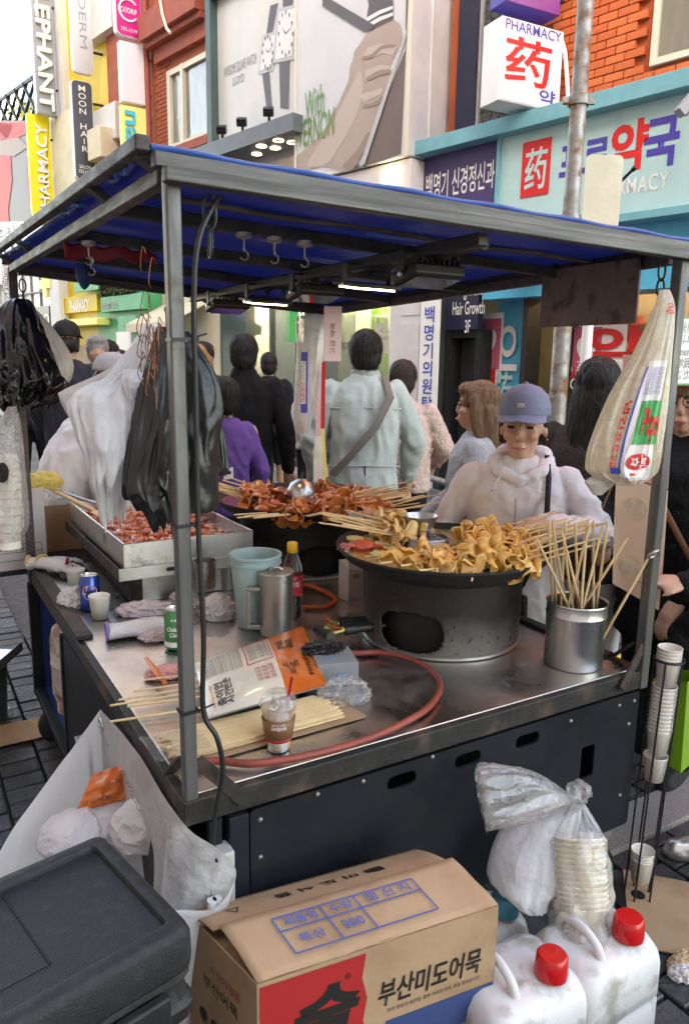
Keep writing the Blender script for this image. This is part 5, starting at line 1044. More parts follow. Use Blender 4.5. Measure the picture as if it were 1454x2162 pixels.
# ================================================================== tray of rice cakes on its stand
TS0, TS1, TT0, TT1, TZR = .20, .68, 1.215, 2.13, 1.04
stn = thing('tray_stand', 'steel burner stand carrying the rice cake tray', 'stand', C(.44, 1.6, TZ))
part('frame_bar', MB().box(((TS0+TS1)/2, TT0-.012, .935), (TS1-TS0+.05, .006, .045), MC), 'steel_worn', stn, bevel=.002); part('frame_bar', MB().box((TS0-.022, (TT0+TT1)/2, .935), (.006, TT1-TT0+.02, .045), MC), 'black_rim', stn, bevel=.002); part('frame_bar', MB().box((TS1+.022, (TT0+TT1)/2, .935), (.006, TT1-TT0+.02, .045), MC), 'steel_worn', stn, bevel=.002)
part('handle_slot', MB().prism(rounded(.038, .014, .007), 0, .002, MC @ T(.36, TT0-.0155, .937) @ RX(math.pi/2)), 'dark_inside', stn); part('front_plate', MB().box((.46, TT0+.08, .86), (.36, .008, .115), MC), 'steel_worn', stn, smooth=False); part('side_plate', MB().box((TS0+.04, 1.66, .86), (.008, .72, .11), MC), 'dark_inside', stn, smooth=False); part('side_plate', MB().box((TS1-.03, 1.66, .86), (.008, .72, .11), MC), 'steel_worn', stn, smooth=False)
tr = thing('rice_cake_tray', 'large rectangular steel tray full of red rice cakes', 'tray', C(.44, 1.67, .945))
for (a, b_) in (((TS0, TT0), (TS1, TT0)), ((TS1, TT0), (TS1, TT1)), ((TS1, TT1), (TS0, TT1)), ((TS0, TT1), (TS0, TT0))):
    part('tray_wall', MB().bar(C(*a, .995), C(*b_, .995), .005, .09), 'tray_steel' if 'tray_steel' in MATS else mat_metal('tray_steel', (.62, .61, .58), .34, streak=(1, 1, 1), rust=(.10, .09, .08), rs=7, rlo=.58, rhi=.72, rough2=.5), tr, smooth=False)
part('tray_rim', MB().tube([C(TS0, TT0, TZR), C(TS1, TT0, TZR), C(TS1, TT1, TZR), C(TS0, TT1, TZR)], .004, 8, closed=True), 'tray_steel', tr); part('tray_floor', MB().box(((TS0+TS1)/2, (TT0+TT1)/2, .952), (TS1-TS0-.006, TT1-TT0-.006, .004), MC), 'tray_steel', tr, smooth=False)
part('sauce', MB().sheet(40, 60, lambda u, v: C(TS0+.004+u*(TS1-TS0-.008), TT0+.004+v*(TT1-TT0-.008), 1.000+.004*nz3((u*14, v*26, 1)))), 'red_sauce', tr)
rc = MB().lathe([(.001, -.034), (.007, -.033), (.0095, -.029), (.0095, .029), (.007, .033), (.001, .034)], 10, RY(math.pi/2)).mesh('rice_cake'); rc.materials.append(MATS['rice_cake']); rc.shade_smooth()
random.seed(12)
for i in range(230):
    s = TS0+.03+random.random()*(TS1-TS0-.06); t = TT0+.03+random.random()**1.15*(TT1-TT0-.08); o = bpy.data.objects.new('rice_cake', rc); COL.objects.link(o)
    o.matrix_world = T(C(s, t, 1.000+random.random()*.006)) @ RZ(random.random()*6.28) @ RY(random.uniform(-.22, .22)); o.scale = (random.uniform(.55, .95), 1, 1); tag(o, 'glossy red rice cake lying in the sauce of the steel tray', 'rice cake', 'rice cakes in the tray'); PM[o.name] = o.matrix_world.copy()
for i in range(16):
    s, t = st(355+random.random()*40, 1100+random.random()*30, 1.008); p = C(s, t, 1.010); solo('scallion_strip', MB().tube([p, p+Vector((.02*random.uniform(-1, 1), .02, .004)), p+Vector((.035*random.uniform(-1, 1), .035*random.uniform(-1, 1), 0))], .0045, 6, flat=.4), 'scallion', 'green scallion strip on the rice cakes', 'scallion', 'scallion strips on the rice cakes')
p0 = C(.34, 1.88, 1.03); wsp = thing('wooden_paddle', 'long pale wooden paddle resting on the tray edge', 'paddle', p0); a, b_ = onz(95, 1025, 1.10), onz(200, 1080, 1.02); part('handle', MB().tube([a, (a+b_)/2, b_], [.009, .010, .012], 10), 'stick_wood', wsp); part('blade', MB().tube([b_, b_+(b_-a)*.25], [.022, .026], 10, flat=.25), 'stick_wood', wsp)
a, b_ = onz(78, 1022, 1.10), onz(215, 1066, 1.03); solo('steel_spatula', MB().tube([a, b_], [.006, .006], 8).tube([b_, b_+(b_-a)*.3], [.02, .026], 8, flat=.15), 'steel', 'steel spatula lying beside the wooden paddle on the tray', 'spatula')
# ================================================================== goods on the counter
M('can_blue', (.01, .05, .28), .25, metal=.5, coat=.5); M('can_green', (.02, .20, .06), .25, metal=.4, coat=.5); M('aluminium', (.62, .62, .62), .25, metal=1)
M('cup_paper', (.80, .76, .70), .55, col2=(.76, .72, .66), nscale=6); M('teal_plastic', (.33, .46, .46), .4, col2=(.29, .42, .42), nscale=4, bump=.25, bscale=120, stretch=(1, 1, .02), sss=.1)
mat_metal('jug_steel', (.40, .385, .36), .36, streak=(1, 1, 1), rust=(.13, .10, .08), rs=30, rlo=.60, rhi=.68, rough2=.5)
M('cap_yellow', (.72, .42, .01), .4); M('soy', (.035, .015, .008), .15, coat=.4); M('clear_plastic', (.92, .93, .92), .06, trans=.95, alpha=.45); M('label_red', (.55, .04, .06), .4); M('label_white', (.75, .72, .70), .45)
M('carton', (.43, .275, .165), .75, col2=(.38, .235, .135), nscale=4, bump=.12, bscale=60, col3=(.33, .20, .115), n3=5); M('carton_inside', (.36, .23, .13), .8, col2=(.30, .19, .11), nscale=5); M('carton_grey', (.58, .53, .54), .7, col2=(.50, .46, .47), nscale=4, bump=.1)
M('ink_blue', (.05, .09, .30), .6); M('ink_black', (.015, .013, .012), .6); M('ink_red', (.42, .02, .02), .6); M('print_navy', (.03, .06, .17), .6)
M('glove_box', (.24, .25, .27), .5, col2=(.21, .22, .235), nscale=5); M('glove_box_dark', (.06, .06, .065), .5); M('tag_blue', (.03, .25, .50), .5)
M('coffee', (.62, .45, .28), .25, col2=(.52, .35, .20), nscale=7, sss=.2); M('sleeve', (.20, .09, .035), .55, col2=(.17, .075, .03), nscale=5); M('straw_red', (.45, .01, .015), .35)
M('pkg_cream', (.70, .66, .56), .30, col2=(.64, .60, .50), nscale=6, coat=.4, bump=.35, bscale=18, bdist=.008); M('pkg_orange', (.66, .15, .02), .25, col2=(.58, .12, .02), nscale=6, coat=.5, bump=.45, bscale=18, bdist=.008); M('pkg_pink', (.62, .26, .24), .25, coat=.5, bump=.4, bscale=22, bdist=.006)
M('tissue', (.74, .70, .69), .7, col2=(.66, .62, .62), nscale=9, bump=.5, bscale=30, translucent=.25); M('tissue_pink', (.72, .62, .64), .7, col2=(.66, .56, .59), nscale=30, bump=.4, bscale=26, translucent=.25); M('dot_pink', (.50, .16, .22), .6)
M('cotton', (.70, .68, .69), .9, col2=(.62, .60, .62), nscale=14, bump=.6, bscale=160); M('cotton_hem', (.22, .18, .45), .8); M('cotton_yellow', (.60, .48, .14), .8)
film('sleeve_film', (.80, .80, .80), opac=.05, rough=.10, glossy=.08, bump=.5, bscale=26, transl=.4); film('clear_cup', (.8, .8, .8), opac=.07, rough=.06, glossy=.14, bump=0, transl=.4); film('clear_film', (.80, .80, .80), opac=.16, rough=.10, glossy=.16, bump=.8, bscale=26, transl=.4); M('bag_white', (.82, .82, .83), .28, col2=(.78, .78, .80), nscale=5, bump=.9, bscale=16, bdist=.02, translucent=.45, spec=.5); film('bag_white_thin', (.78, .76, .74), opac=.86, rough=.25, glossy=.06, bump=.35, bscale=8, transl=.5, bdist=.02)
film('bag_cloudy', (.78, .76, .74), opac=.26, rough=.14, glossy=.12, bump=.8, bscale=26, transl=.5, bdist=.012); film('bag_napkin', (.86, .78, .60), opac=.74, rough=.16, glossy=.10, bump=.5, bscale=22, transl=.55); film('bag_napkin_white', (.76, .73, .70), opac=.82, rough=.16, glossy=.10, bump=.5, bscale=14, transl=.5)
M('bag_black', (.006, .006, .007), .22, col2=(.009, .009, .010), nscale=4, bump=.7, bscale=12, bdist=.02, spec=.6); M('bag_black_matte', (.010, .010, .011), .36, col2=(.007, .007, .008), nscale=5, bump=.6, bscale=10, bdist=.02, spec=.6)
M('box_black', (.009, .0095, .011), .62, col2=(.012, .0125, .014), col3=(.020, .020, .021), n3=45, nscale=5, bump=.55, bscale=260, bdist=.003); M('box_black_rough', (.010, .010, .011), .55, col2=(.018, .017, .016), nscale=9, bump=.3, bscale=60)
M('can_plastic', (.66, .66, .66), .36, col2=(.58, .58, .58), nscale=4, sss=.2, col3=(.36, .33, .29), n3=13, bump=.12, bscale=14); M('cap_red', (.55, .006, .01), .3, coat=.3); M('cap_blue', (.06, .36, .52), .45, col2=(.05, .26, .36), nscale=16)
M('bowl_paper', (.80, .73, .60), .5, col2=(.77, .70, .57), nscale=8, sss=.1); M('foam', (.80, .80, .80), .8, col2=(.74, .74, .75), nscale=12, bump=.4, bscale=30); M('shop_green_bag', (.17, .36, .015), .5, col2=(.14, .31, .012), nscale=4, bump=.2, bscale=14); M('cord_yellow', (.50, .36, .04), .6); M('plug_white', (.66, .64, .62), .45)
def water_line(m, z, col):
    """the liquid inside shows through the cloudy plastic up to height z"""
    n = m.node_tree.nodes; l = m.node_tree.links; b = n['Principled BSDF']; old = b.inputs['Base Color'].links[0].from_socket; tc = n.new('ShaderNodeTexCoord'); sx = n.new('ShaderNodeSeparateXYZ'); l.new(tc.outputs['Object'], sx.inputs[0])
    mr = n.new('ShaderNodeMapRange'); mr.inputs['From Min'].default_value = z+.006; mr.inputs['From Max'].default_value = z-.004; l.new(sx.outputs['Z'], mr.inputs['Value']); mx = n.new('ShaderNodeMix'); mx.data_type = 'RGBA'; mx.blend_type = 'MULTIPLY'; l.new(mr.outputs['Result'], mx.inputs['Factor']); l.new(old, mx.inputs['A']); mx.inputs['B'].default_value = (*col, 1); l.new(mx.outputs['Result'], b.inputs['Base Color'])
water_line(MATS['can_plastic'], .235, (.72, .74, .78))
def face_cam(p): return math.atan2(p[1]-CAMP.y, p[0]-CAMP.x) - math.pi/2     # turn so that local -y looks at the camera
def wrap_text(body, mat, parent, mw, R, w, h, **k):
    """lettering curved round an upright cylinder of radius R, on its -y side"""
    me = text_mesh(body, 1.0, k.pop('bold', 0), **k); xs = [v.co.x for v in me.vertices]; ys = [v.co.y for v in me.vertices]; cx, cy = (max(xs)+min(xs))/2, (max(ys)+min(ys))/2; sx, sy = w/(max(xs)-min(xs)), h/(max(ys)-min(ys))
    for v in me.vertices:
        x, y = (v.co.x-cx)*sx, (v.co.y-cy)*sy; rr = R(y) if callable(R) else R; v.co = Vector((rr*math.sin(x/rr), -rr*math.cos(x/rr), y))
    me.materials.append(MATS[mat]); o = bpy.data.objects.new('lettering', me); COL.objects.link(o); o.parent = parent; o.matrix_parent_inverse = PM[parent.name].inverted(); o.matrix_basis = mw; return o
def can(u, v, body, lab, logo):
    p = onz(u, v, TZ); R = .034; h = .128; t = thing('drink_can', lab, 'can', p, face_cam(p)); m = PM[t.name]
    lpart('can_body', MB().lathe([(.026, 0), (.034, .008), (.034, h-.014), (.028, h-.002)], 40), body, t); lpart('can_lid', MB().lathe([(.028, h-.002), (.029, h), (.027, h), (.026, h-.005), (.001, h-.005)], 40), 'aluminium', t); lpart('tab', MB().box((0, -.006, h-.003), (.010, .018, .002)), 'aluminium', t)
    def disc(r, mat, dz, f0=0, f1=1):
        mb = MB(); n = 24; pts = []
        for i in range(n+1):
            a = math.pi*2*i/n; x, y = r*math.cos(a), r*math.sin(a)
            pts.append((x, max(-r+2*r*f0, min(-r+2*r*f1, y))))
        mb.poly([((R+dz)*math.sin(x/R), -(R+dz)*math.cos(x/R), .072+y) for x, y in pts[:-1]]); lpart('print', mb, mat, t, smooth=False, fixn=False)
    logo(t, m, R, disc); return t
def logo_a(t, m, R, disc): disc(.026, 'sign_white', .0006); disc(.0245, 'sign_red', .0010, .62, 1); disc(.0245, 'can_blue', .0010, 0, .34); wrap_text('PEPSI', 'ink_black', t, m @ T(0, 0, .072), R+.0014, .044, .012, bold=.03)
def logo_b(t, m, R, disc):
    wrap_text('Chilsung\nCider', 'sign_white', t, m @ T(0, 0, .062), R+.0008, .056, .030, bold=.02, shear=.2); lpart('print', MB().lathe([(R+.0006, .004+.01), (R+.0006, .030)], 40), 'sign_white', t); wrap_text('★★★', 'sign_white', t, m @ T(0, 0, .10), R+.0008, .03, .010)
can(192, 1287, 'can_blue', 'blue cola can with a red and white round logo', logo_a); can(372, 1368, 'can_green', 'green cider can with white script behind the near post', logo_b)
cup_me = MB().lathe([(.001, .004), (.0245, .004), (.0255, 0), (.0265, .0), (.0345, .078), (.0362, .080), (.0350, .082), (.0335, .079), (.0250, .006), (.001, .006)], 36).mesh('paper_cup'); cup_me.materials.append(MATS['cup_paper']); cup_me.shade_smooth()
def cup(mw, lab, group=None):
    o = bpy.data.objects.new('paper_cup', cup_me); COL.objects.link(o); o.matrix_world = mw; PM[o.name] = mw.copy(); return tag(o, lab, 'cup', group)
cup(T(onz(212, 1305, TZ)), 'plain white paper cup standing in front of the blue cola can'); cup(T(onz(162, 1245, TZ)) @ RX(.0), 'white paper cup behind the blue cola can')
# crumpled papers
def crumpled(name, lab, cat, m, sx, sy, sz, mat, seed, amp=.28, sc=2.2, flat=True, kind=None):
    me = bpy.data.meshes.new(name); bm = bmesh.new(); bmesh.ops.create_icosphere(bm, subdivisions=5, radius=1); bm.to_mesh(me); bm.free()
    for v in me.vertices:
        d = 1; a = amp; s = sc
        for _ in range(3): d += a*(.6-2*abs(nz3(v.co, s, seed))); a *= .55; s *= 1.9
        q = v.co*d; z = q.z*sz
        v.co = Vector((q.x*sx, q.y*sy, max(z, -sz*.5)+sz*.5 if flat else z))
    return tag(link(name, me, mat, world=m, angle=28), lab, cat)
crumpled('tissue', 'crumpled white tissue behind the blue cola can', 'tissue', T(onz(158, 1280, TZ)), .05, .04, .045, 'tissue', 2); crumpled('paper_bag', 'crumpled pale paper bag with pink dots by the tray stand', 'paper bag', T(onz(305, 1295, TZ)) @ RZ(.3), .085, .04, .028, 'tissue_pink', 3); np_ = crumpled('napkin', 'flattened napkin printed with pink triangles beside the green can', 'napkin', T(onz(338, 1345, TZ)) @ RZ(.7), .065, .045, .022, 'tissue_pink', 5, .16)
crumpled('paper_bag', 'crumpled cream paper bag beside the teal bucket', 'paper bag', T(onz(460, 1305, TZ)), .055, .04, .055, 'tissue', 7, .22); crumpled('crushed_cup', 'crushed pale plastic cup behind the near post', 'cup', T(onz(412, 1290, TZ)), .06, .035, .03, 'bag_cloudy', 8, .2); crumpled('tissue', 'pale tissue on the counter below the tray stand', 'tissue', T(onz(390, 1275, TZ)), .05, .03, .03, 'tissue', 9)
# gloves
def glove(lab, p, rz, hem, seed, sc=1.0):
    t = thing('cotton_glove', lab, 'glove', p, rz); random.seed(seed)
    me = MB().lathe([(.036, 0), (.034, .03), (.033, .07), (.040, .12), (.042, .16), (.030, .20), (.010, .215), (.001, .217)], 28, T(0, 0, .026) @ RY(math.pi/2), sx=.62, sy=1.0).mesh('palm'); me.transform(SC(sc)); crumple(me, .006, 26, seed); link('palm', me, 'cotton', t, world=PM[t.name])
    for k in range(4): y = (-.03+k*.02)*sc; lpart('finger', MB().tube([(.17*sc, y, .026), (.215*sc, y*1.25, .022+.01*math.sin(k)), (.245*sc, y*1.3, .014)], [.012, .0115, .008], 10), 'cotton', t)
    lpart('hem', MB().tube([(0, .037*sc*math.cos(a), .027+.024*math.sin(a)) for a in [i/24*2*math.pi for i in range(24)]], .006, 8, closed=True), hem, t); return t
glove('white cotton glove with a purple hem lying open on the counter', onz(228, 1350, TZ), .42, 'cotton_hem', 3, .95); glove('white cotton glove with a yellow hem on the far counter corner', onz(62, 1200, TZ+.012), .1, 'cotton_yellow', 5, .85); glove('grimy cotton glove with a yellow hem beside the other far glove', onz(90, 1198, TZ+.02), -.5, 'cotton_yellow', 8, .8)
# teal buckets nested
p = onz(540, 1318, TZ)
for i, (dz, lab) in enumerate(((0, 'teal plastic bucket holding another one like it'), (.022, 'teal plastic bucket nested inside the other teal bucket'))):
    solo('plastic_bucket', MB().lathe([(.001, .004), (.062, .004), (.066, 0), (.068, .004), (.092, .225), (.099, .228), (.099, .236), (.090, .236), (.066, .010), (.001, .010)], 56, T(p+Vector((0, 0, dz))) @ SC(.88, .88, .95)), 'teal_plastic', lab, 'bucket')
p = onz(583, 1335, TZ); t = thing('steel_jug', 'battered steel jug with a lid and a square handle', 'jug', p, face_cam(p)); lpart('body', MB().lathe([(.001, 0), (.053, 0), (.055, .004), (.055, .195), (.001, .195)], 48), 'jug_steel', t); lpart('lid', MB().lathe([(.058, .193), (.059, .205), (.056, .209), (.001, .211)], 48), 'jug_steel', t); lpart('grip', MB().tube([(-.02, 0, .211), (-.01, 0, .219), (.01, 0, .219), (.02, 0, .211)], .005, 8), 'jug_steel', t); lpart('handle', MB().box((-.072, -.02, .155), (.044, .022, .014)).box((-.072, -.02, .03), (.044, .022, .014)).box((-.088, -.02, .0925), (.013, .024, .112)), 'jug_steel', t, bevel=.003)
p = onz(617, 1302, TZ); t = thing('sauce_bottle', 'sauce bottle with a yellow cap and a red label', 'bottle', p, face_cam(p)); lpart('body', MB().lathe([(.001, .002), (.032, 0), (.035, .006), (.033, .05), (.035, .10), (.035, .16), (.033, .185), (.022, .215), (.015, .232), (.015, .245)], 40), 'clear_plastic', t); lpart('sauce', MB().lathe([(.001, .004), (.030, .004), (.0325, .008), (.031, .05), (.032, .075), (.001, .075)], 40), 'soy', t); lpart('label', MB().lathe([(.0358, .085), (.0358, .155)], 40), 'label_red', t); lpart('cap', MB().lathe([(.018, .232), (.0185, .24), (.0185, .262), (.016, .266), (.001, .266)], 32), 'cap_yellow', t); wrap_text('잔치집', 'sign_white', t, PM[t.name] @ T(0, 0, .125), .0364, .05, .018, bold=.02); wrap_text('양념간장', 'label_white', t, PM[t.name] @ T(0, 0, .145), .0364, .03, .008)
# cups, pots and tools behind
p = onz(478, 1240, TZ); t = thing('tool_pot', 'brown steel pot holding ladle handles behind the teal bucket', 'pot', p); part('pot', MB().lathe([(.001, .002), (.042, 0), (.045, .12), (.047, .122), (.043, .120), (.040, .006), (.001, .006)], 32, T(p)), 'jug_steel', t)
for i, (dx, dy) in enumerate(((-.03, .0), (.015, .02), (.03, -.01))): solo('soup_ladle', MB().tube([p+Vector((dx*.3, dy, .02)), p+Vector((dx, dy*2, .16)), p+Vector((dx*1.3-.01, dy*2, .19))], .006, 8).tube([p+Vector((dx*1.3-.01, dy*2, .19))+Vector((.014*math.cos(a), 0, .014*math.sin(a)+.014)) for a in [k/12*2*math.pi for k in range(12)]], .004, 6, closed=True), 'steel_worn', ('ladle with a looped handle leaning left in the brown pot', 'ladle with a looped handle in the middle of the brown pot', 'ladle with a looped handle leaning right in the brown pot')[i], 'ladle')
p = onz(425, 1180, .93); solo('steel_cup', MB().lathe([(.001, .0), (.036, 0), (.040, .105), (.042, .107), (.038, .105), (.034, .004), (.001, .004)], 36, T(C(.47, TT0-.055, .862))), 'steel', 'tall steel cup hooked on the front of the tray', 'cup')
a, b_ = onz(375, 1255, TZ+.012), onz(480, 1185, TZ+.09); solo('long_tongs', MB().tube([a, b_], .006, 8).tube([a+Vector((.03, .02, 0)), b_+Vector((.01, .02, .0))], .006, 8), 'steel_worn', 'long steel tongs propped against the brown pot', 'tongs')
solo('rag', crumple(MB().lathe([(.001, .0), (.05, .0), (.055, .02), (.035, .045), (.001, .05)], 24, T(onz(150, 1215, TZ))), .0, 1) if False else MB().lathe([(.001, .0), (.05, .0), (.055, .02), (.035, .045), (.001, .05)], 24, T(onz(150, 1218, TZ)), fn=lambda q, a: (q[0]*(1+.3*math.sin(3*a)), q[1]*(1+.2*math.cos(4*a)), q[2]*(1+.3*math.sin(5*a)))), 'dark_beam', 'bunched dark rag with a red clamp beside the gloves', 'rag')
p = onz(140, 1195, TZ+.05); solo('red_clamp', MB().bar(p, p+Vector((.02, -.03, .04)), .012, .008).bar(p, p+Vector((.05, -.04, -.01)), .012, .008), 'valve_red', 'red handled clamp lying on the dark rag', 'clamp')
# white carton of cups between the woks
p = onz(745, 1262, TZ); mw = T(p) @ RZ(YAW+.10); t = thing('cup_carton', 'narrow open white carton holding paper sleeves between the woks', 'carton', p); part('carton_wall', MB().add([(-.045, -.03, 0), (.045, -.03, 0), (.045, .03, 0), (-.045, .03, 0), (-.045, -.03, .125), (.045, -.03, .105), (.045, .03, .135), (-.045, .03, .15)], [(0, 1, 5, 4), (1, 2, 6, 5), (2, 3, 7, 6), (3, 0, 4, 7), (0, 3, 2, 1)], mw), 'carton_grey', t, smooth=False, solid=.002); part('hand_hole', MB().prism(rounded(.028, .018, .006), 0, .0015, mw @ T(-.012, -.0325, .095) @ RX(math.pi/2)), 'carton_inside', t)
for i in range(8): inst('paper_sleeve', t.children[0].data if False else MB().box((0, 0, .075), (.08, .004, .15)).mesh('paper_sleeve'), 'cup_paper', t, mw @ T(0, -.02+i*.0055, 0))
# burner under the golden wok
bc = C(W1[0], W1[1], TZ); d = (onz(700, 1340, TZ+.03)-bc); d.z = 0; d.normalize(); side = Vector((-d.y, d.x, 0)); q = bc+d*.245+Vector((0, 0, .055)); t = thing('gas_burner', 'black triple gas burner pipes with red valve levers', 'burner', q-Vector((0, 0, .055)))
for i, off in enumerate((-.030, .0, .030)): part('burner_pipe', MB().tube([q-d*.12+side*off*.7, q+side*off, q+d*.09+side*off*1.1], [.014, .0145, .0145], 16).tube([q+d*.06+side*off*1.1, q+d*.10+side*off*1.1], .018, 16), 'lamp_black', t)
part('manifold', MB().tube([q+d*.16-side*.055-Vector((0, 0, .025)), q+d*.15+side*.055-Vector((0, 0, .01))], .015, 14), 'lamp_black', t); part('valve_body', MB().tube([q+d*.10-side*.02, q+d*.15-side*.02-Vector((0, 0, .01))], .010, 10).tube([q+d*.10+side*.033, q+d*.15+side*.033-Vector((0, 0, .01))], .010, 10).lathe([(.001, 0), (.012, 0), (.012, .02), (.001, .022)], 10, T(q+d*.125)), 'brass', t)
for off, up in ((-.02, .030), (.036, .022)): part('valve_lever', MB().bar(q+d*.115+side*off+Vector((0, 0, .008)), q+d*.15+side*(off+.01)+Vector((0, 0, up)), .016, .007), 'valve_red', t, bevel=.002)
hp = [q+d*.17+side*.04-Vector((0, 0, .03)), onz(735, 1378, TZ+.012), onz(800, 1378, TZ+.012), onz(865, 1392, TZ+.012), onz(912, 1418, TZ+.012), onz(928, 1452, TZ+.012), onz(905, 1492, TZ+.012), onz(845, 1530, TZ+.012), onz(770, 1562, TZ+.012), onz(680, 1588, TZ+.012), onz(590, 1606, TZ+.012), onz(520, 1612, TZ+.012), onz(455, 1606, TZ+.012), C(.04, .10, TZ+.012)]
solo('gas_hose', MB().tube(smooth_path(hp, 8), .0088, 10), 'red_hose', 'long red rubber hose looping across the counter to the front corner', 'hose')
solo('gas_hose', MB().tube(smooth_path([onz(600, 1250, TZ+.03), onz(645, 1236, TZ+.02), onz(690, 1252, TZ+.014), onz(708, 1268, TZ+.013), onz(685, 1282, TZ+.012), onz(640, 1282, TZ+.012)], 8), .009, 10), 'orange_hose', 'orange red hose loop beneath the red wok stove', 'hose')
# grey glove box
mw = T(onz(712, 1445, TZ)) @ RZ(YAW-.30); t = thing('glove_box', 'grey cardboard box of disposable gloves marked L', 'box', mw.translation); mw = mw @ T(.0, .055, .0); part('box', MB().box((0, 0, .032), (.115, .125, .064), mw), 'glove_box', t, bevel=.002); part('print', MB().box((-.0582, -.042, .035), (.001, .026, .034), mw), 'glove_box_dark', t, smooth=False); part('print', MB().box((.012, -.0632, .030), (.030, .001, .008), mw), 'tag_blue', t, smooth=False); part('print', MB().box((-.01, -.02, .0645), (.028, .007, .001), mw), 'tag_blue', t, smooth=False)
text('L', 'sign_white', t, mw @ Matrix(((0, 0, -1, -.0592), (-1, 0, 0, -.042), (0, 1, 0, .034), (0, 0, 0, 1))), h=.018); text('니트릴 장갑', 'sign_white', t, mw @ T(.01, .015, .0652) @ RZ(.1), w=.065, h=.022); text('BABER HOME', 'sign_white', t, mw @ T(.012, -.0642, .030) @ RX(math.pi/2), w=.026, h=.004)
crumpled('black_glove', 'crumpled black disposable glove pulled from the grey box', 'glove', mw @ T(-.02, .035, .064), .055, .03, .018, 'bag_black_matte', 4, .3)
crumpled('plastic_wrap', 'crinkled clear plastic wrapper beside the grey glove box', 'wrapper', T(onz(725, 1478, TZ)) @ RZ(.5), .062, .05, .035, 'clear_film', 6, .3)
# bundle of new skewers on a board, in a clear sleeve
bd0, bd1 = onz(340, 1600, TZ), onz(712, 1500, TZ); mw = frame(((bd0+bd1)/2).to_tuple(), bd1-bd0, Vector((-(bd1-bd0).y, (bd1-bd0).x, 0))); L_ = (bd1-bd0).length
t = solo('kraft_board', MB().box((.03, -.004, .003), (L_+.02, .135, .004), mw), 'carton', 'brown board lying under the bundle of new skewers', 'board', bevel=.001)
sk_me = MB().lathe([(.0004, -.21), (.0030, -.208), (.0030, .205), (.0006, .212)], 7, RY(math.pi/2)).mesh('bamboo_skewer'); sk_me.materials.append(MATS['stick_wood']); sk_me.shade_smooth()
def loose(mw_, lab, group):
    o = bpy.data.objects.new('bamboo_skewer', sk_me); COL.objects.link(o); o.matrix_world = mw_; PM[o.name] = mw_.copy(); return tag(o, lab, 'skewer', group)
random.seed(77)
for i in range(54): row, col_ = divmod(i, 18); loose(mw @ T(random.uniform(-.012, .012), -.052+col_*.0068+random.uniform(-.001, .001), .0095+row*.0055) @ RZ(random.uniform(-.012, .012)), 'new bamboo skewer in the tight bundle inside the clear sleeve', 'new skewers bundled under the fish cake packet')
solo('plastic_sleeve', MB().sheet(30, 8, lambda u, v: (-L_/2-.03+u*.13, -.060+v*.125, .026+.005*math.sin(v*math.pi)+.003*nz3((u*9, v*5, 0))), mw), 'sleeve_film', 'clear plastic sleeve end over the bundle of new skewers', 'sleeve')
for i, (u0, v0, u1, v1) in enumerate(((232, 1524, 640, 1462), (232, 1490, 600, 1432), (250, 1478, 640, 1415), (282, 1460, 650, 1405), (305, 1436, 600, 1400), (268, 1492, 620, 1445))):
    a, b_ = onz(u0, v0, TZ+.03), onz(u1, v1, TZ+.03); d_ = (b_-a).normalized(); loose(frame((a+d_*.21).to_tuple(), d_, Vector((-d_.y, d_.x, 0))), 'loose bamboo skewer jutting over the left edge of the counter', 'loose skewers over the counter edge')
# fish cake packet
pk = thing('fish_cake_packet', 'cream and orange printed fish cake packet on the skewer bundle', 'packet', onz(560, 1430, TZ+.03)); cs_ = [onz(440, 1515, TZ+.045), onz(690, 1445, TZ+.05), onz(640, 1322, TZ+.055), onz(410, 1400, TZ+.040)]
def quad(u, v, c): return (c[0]*(1-u)+c[1]*u)*(1-v)+(c[3]*(1-u)+c[2]*u)*v
pn = ((cs_[1]-cs_[0]).cross(cs_[3]-cs_[0])).normalized()
def puff(u, v, h=.022): return pn*(h*(math.sin(math.pi*min(max(u, 0), 1))**.5)*(math.sin(math.pi*v)**.6)*(.8+.5*nz3((u*3, v*3, 2))))
part('packet_front', MB().sheet(28, 18, lambda u, v: quad(u*.64, v, cs_)+puff(u*.64, v)), 'pkg_cream', pk); part('packet_end', MB().sheet(16, 18, lambda u, v: quad(.64+u*.36, v, cs_)+puff(.64+u*.36, v)), 'pkg_orange', pk); part('packet_back', MB().sheet(8, 8, lambda u, v: quad(u, v, cs_)-pn*.004), 'pkg_cream', pk)
def pkf(u, v): return quad(u, v, cs_)+puff(u, v)
def on_surf(f, body, mat, parent, a0, a1, v0, v1, lift, rot=0, **k):
    """lettering laid onto a surface f(u, v); v0 = lower edge, v1 = upper edge"""
    me = text_mesh(body, 1.0, k.pop('bold', 0), **k); xs = [q.co.x for q in me.vertices]; ys = [q.co.y for q in me.vertices]; x0, x1, y0, y1 = min(xs), max(xs), min(ys), max(ys)
    for q in me.vertices:
        u, v = (q.co.x-x0)/(x1-x0), (q.co.y-y0)/(y1-y0)
        if rot: u, v = 1-v, u
        q.co = f(a0+u*(a1-a0), v0+v*(v1-v0))+lift
    me.materials.clear(); me.materials.append(MATS[mat]); o = bpy.data.objects.new('lettering', me); COL.objects.link(o); o.parent = parent; o.matrix_parent_inverse = PM[parent.name].inverted(); return o
lf_ = pn*.0025
for a in (('춤이언', 'ink_black', .09, .16, .08, .42, 1, .02), ('시간반손', 'ink_black', .16, .23, .08, .46, 1, .02), ('사각어묵', 'ink_red', .055, .075, .08, .42, 1, .01)): on_surf(pkf, a[0], a[1], pk, a[2], a[3], a[4], a[5], lf_, a[6], bold=a[7])
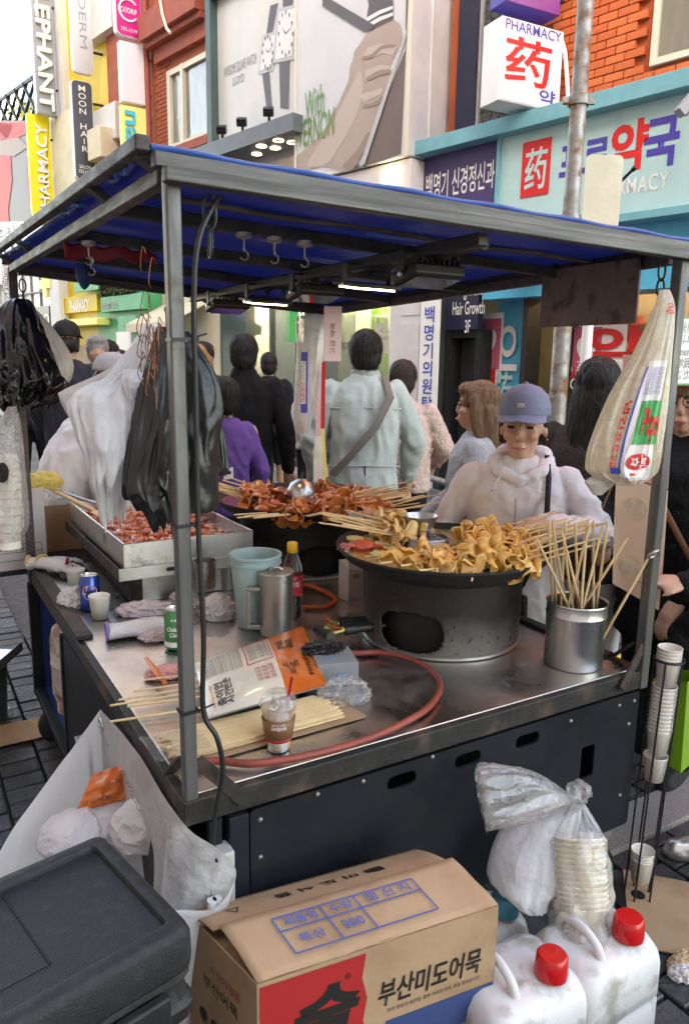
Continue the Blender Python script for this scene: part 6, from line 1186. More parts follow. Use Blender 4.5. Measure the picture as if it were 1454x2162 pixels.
on_surf(pkf, '\n'.join('제품의 원재료 및 함량 표시 사항 보관 방법' for _ in range(11)), 'ink_black', pk, .04, .36, .55, .92, lf_); on_surf(pkf, '\n'.join('영양정보 나트륨 지방' for _ in range(6)), 'ink_black', pk, .42, .60, .58, .90, lf_); on_surf(pkf, '\n'.join('어묵 300g 제품' for _ in range(4)), 'ink_red', pk, .44, .60, .20, .45, lf_); on_surf(pkf, '어묵 300g\n미도식품', 'ink_black', pk, .68, .84, .62, .82, lf_, bold=.02); on_surf(pkf, '||||||||', 'ink_black', pk, .88, .92, .15, .45, lf_, 1, bold=.03); on_surf(pkf, '미도 제품명\n어묵', 'ink_black', pk, .68, .82, .18, .40, lf_, bold=.01)
for (a, b_) in (((.40, .53), (.62, .53)), ((.40, .94), (.62, .94)), ((.40, .53), (.40, .94)), ((.62, .53), (.62, .94))): part('print', MB().tube([pkf(a[0]+(b_[0]-a[0])*i/8, a[1]+(b_[1]-a[1])*i/8)+lf_ for i in range(9)], .0012, 4), 'ink_red', pk)
crumpled('pink_packet', 'torn pink and orange packet behind the near post', 'packet', T(onz(355, 1425, TZ)) @ RZ(.5), .06, .035, .018, 'pkg_pink', 11, .18); p = onz(315, 1388, TZ+.03); solo('orange_strip', MB().tube([onz(308, 1388, TZ+.035), onz(332, 1420, TZ+.03), onz(352, 1445, TZ+.02)], [.006, .010, .006], 8, flat=.35), 'pkg_orange', 'torn orange strip of packaging behind the near post', 'wrapper')
# iced coffee
p = onz(588, 1578, TZ); t = thing('iced_coffee', 'clear cup of iced coffee with a brown sleeve and red straw', 'coffee cup', p, face_cam(p)); lpart('cup', MB().lathe([(.001, .002), (.026, 0), (.027, .004), (.040, .105), (.042, .107)], 48), 'clear_cup', t); lpart('coffee', MB().lathe([(.001, .004), (.0255, .004), (.0385, .099), (.001, .099)], 48), 'coffee', t); lpart('sleeve', MB().lathe([(.0306, .025), (.0382, .078)], 48), 'sleeve', t, solid=.001); lpart('lid', MB().lathe([(.0435, .104), (.0445, .110), (.042, .113), (.039, .122), (.030, .134), (.012, .138)], 48), 'clear_cup', t); lpart('straw', MB().tube([(.010, 0, .05), (.030, -.01, .175)], .0034, 10), 'straw_red', t)
wrap_text('메이드커피', 'label_white', t, PM[t.name] @ T(0, 0, .072), lambda y: .0388, .030, .006); wrap_text('모바일오더', 'sign_white', t, PM[t.name] @ T(.0, 0, .063), lambda y: .0375, .034, .009, bold=.02); lpart('print', MB().lathe([(.0312, .026), (.0318, .032)], 48), 'straw_red', t, solid=.0006)
random.seed(9)
for k in range(7): a = k*2.1; lpart('ice_cube', MB().box((0, 0, 0), (.016, .016, .014), T(.018*math.cos(a), .018*math.sin(a), .100+.004*(k % 3)) @ RZ(a) @ RX(a)), 'clear_plastic', t, bevel=.002)
# steel pail of used skewers
p = onz(1208, 1398, TZ); t = thing('steel_pail', 'tall shiny steel pail holding used skewers at the counter edge', 'pail', p); part('pail', MB().lathe([(.001, .003), (.080, .003), (.083, 0), (.085, .006), (.086, .150), (.0885, .156), (.086, .162), (.086, .186), (.0895, .190), (.0885, .194), (.083, .190), (.083, .010), (.001, .008)], 64, T(p)), 'steel', t)
random.seed(21)
ends = [(1145, 1165), (1160, 1140), (1192, 1165), (1215, 1150), (1240, 1125), (1252, 1128), (1225, 1180), (1262, 1150), (1275, 1152), (1292, 1185), (1368, 1178), (1180, 1195), (1188, 1195), (1204, 1198), (1170, 1182), (1236, 1145)]
for i, (u, v) in enumerate(ends):
    a = i*2.4; b = p+Vector((.06*math.cos(a), .06*math.sin(a), .012)); y = p.y+random.uniform(-.04, .06); e = aty(u, v, y); d_ = (e-b).normalized(); loose(frame((b+d_*.208).to_tuple(), d_, d_.orthogonal()) @ SC(1, 1.35, 1.35), 'used bamboo skewer standing in the steel pail', 'used skewers in the steel pail')
# ================================================================== bags hanging from the posts
DR = {}
def on_drape(f, body, mat, parent, a0, a1, v0, v1, lift=.004, rot=False, **k):
    """print lettering or a patch onto a hanging bag"""
    if body is None: me = MB().sheet(16, 16, lambda u, v: Vector(f(a0+u*(a1-a0), v1+v*(v0-v1)))+Vector((0, -lift, 0))).mesh('print')
    else:
        me = text_mesh(body, 1.0, k.pop('bold', 0), **k); xs = [q.co.x for q in me.vertices]; ys = [q.co.y for q in me.vertices]; x0, x1, y0, y1 = min(xs), max(xs), min(ys), max(ys)
        for q in me.vertices:
            u, v = (q.co.x-x0)/(x1-x0), (q.co.y-y0)/(y1-y0)
            if rot: u, v = v, 1-u
            q.co = Vector(f(a0+u*(a1-a0), v1+v*(v0-v1)))+Vector((0, -lift, 0))
    me.materials.clear(); me.materials.append(MATS[mat]); o = bpy.data.objects.new('lettering' if body else 'print', me); COL.objects.link(o); o.parent = parent; o.matrix_parent_inverse = PM[parent.name].inverted(); return o
def drape(name, lab, cat, rows, thick, mat, folds=9, famp=.22, seed=0, group=None, twist=.6, cap=True, nv=36, na=72, noise_amp=.0, open_end=False):
    """a hanging bag: rows = (u_left, v, u_right, distance) from the tie down; folds run down from the tie"""
    L = [aty(r[0], r[1], r[3]) for r in rows]; Rr = [aty(r[2], r[1] if len(r) < 5 else r[4], r[3]) for r in rows]; N = len(rows)-1
    Ls, Rs = smooth_path(L, 8), smooth_path(Rr, 8); K = len(Ls)-1
    def f(a_, v):
        i = v*K; k = min(int(i), K-1); t = i-k; l = Ls[k].lerp(Ls[k+1], t); r = Rs[k].lerp(Rs[k+1], t); c = (l+r)/2; h = (r-l)/2; hw = h.length; a = a_*2*math.pi
        ca, sa = math.cos(a), math.sin(a); q = Vector((ca*folds*.32+seed, sa*folds*.32, v*1.1)); q += Vector((nz3((ca, sa, v*3), 1.2, seed)*.8, 0, 0))
        rid = 1-2*abs(noise.noise(q)); fine = noise.noise(q*2.7+Vector((0, 0, v*2)))
        fo = 1+famp*(1.3*rid-.5+.5*fine)*min(1, .3+v*1.5)
        th = thick*min(1, hw/.05+.2)*(.45+.55*min(1, v*1.5)); ly = famp*.30*fine*hw
        return c + h*ca*(1+.22*(fo-1)) + Vector((0, 1, 0))*(th*sa*fo) + Vector((ly*.5, 0, noise_amp*(nz3((ca*2, sa*2, v*3), 2, seed+3)*v)+ly*.4))
    DR[lab or name] = f
    mb = MB().sheet(na, nv, f, closeu=True)
    if cap: mb.f.append(tuple(nv*na+j for j in range(na))) if False else None
    return tag(link(name, mb.mesh(name), mat, angle=180), lab, cat, group)
b1 = drape('plastic_bags', 'bunch of black carrier bags tied to the far left post', 'plastic bags', [(25, 632, 60, 2.95), (0, 660, 75, 2.93), (-30, 720, 95, 2.90), (-40, 790, 122, 2.88), (-30, 825, 132, 2.88), (0, 852, 90, 2.88)], .10, 'bag_black', 11, .45, 1, noise_amp=.08)
b2 = drape('plastic_bags', 'cream carrier bags hanging behind the black bunch at the far left post', 'plastic bags', [(40, 640, 62, 3.02), (50, 690, 110, 3.02), (80, 750, 150, 3.02), (105, 795, 150, 3.02), (118, 820, 134, 3.02)], .04, 'bag_white_thin', 7, .3, 2)
b4 = drape('plastic_bags', 'white carrier bags fanning out from the near corner post', 'plastic bags', [(306, 684, 334, 1.56), (272, 740, 334, 1.55), (225, 800, 322, 1.53), (150, 836, 318, 1.50), (165, 900, 312, 1.50), (185, 960, 306, 1.50), (208, 1030, 268, 1.50), (218, 1092, 262, 1.50)], .06, 'bag_white', 6, .42, 4, noise_amp=.05, nv=80, na=150)
b9 = drape('plastic_bags', 'cream translucent bag stretched left of the white bunch', 'plastic bags', [(300, 700, 325, 1.60), (235, 775, 300, 1.60), (140, 822, 250, 1.60), (128, 840, 230, 1.60), (160, 900, 225, 1.60), (185, 935, 205, 1.60)], .02, 'bag_white_thin', 7, .3, 5)
b5 = drape('plastic_bags', 'small white bag end curling out of the white bunch', 'plastic bags', [(262, 780, 312, 1.47), (258, 800, 306, 1.46), (262, 822, 296, 1.46), (272, 845, 286, 1.46)], .03, 'bag_white', 6, .4, 6)
b6 = drape('plastic_bags', 'black carrier bags with flat folded backs hanging at the near post', 'plastic bags', [(330, 690, 352, 1.50), (318, 740, 375, 1.49), (290, 830, 382, 1.47), (275, 920, 378, 1.46), (262, 1020, 365, 1.46), (310, 1060, 372, 1.46), (340, 1098, 375, 1.46)], .045, 'bag_black_matte', 4, .34, 8, noise_amp=.06, nv=50, na=90)
b7 = drape('plastic_bags', 'shiny roll of black bags behind the near corner post', 'plastic bags', [(352, 700, 400, 1.66), (352, 790, 455, 1.66), (345, 860, 470, 1.66), (350, 940, 462, 1.66), (360, 1020, 460, 1.66), (372, 1075, 458, 1.66, 1075)], .05, 'bag_black_matte', 3, .25, 9, nv=50, na=90)
b8 = drape('plastic_bags', 'black bag corner pointing over the tray behind the post', 'plastic bags', [(395, 800, 420, 1.75), (430, 900, 468, 1.75), (440, 970, 482, 1.75), (445, 1000, 480, 1.75), (440, 1010, 455, 1.75)], .03, 'bag_black_matte', 4, .3, 10)
# clear bag of cups at the left edge
cb = drape('cup_bag', 'clear bag of stacked foam cups hanging at the far left', 'bag', [(18, 858, 34, 2.7), (0, 890, 42, 2.7), (-40, 950, 48, 2.7), (-45, 1060, 56, 2.7), (-40, 1110, 58, 2.7), (-20, 1140, 45, 2.7)], .06, 'bag_cloudy', 7, .2, 12)
for i in range(9): p = aty(18, 1105-i*18, 2.7); cup(T(p) @ RX(math.pi) @ SC(1.15), 'foam cup stacked upside down inside the far left clear bag', 'foam cups in the clear bag')
mk = MB().poly([Vector(DR['clear bag of stacked foam cups hanging at the far left'](.80+.05*math.cos(i/20*6.283), .48+.035*math.sin(i/20*6.283)))+Vector((0, -.005, 0)) for i in range(20)]); o = link('print', mk.mesh('print'), 'ink_black', smooth=False); o.parent = cb; o.matrix_parent_inverse = Matrix.Identity(4)
# napkin bags
nb = thing('napkin_bag', 'big cream napkin bag with red and green print by the right post', 'bag', aty(1320, 1030, 1.92)); rows = [(1392, 612, 1412, 1.99), (1380, 650, 1422, 1.97), (1340, 740, 1416, 1.95), (1290, 830, 1408, 1.93), (1252, 920, 1396, 1.92), (1238, 975, 1388, 1.92), (1245, 1000, 1380, 1.92), (1290, 1020, 1340, 1.92)]
o = drape('bag_film', None, None, rows, .055, 'bag_napkin', 9, .20, 14, nv=60, na=110); NBF = DR['bag_film']; o.parent = nb; o.matrix_parent_inverse = PM[nb.name].inverted()
o = drape('bag_tail', None, None, [(1265, 995, 1318, 1.92), (1240, 1012, 1306, 1.91), (1236, 1020, 1298, 1.91), (1252, 1045, 1270, 1.91)], .012, 'bag_napkin_white', 3, .3, 15); o.parent = nb; o.matrix_parent_inverse = PM[nb.name].inverted()
F_ = NBF
on_drape(F_, None, 'label_white', nb, .70, .85, .32, .90, .003); on_drape(F_, None, 'sign_green', nb, .735, .86, .45, .60, .005); on_drape(F_, None, 'sign_blue', nb, .695, .705, .34, .80, .005); on_drape(F_, None, 'sign_blue', nb, .66, .70, .74, .82, .005); on_drape(F_, None, 'sign_red', nb, .745, .77, .80, .835, .006)
n_ = 20; mbr = MB().poly([Vector(F_(.78+.055*math.cos(2*math.pi*i/n_), .70+.055*math.sin(2*math.pi*i/n_)))+Vector((0, -.006, 0)) for i in range(n_)]); part('print', mbr, 'sign_red', nb, smooth=False)
on_drape(F_, 'Popo', 'sign_red', nb, .765, .86, .47, .59, .008, bold=.03); on_drape(F_, '파트', 'sign_white', nb, .745, .82, .665, .73, .009, bold=.03); on_drape(F_, '냅킨프트고급', 'sign_red', nb, .655, .685, .45, .74, .006, rot=True, bold=.02); on_drape(F_, '고급냅킨', 'sign_red', nb, .72, .86, .12, .17, .006, bold=.02)
on_drape(F_, '\n'.join(['고급냅킨프트 파트']*6), 'ink_blue', nb, .73, .83, .34, .43, .006); on_drape(F_, '\n'.join(['고급냅킨 파트고급']*7), 'ink_black', nb, .70, .80, .86, .94, .006)
nb2 = thing('napkin_bag', 'narrow white napkin bag with a blue printed label at the far post', 'bag', aty(655, 910, 3.5)); o = drape('bag_film', None, None, [(655, 662, 672, 3.55), (625, 675, 690, 3.52), (626, 740, 684, 3.5), (622, 820, 676, 3.5), (620, 880, 660, 3.5), (632, 915, 652, 3.5)], .05, 'bag_napkin_white', 6, .12, 16); o.parent = nb2; o.matrix_parent_inverse = PM[nb2.name].inverted()
m = frame(aty(642, 808, 3.41).to_tuple(), (1, 0, 0), (0, 0, 1)); part('label', MB().box((0, 0, 0), (.030, .27, .002), m), 'sign_blue', nb2, smooth=False); part('label', MB().box((-.003, 0, -.002), (.020, .19, .002), m @ T(0, 0, .004)), 'label_white', nb2, smooth=False); text('Partner', 'sign_green', nb2, m @ T(-.003, .05, .005) @ RZ(-math.pi/2), w=.08, h=.012); text('고급냅킨', 'sign_red', nb2, m @ T(-.003, -.04, .005) @ RZ(-math.pi/2), w=.09, h=.014, bold=.02)
pt = thing('hanging_card', 'pinkish card with black vertical lettering hung behind the middle lamp', 'card', aty(702, 760, 3.3)); m = frame(aty(702, 705, 3.3).to_tuple(), (1, .1, 0), (0, 0, 1)); part('card', MB().box((0, 0, 0), (.075, .23, .003), m), 'sign_pink', pt, smooth=False); text('고급 약국', 'ink_black', pt, m @ T(0, -.02, .003) @ RZ(math.pi/2), w=.13, h=.022)
rl = thing('price_strip', 'tall narrow red and yellow price strip by the far post', 'sign', aty(683, 1040, 3.45)); a, b_, c_ = aty(683, 765, 3.45), aty(681, 905, 3.45), aty(690, 1045, 3.45); part('upper_strip', MB().bar(a, b_, .018, .003, (0, 1, 0)), 'sign_red', rl, smooth=False); part('lower_strip', MB().bar(b_, c_, .016, .003, (0, 1, 0)), 'sign_lemon', rl, smooth=False)
# ================================================================== behind the tray: cartons
sd = thing('folding_stand', 'dark folding stand behind the cart carrying the cartons', 'stand', C(.10, 2.33, 0)); part('shelf', MB().box((.10, 2.30, TZ-.03), (.80, .56, .02), MC), 'dark_metal', sd, smooth=False)
for s, t in ((-.26, 2.05), (.46, 2.05), (-.26, 2.55), (.46, 2.55)): part('leg', MB().box((s, t, .385), (.025, .025, .77), MC), 'dark_metal', sd, smooth=False)
def carton(name, lab, mw, w, d, h, mat, openf=True, flaps=((1, 0, .6), (-1, 0, .5))):
    t = thing(name, lab, 'carton', mw.translation)
    part('carton_wall', MB().add([(-w/2, -d/2, 0), (w/2, -d/2, 0), (w/2, d/2, 0), (-w/2, d/2, 0), (-w/2, -d/2, h), (w/2, -d/2, h), (w/2, d/2, h), (-w/2, d/2, h)], [(0, 1, 5, 4), (1, 2, 6, 5), (2, 3, 7, 6), (3, 0, 4, 7), (0, 3, 2, 1)], mw), mat, t, smooth=False, solid=.004); return t
mw = MC @ T(-.10, 2.13, TZ-.018) @ RZ(.03); t = carton('carton', 'pale grey printed carton standing behind the far left post', mw, .34, .20, .235, 'carton_grey')
part('flap', MB().box((.02, -.10, .235+.055), (.30, .004, .11), mw @ T(0, 0, 0)), 'carton_grey', t, smooth=False); m = mw @ T(.05, -.104, .075) @ RX(math.pi/2)
for (x0, x1, y) in ((-.17, .10, .035), (-.17, .10, .0), (-.17, .10, -.035)): part('print', MB().box(((x0+x1)/2, y, 0), (x1-x0, .002, .001), m), 'ink_black', t, smooth=False)
for x in (-.17, -.09, .10): part('print', MB().box((x, 0, 0), (.002, .07, .001), m), 'ink_black', t, smooth=False)
text('제품명\n수량 300\n특상', 'ink_black', t, m @ T(-.13, 0, .001), w=.05, h=.055); text('1 300 514', 'ink_black', t, m @ T(.0, .017, .001), w=.13, h=.015)
for i in range(2): part('print', MB().box((-.01+i*.05, .085, 0), (.035, .035, .001), m), 'ink_red', t, smooth=False); part('print', MB().box((-.01+i*.05, .085, .001), (.029, .029, .001), m), 'carton_grey', t, smooth=False); text('☂' if i == 0 else '▼', 'ink_red', t, m @ T(-.01+i*.05, .085, .003), w=.022, h=.022)
carton('carton', 'open brown carton behind the rice cake tray', MC @ T(.28, 2.42, TZ-.018), .44, .26, .22, 'carton'); crumpled('yellow_cloth', 'crumpled yellow wrapping on the pale grey carton', 'cloth', T(aty(95, 1030, 3.35)), .08, .05, .05, 'cotton_yellow', 13, .11); crumpled('plastic_wrap', 'crinkled clear plastic in the open brown carton', 'wrapper', MC @ T(.16, 2.33, TZ+.20), .08, .05, .05, 'bag_cloudy', 14, .3)
# ================================================================== in front of the cart
# insulated black box with its lid
IZ = .76; K = onz(410, 1985, IZ-.03); e1 = (onz(215, 1755, IZ)-K); e1.z = 0; e2 = Vector((-e1.y, e1.x, 0)).normalized(); L1 = e1.length; e1.normalize(); ib = thing('insulated_box', 'big black insulated food box with a lipped lid', 'box', K-Vector((0, 0, IZ-.03))); IM = frame(K.to_tuple(), e2, -e1); IW_ = .62   # x leftwards, y towards the viewer
IM = Matrix(((e2.x, e1.x, 0, K.x), (e2.y, e1.y, 0, K.y), (0, 0, 1, IZ-.60), (0, 0, 0, 1)))    # x leftwards, y backwards
def rr_loft(levels, cx, cy, n=8):
    mb = MB(); vv = []; ff = []
    for (w, d, z, r) in levels:
        for (x, y) in rounded(w, d, r, n): vv.append((cx+x, cy+y, z))
    m = 4*(n+1); P = len(levels)
    for i in range(P-1):
        for j in range(m): ff.append((i*m+j, i*m+(j+1) % m, (i+1)*m+(j+1) % m, (i+1)*m+j))
    ff.append(tuple(reversed(range(m)))); ff.append(tuple((P-1)*m+j for j in range(m))); return mb.add(vv, ff)
lid = rr_loft([(IW_, L1, .525, .02), (IW_+.004, L1+.004, .545, .02), (IW_+.002, L1+.002, .584, .02), (IW_-.008, L1-.008, .597, .02), (IW_-.022, L1-.022, .601, .016), (IW_-.056, L1-.056, .601, .014), (IW_-.060, L1-.060, .600, .012), (IW_-.064, L1-.064, .588, .010), (IW_-.078, L1-.078, .586, .010)], IW_/2, L1/2); lpart('lid', lid, 'box_black', ib, world=IM) if False else link('lid', lid.mesh('lid'), 'box_black', ib, world=IM, angle=60)
for (x0, y0, x1, y1) in ((.20, .09, .20, .29), (.44, .09, .44, .29)): link('lid_groove', MB().box(((x0+x1)/2, (y0+y1)/2, .5865), (.004, abs(y1-y0), .0035)).mesh('lid_groove'), 'dark_inside', ib, world=IM)
link('lid_groove', MB().box((.32, .29, .586), (.24, .003, .002)).box((.32, .09, .586), (.24, .003, .002)).mesh('lid_groove'), 'box_black_rough', ib, world=IM)
bod = rr_loft([(IW_-.06, L1-.05, .24, .03), (IW_-.03, L1-.02, .42, .03), (IW_+.004, L1+.006, .435, .03), (IW_+.010, L1+.012, .46, .03), (IW_-.006, L1-.004, .47, .03), (IW_-.012, L1-.01, .505, .03), (IW_+.002, L1+.004, .512, .03), (IW_-.002, L1, .523, .03)], IW_/2, L1/2); link('body', bod.mesh('body'), 'box_black_rough', ib, world=IM, angle=35)
link('latch', MB().box((.10, -.012, .485), (.09, .02, .055)).mesh('latch'), 'box_black_rough', ib, world=IM, bevel=.006); link('latch', MB().box((-.012, .1, .485), (.02, .09, .055)).mesh('latch'), 'box_black_rough', ib, world=IM, bevel=.006)
lower = thing('insulated_box', 'lower black box under the lidded insulated box', 'box', K-Vector((0, 0, IZ-.03))); link('body', rr_loft([(IW_-.08, L1-.07, -IZ+.60, .03), (IW_-.04, L1-.03, .20, .03), (IW_-.03, L1-.02, .236, .03)], IW_/2, L1/2).mesh('body'), 'box_black_rough', lower, world=IM, angle=35)
# carton of fish cakes with flaps, on another carton
fl, fr_ = onz(543, 2078, .55), onz(1050, 1912, .55); ex = (fr_-fl); cw = ex.length; ex.normalize(); ey = Vector((-ex.y, ex.x, 0)); cd = .275; ch = .30; bl_ = onz(398, 1928, .55); yv = (bl_-fl)/cd; fm = Matrix(((ex.x, yv.x, 0, fl.x), (ex.y, yv.y, 0, fl.y), (0, 0, 1, .25), (0, 0, 0, 1))); t = thing('fish_cake_carton', 'brown printed fish cake carton with loose top flaps', 'carton', fm.translation); h = ch
part('carton_wall', MB().add([(0, 0, 0), (cw, 0, 0), (cw, cd, 0), (0, cd, 0), (0, 0, h), (cw, 0, h), (cw, cd, h), (0, cd, h)], [(0, 1, 5, 4), (1, 2, 6, 5), (2, 3, 7, 6), (3, 0, 4, 7), (0, 3, 2, 1)], fm), 'carton', t, smooth=False, solid=.004)
FFM = fm @ T(0, 0, h+.002) @ RX(R_(16)); fd = .150; 
def flapmesh(w, d, m, bow=.006, rag=.0): return MB().sheet(28, 8, lambda u, v: (u*w, v*d+rag*nz3((u*20, v*2, 1)), bow*math.sin(v*math.pi)+.003*nz3((u*5, v*3, 0))), m)
part('front_flap', flapmesh(cw, fd, FFM, .003, .002), 'carton', t, solid=.004); BFM = fm @ T(0, cd, h+.002) @ RX(R_(-11)); part('back_flap', MB().sheet(28, 8, lambda u, v: (-.005+u*(cw+.01), -v*.118, .004*math.sin(v*3.1)), BFM), 'carton', t, solid=.004); part('side_flap', MB().sheet(6, 14, lambda u, v: (u*.14, .015+v*(cd-.03), -.010-.02*u), fm @ T(0, 0, h)), 'carton_inside', t, solid=.004); part('side_flap', MB().sheet(6, 14, lambda u, v: (-u*.14, .015+v*(cd-.03), -.010-.02*u), fm @ T(cw, 0, h)), 'carton_inside', t, solid=.004)
def line(x0, y0, x1, y1, m, mat='ink_blue', w=.003): part('print', MB().bar(m @ Vector((x0, y0, .0105)), m @ Vector((x1, y1, .0105)), w, .0006, m.to_3x3() @ Vector((0, 0, 1))), mat, t, smooth=False)
X0, X1, Y0, Y1, YM = cw*.17, cw*.76, .028, .120, .086
for a in ((X0, Y0, X1, Y0), (X0, Y1, X1, Y1), (X0, YM, X1, YM), (X0, Y0, X0, Y1), (X1, Y0, X1, Y1), (cw*.36, Y0, cw*.36, Y1), (cw*.50, Y0, cw*.50, Y1)): line(*a, FFM)
for s_, x, y, w_ in (('제품명', .265, .103, .07), ('수량', .43, .103, .05), ('행 선 지', .63, .103, .10), ('특상', .265, .057, .052), ('300', .43, .057, .045)): text(s_, 'ink_blue', t, FFM @ T(cw*x, y, .0125), w=w_, h=.022, bold=.015)
SF = fm @ RX(math.pi/2)                                                  # front face: x right, y up, z towards the viewer
part('print', MB().poly([SF @ Vector((x, y, .0035)) for x, y in [(.003, .0), (.215, .0), (.222, .03), (.212, .06), (.225, .10), (.214, .14), (.222, .19), (.21, .24), (.218, .292), (.003, .292)]]), 'ink_red', t, smooth=False, fixn=False); part('print', MB().box((cw*.75, .08, .003), (cw*.49, .075, .001), SF), 'print_navy', t, smooth=False)
text('부산미도어묵', 'ink_black', t, SF @ T(cw*.70, .185, .0035), w=cw*.46, h=.06, bold=.02, shear=.15); text('맛과 영양과 깨끗함! 좋은 어묵의 모든 것을 담았습니다.', 'ink_black', t, SF @ T(cw*.72, .142, .0035), w=cw*.42, h=.010); text('숨', 'ink_black', t, SF @ T(cw*.26, .19, .0045), w=.14, h=.12, bold=.05, shear=.2); text('®', 'ink_black', t, SF @ T(cw*.34, .255, .0045), w=.014)
text('■ 미 도 식 품', 'ink_black', t, BFM @ T(cw*.52, -.062, .0075) @ RZ(math.pi), w=.24, h=.022, bold=.02); text('△', 'ink_black', t, BFM @ T(cw*.12, -.07, .0075) @ RZ(math.pi), w=.03); part('print', MB().prism(rounded(.030, .024, .004), .0065, .007, BFM @ T(cw*.74, -.062, 0)), 'ink_black', t)
SL = fm @ Matrix(((0, 0, -1, -.0035), (-1, 0, 0, cd*.5), (0, 1, 0, 0), (0, 0, 0, 1))); text('부산어묵', 'ink_black', t, SL @ T(0, .19, 0), w=.14, h=.03); text('● ●', 'ink_black', t, SL @ T(-.05, .10, 0), w=.08); text('수산가공품', 'ink_red', t, SL @ T(.02, .23, 0), w=.12, h=.02)
part('tape', MB().box((cw/2, .001, h-.02), (.03, .002, .05), fm), 'carton_inside', t, smooth=False)
u0 = fm @ T(.02, -.02, -.25); carton('carton', 'lower brown carton under the printed fish cake carton', u0 @ T(cw/2+.015, cd/2+.02, 0), cw+.02, cd-.005, .246, 'carton'); part('lid', MB().box((cw/2+.015, cd/2+.02, .2475), (cw+.02, cd-.005, .003), u0), 'carton', bpy.data.objects['carton.002'] if 'carton.002' in bpy.data.objects else t, smooth=False)
# jerry cans
def jerry(lab, capu, capv, z, w, d, h, rz, cap, fill, group=None):
    p = onz(capu, capv, z); t = thing('jerry_can', lab, 'jerry can', (p.x, p.y, 0)); m = T(p.x, p.y, 0) @ RZ(rz); cx, cy = -w*.22, d*.22
    g = .008; lv = [(w-.03, d-.03, 0, .03), (w, d, .02, .035), (w, d, .10, .030), (w-g, d-g, .105, .030), (w-g, d-g, .115, .030), (w, d, .12, .030), (w, d, .20, .031), (w-g, d-g, .205, .031), (w-g, d-g, .215, .031), (w, d, .22, .031), (w, d, h-.06, .034), (w-.008, d-.008, h-.035, .036), (w-.032, d-.032, h-.010, .040), (w-.075, d-.07, h, .03)]
    link('can_body', rr_loft(lv, cx, cy).mesh('can_body'), 'can_plastic', t, world=m, angle=60)
    link('neck', MB().lathe([(.030, h-.012), (.030, h+.012)], 32).mesh('neck'), 'can_plastic', t, world=m); link('cap', MB().lathe([(.036, h+.004), (.0365, h+.012), (.034, h+.048), (.029, h+.054), (.001, h+.055)], 40, fn=lambda q, a: (q[0]*(1+.012*math.sin(24*a)), q[1]*(1+.012*math.sin(24*a)), q[2])).mesh('cap'), cap, t, world=m)
    link('handle', MB().tube(smooth_path([(cx-.05, cy+.07, h-.015), (cx-.05, cy+.055, h+.03), (cx-.05, cy, h+.04), (cx-.05, cy-.045, h+.022), (cx-.045, cy-.06, h-.02)]), .0105, 12).mesh('handle'), 'can_plastic', t, world=m)
    return t, m, h
jerry('cloudy white jerry can with a red cap beside the printed carton', 1163, 2045, .375, .27, .21, .36, YAW-.05, 'cap_red', .5); jerry('cloudy white jerry can with a red cap beside the cup rack', 1325, 1965, .375, .27, .20, .36, YAW+.02, 'cap_red', .6)
jerry('cloudy jerry can with a grimy light blue cap against the cart', 1065, 1905, .33, .24, .16, .30, YAW+.1, 'cap_blue', .3)
# bag of foam, clear bag, bag of paper bowls
wb_ = drape('foam_bag', 'white bag of foam lids slumped against the front panel', 'bag', [(1200, 1690, 1225, 1.74), (1110, 1708, 1225, 1.72), (1052, 1765, 1215, 1.69), (1028, 1840, 1190, 1.66), (1050, 1868, 1160, 1.65), (1105, 1895, 1145, 1.65)], .085, 'bag_white', 9, .07, 20, noise_amp=.01)
drape('clear_bag', 'empty crinkled clear bag top knotted over the foam bag', 'bag', [(1204, 1680, 1216, 1.72, 1690), (1130, 1635, 1190, 1.68, 1700), (1060, 1618, 1120, 1.65, 1730), (1014, 1618, 1040, 1.63, 1745), (1004, 1640, 1024, 1.63, 1752)], .045, 'bag_cloudy', 9, .25, 22)
bb = thing('bowl_bag', 'knotted clear bag holding a stack of cream paper bowls', 'bag', onz(1225, 2010, .05)); bowl_me = MB().lathe([(.001, .003), (.040, .003), (.042, 0), (.058, .062), (.0605, .064), (.060, .067), (.0565, .065), (.041, .006), (.001, .006)], 44).mesh('paper_bowl'); bowl_me.materials.append(MATS['bowl_paper']); bowl_me.shade_smooth()
ax0 = aty(1230, 1990, 1.56); ax1 = aty(1215, 1775, 1.66); up = (ax1-ax0).normalized(); BMx = frame(ax0.to_tuple(), up.orthogonal(), up.cross(up.orthogonal())); BMx = up.to_track_quat('Z', 'Y').to_matrix().to_4x4(); BMx.translation = ax0; Lb = (ax1-ax0).length
for i in range(14): o = bpy.data.objects.new('paper_bowl', bowl_me); COL.objects.link(o); o.matrix_world = BMx @ T(0, 0, Lb-.062-(13-i)*.0118) @ SC(1.12); PM[o.name] = o.matrix_world.copy(); tag(o, 'cream paper bowl in the stack inside the knotted clear bag' if i < 13 else 'topmost cream paper bowl, its inside showing through the knotted bag', 'bowl', 'paper bowls stacked in the clear bag')
kn = aty(1222, 1672, 1.70)
def bagf(a_, v):
    a = a_*2*math.pi; z = -.02+v*(Lb+.02); r = .075*(1+.06*math.sin(7*a+v*4)+.10*nz3((math.cos(a)*2, math.sin(a)*2, v*5), 1.5, 3)); base = BMx @ Vector((r*math.cos(a), r*math.sin(a), z)); 
    return base
def bagn(a_, v):
    a = a_*2*math.pi; b0 = bagf(a_, 1.0); k = kn; r = .010; e = k+Vector((r*math.cos(a), r*math.sin(a), 0)); w_ = v**.75; return b0.lerp(e, w_)+Vector((math.cos(a), math.sin(a), 0))*.006*math.sin(13*a)*math.sin(math.pi*v)
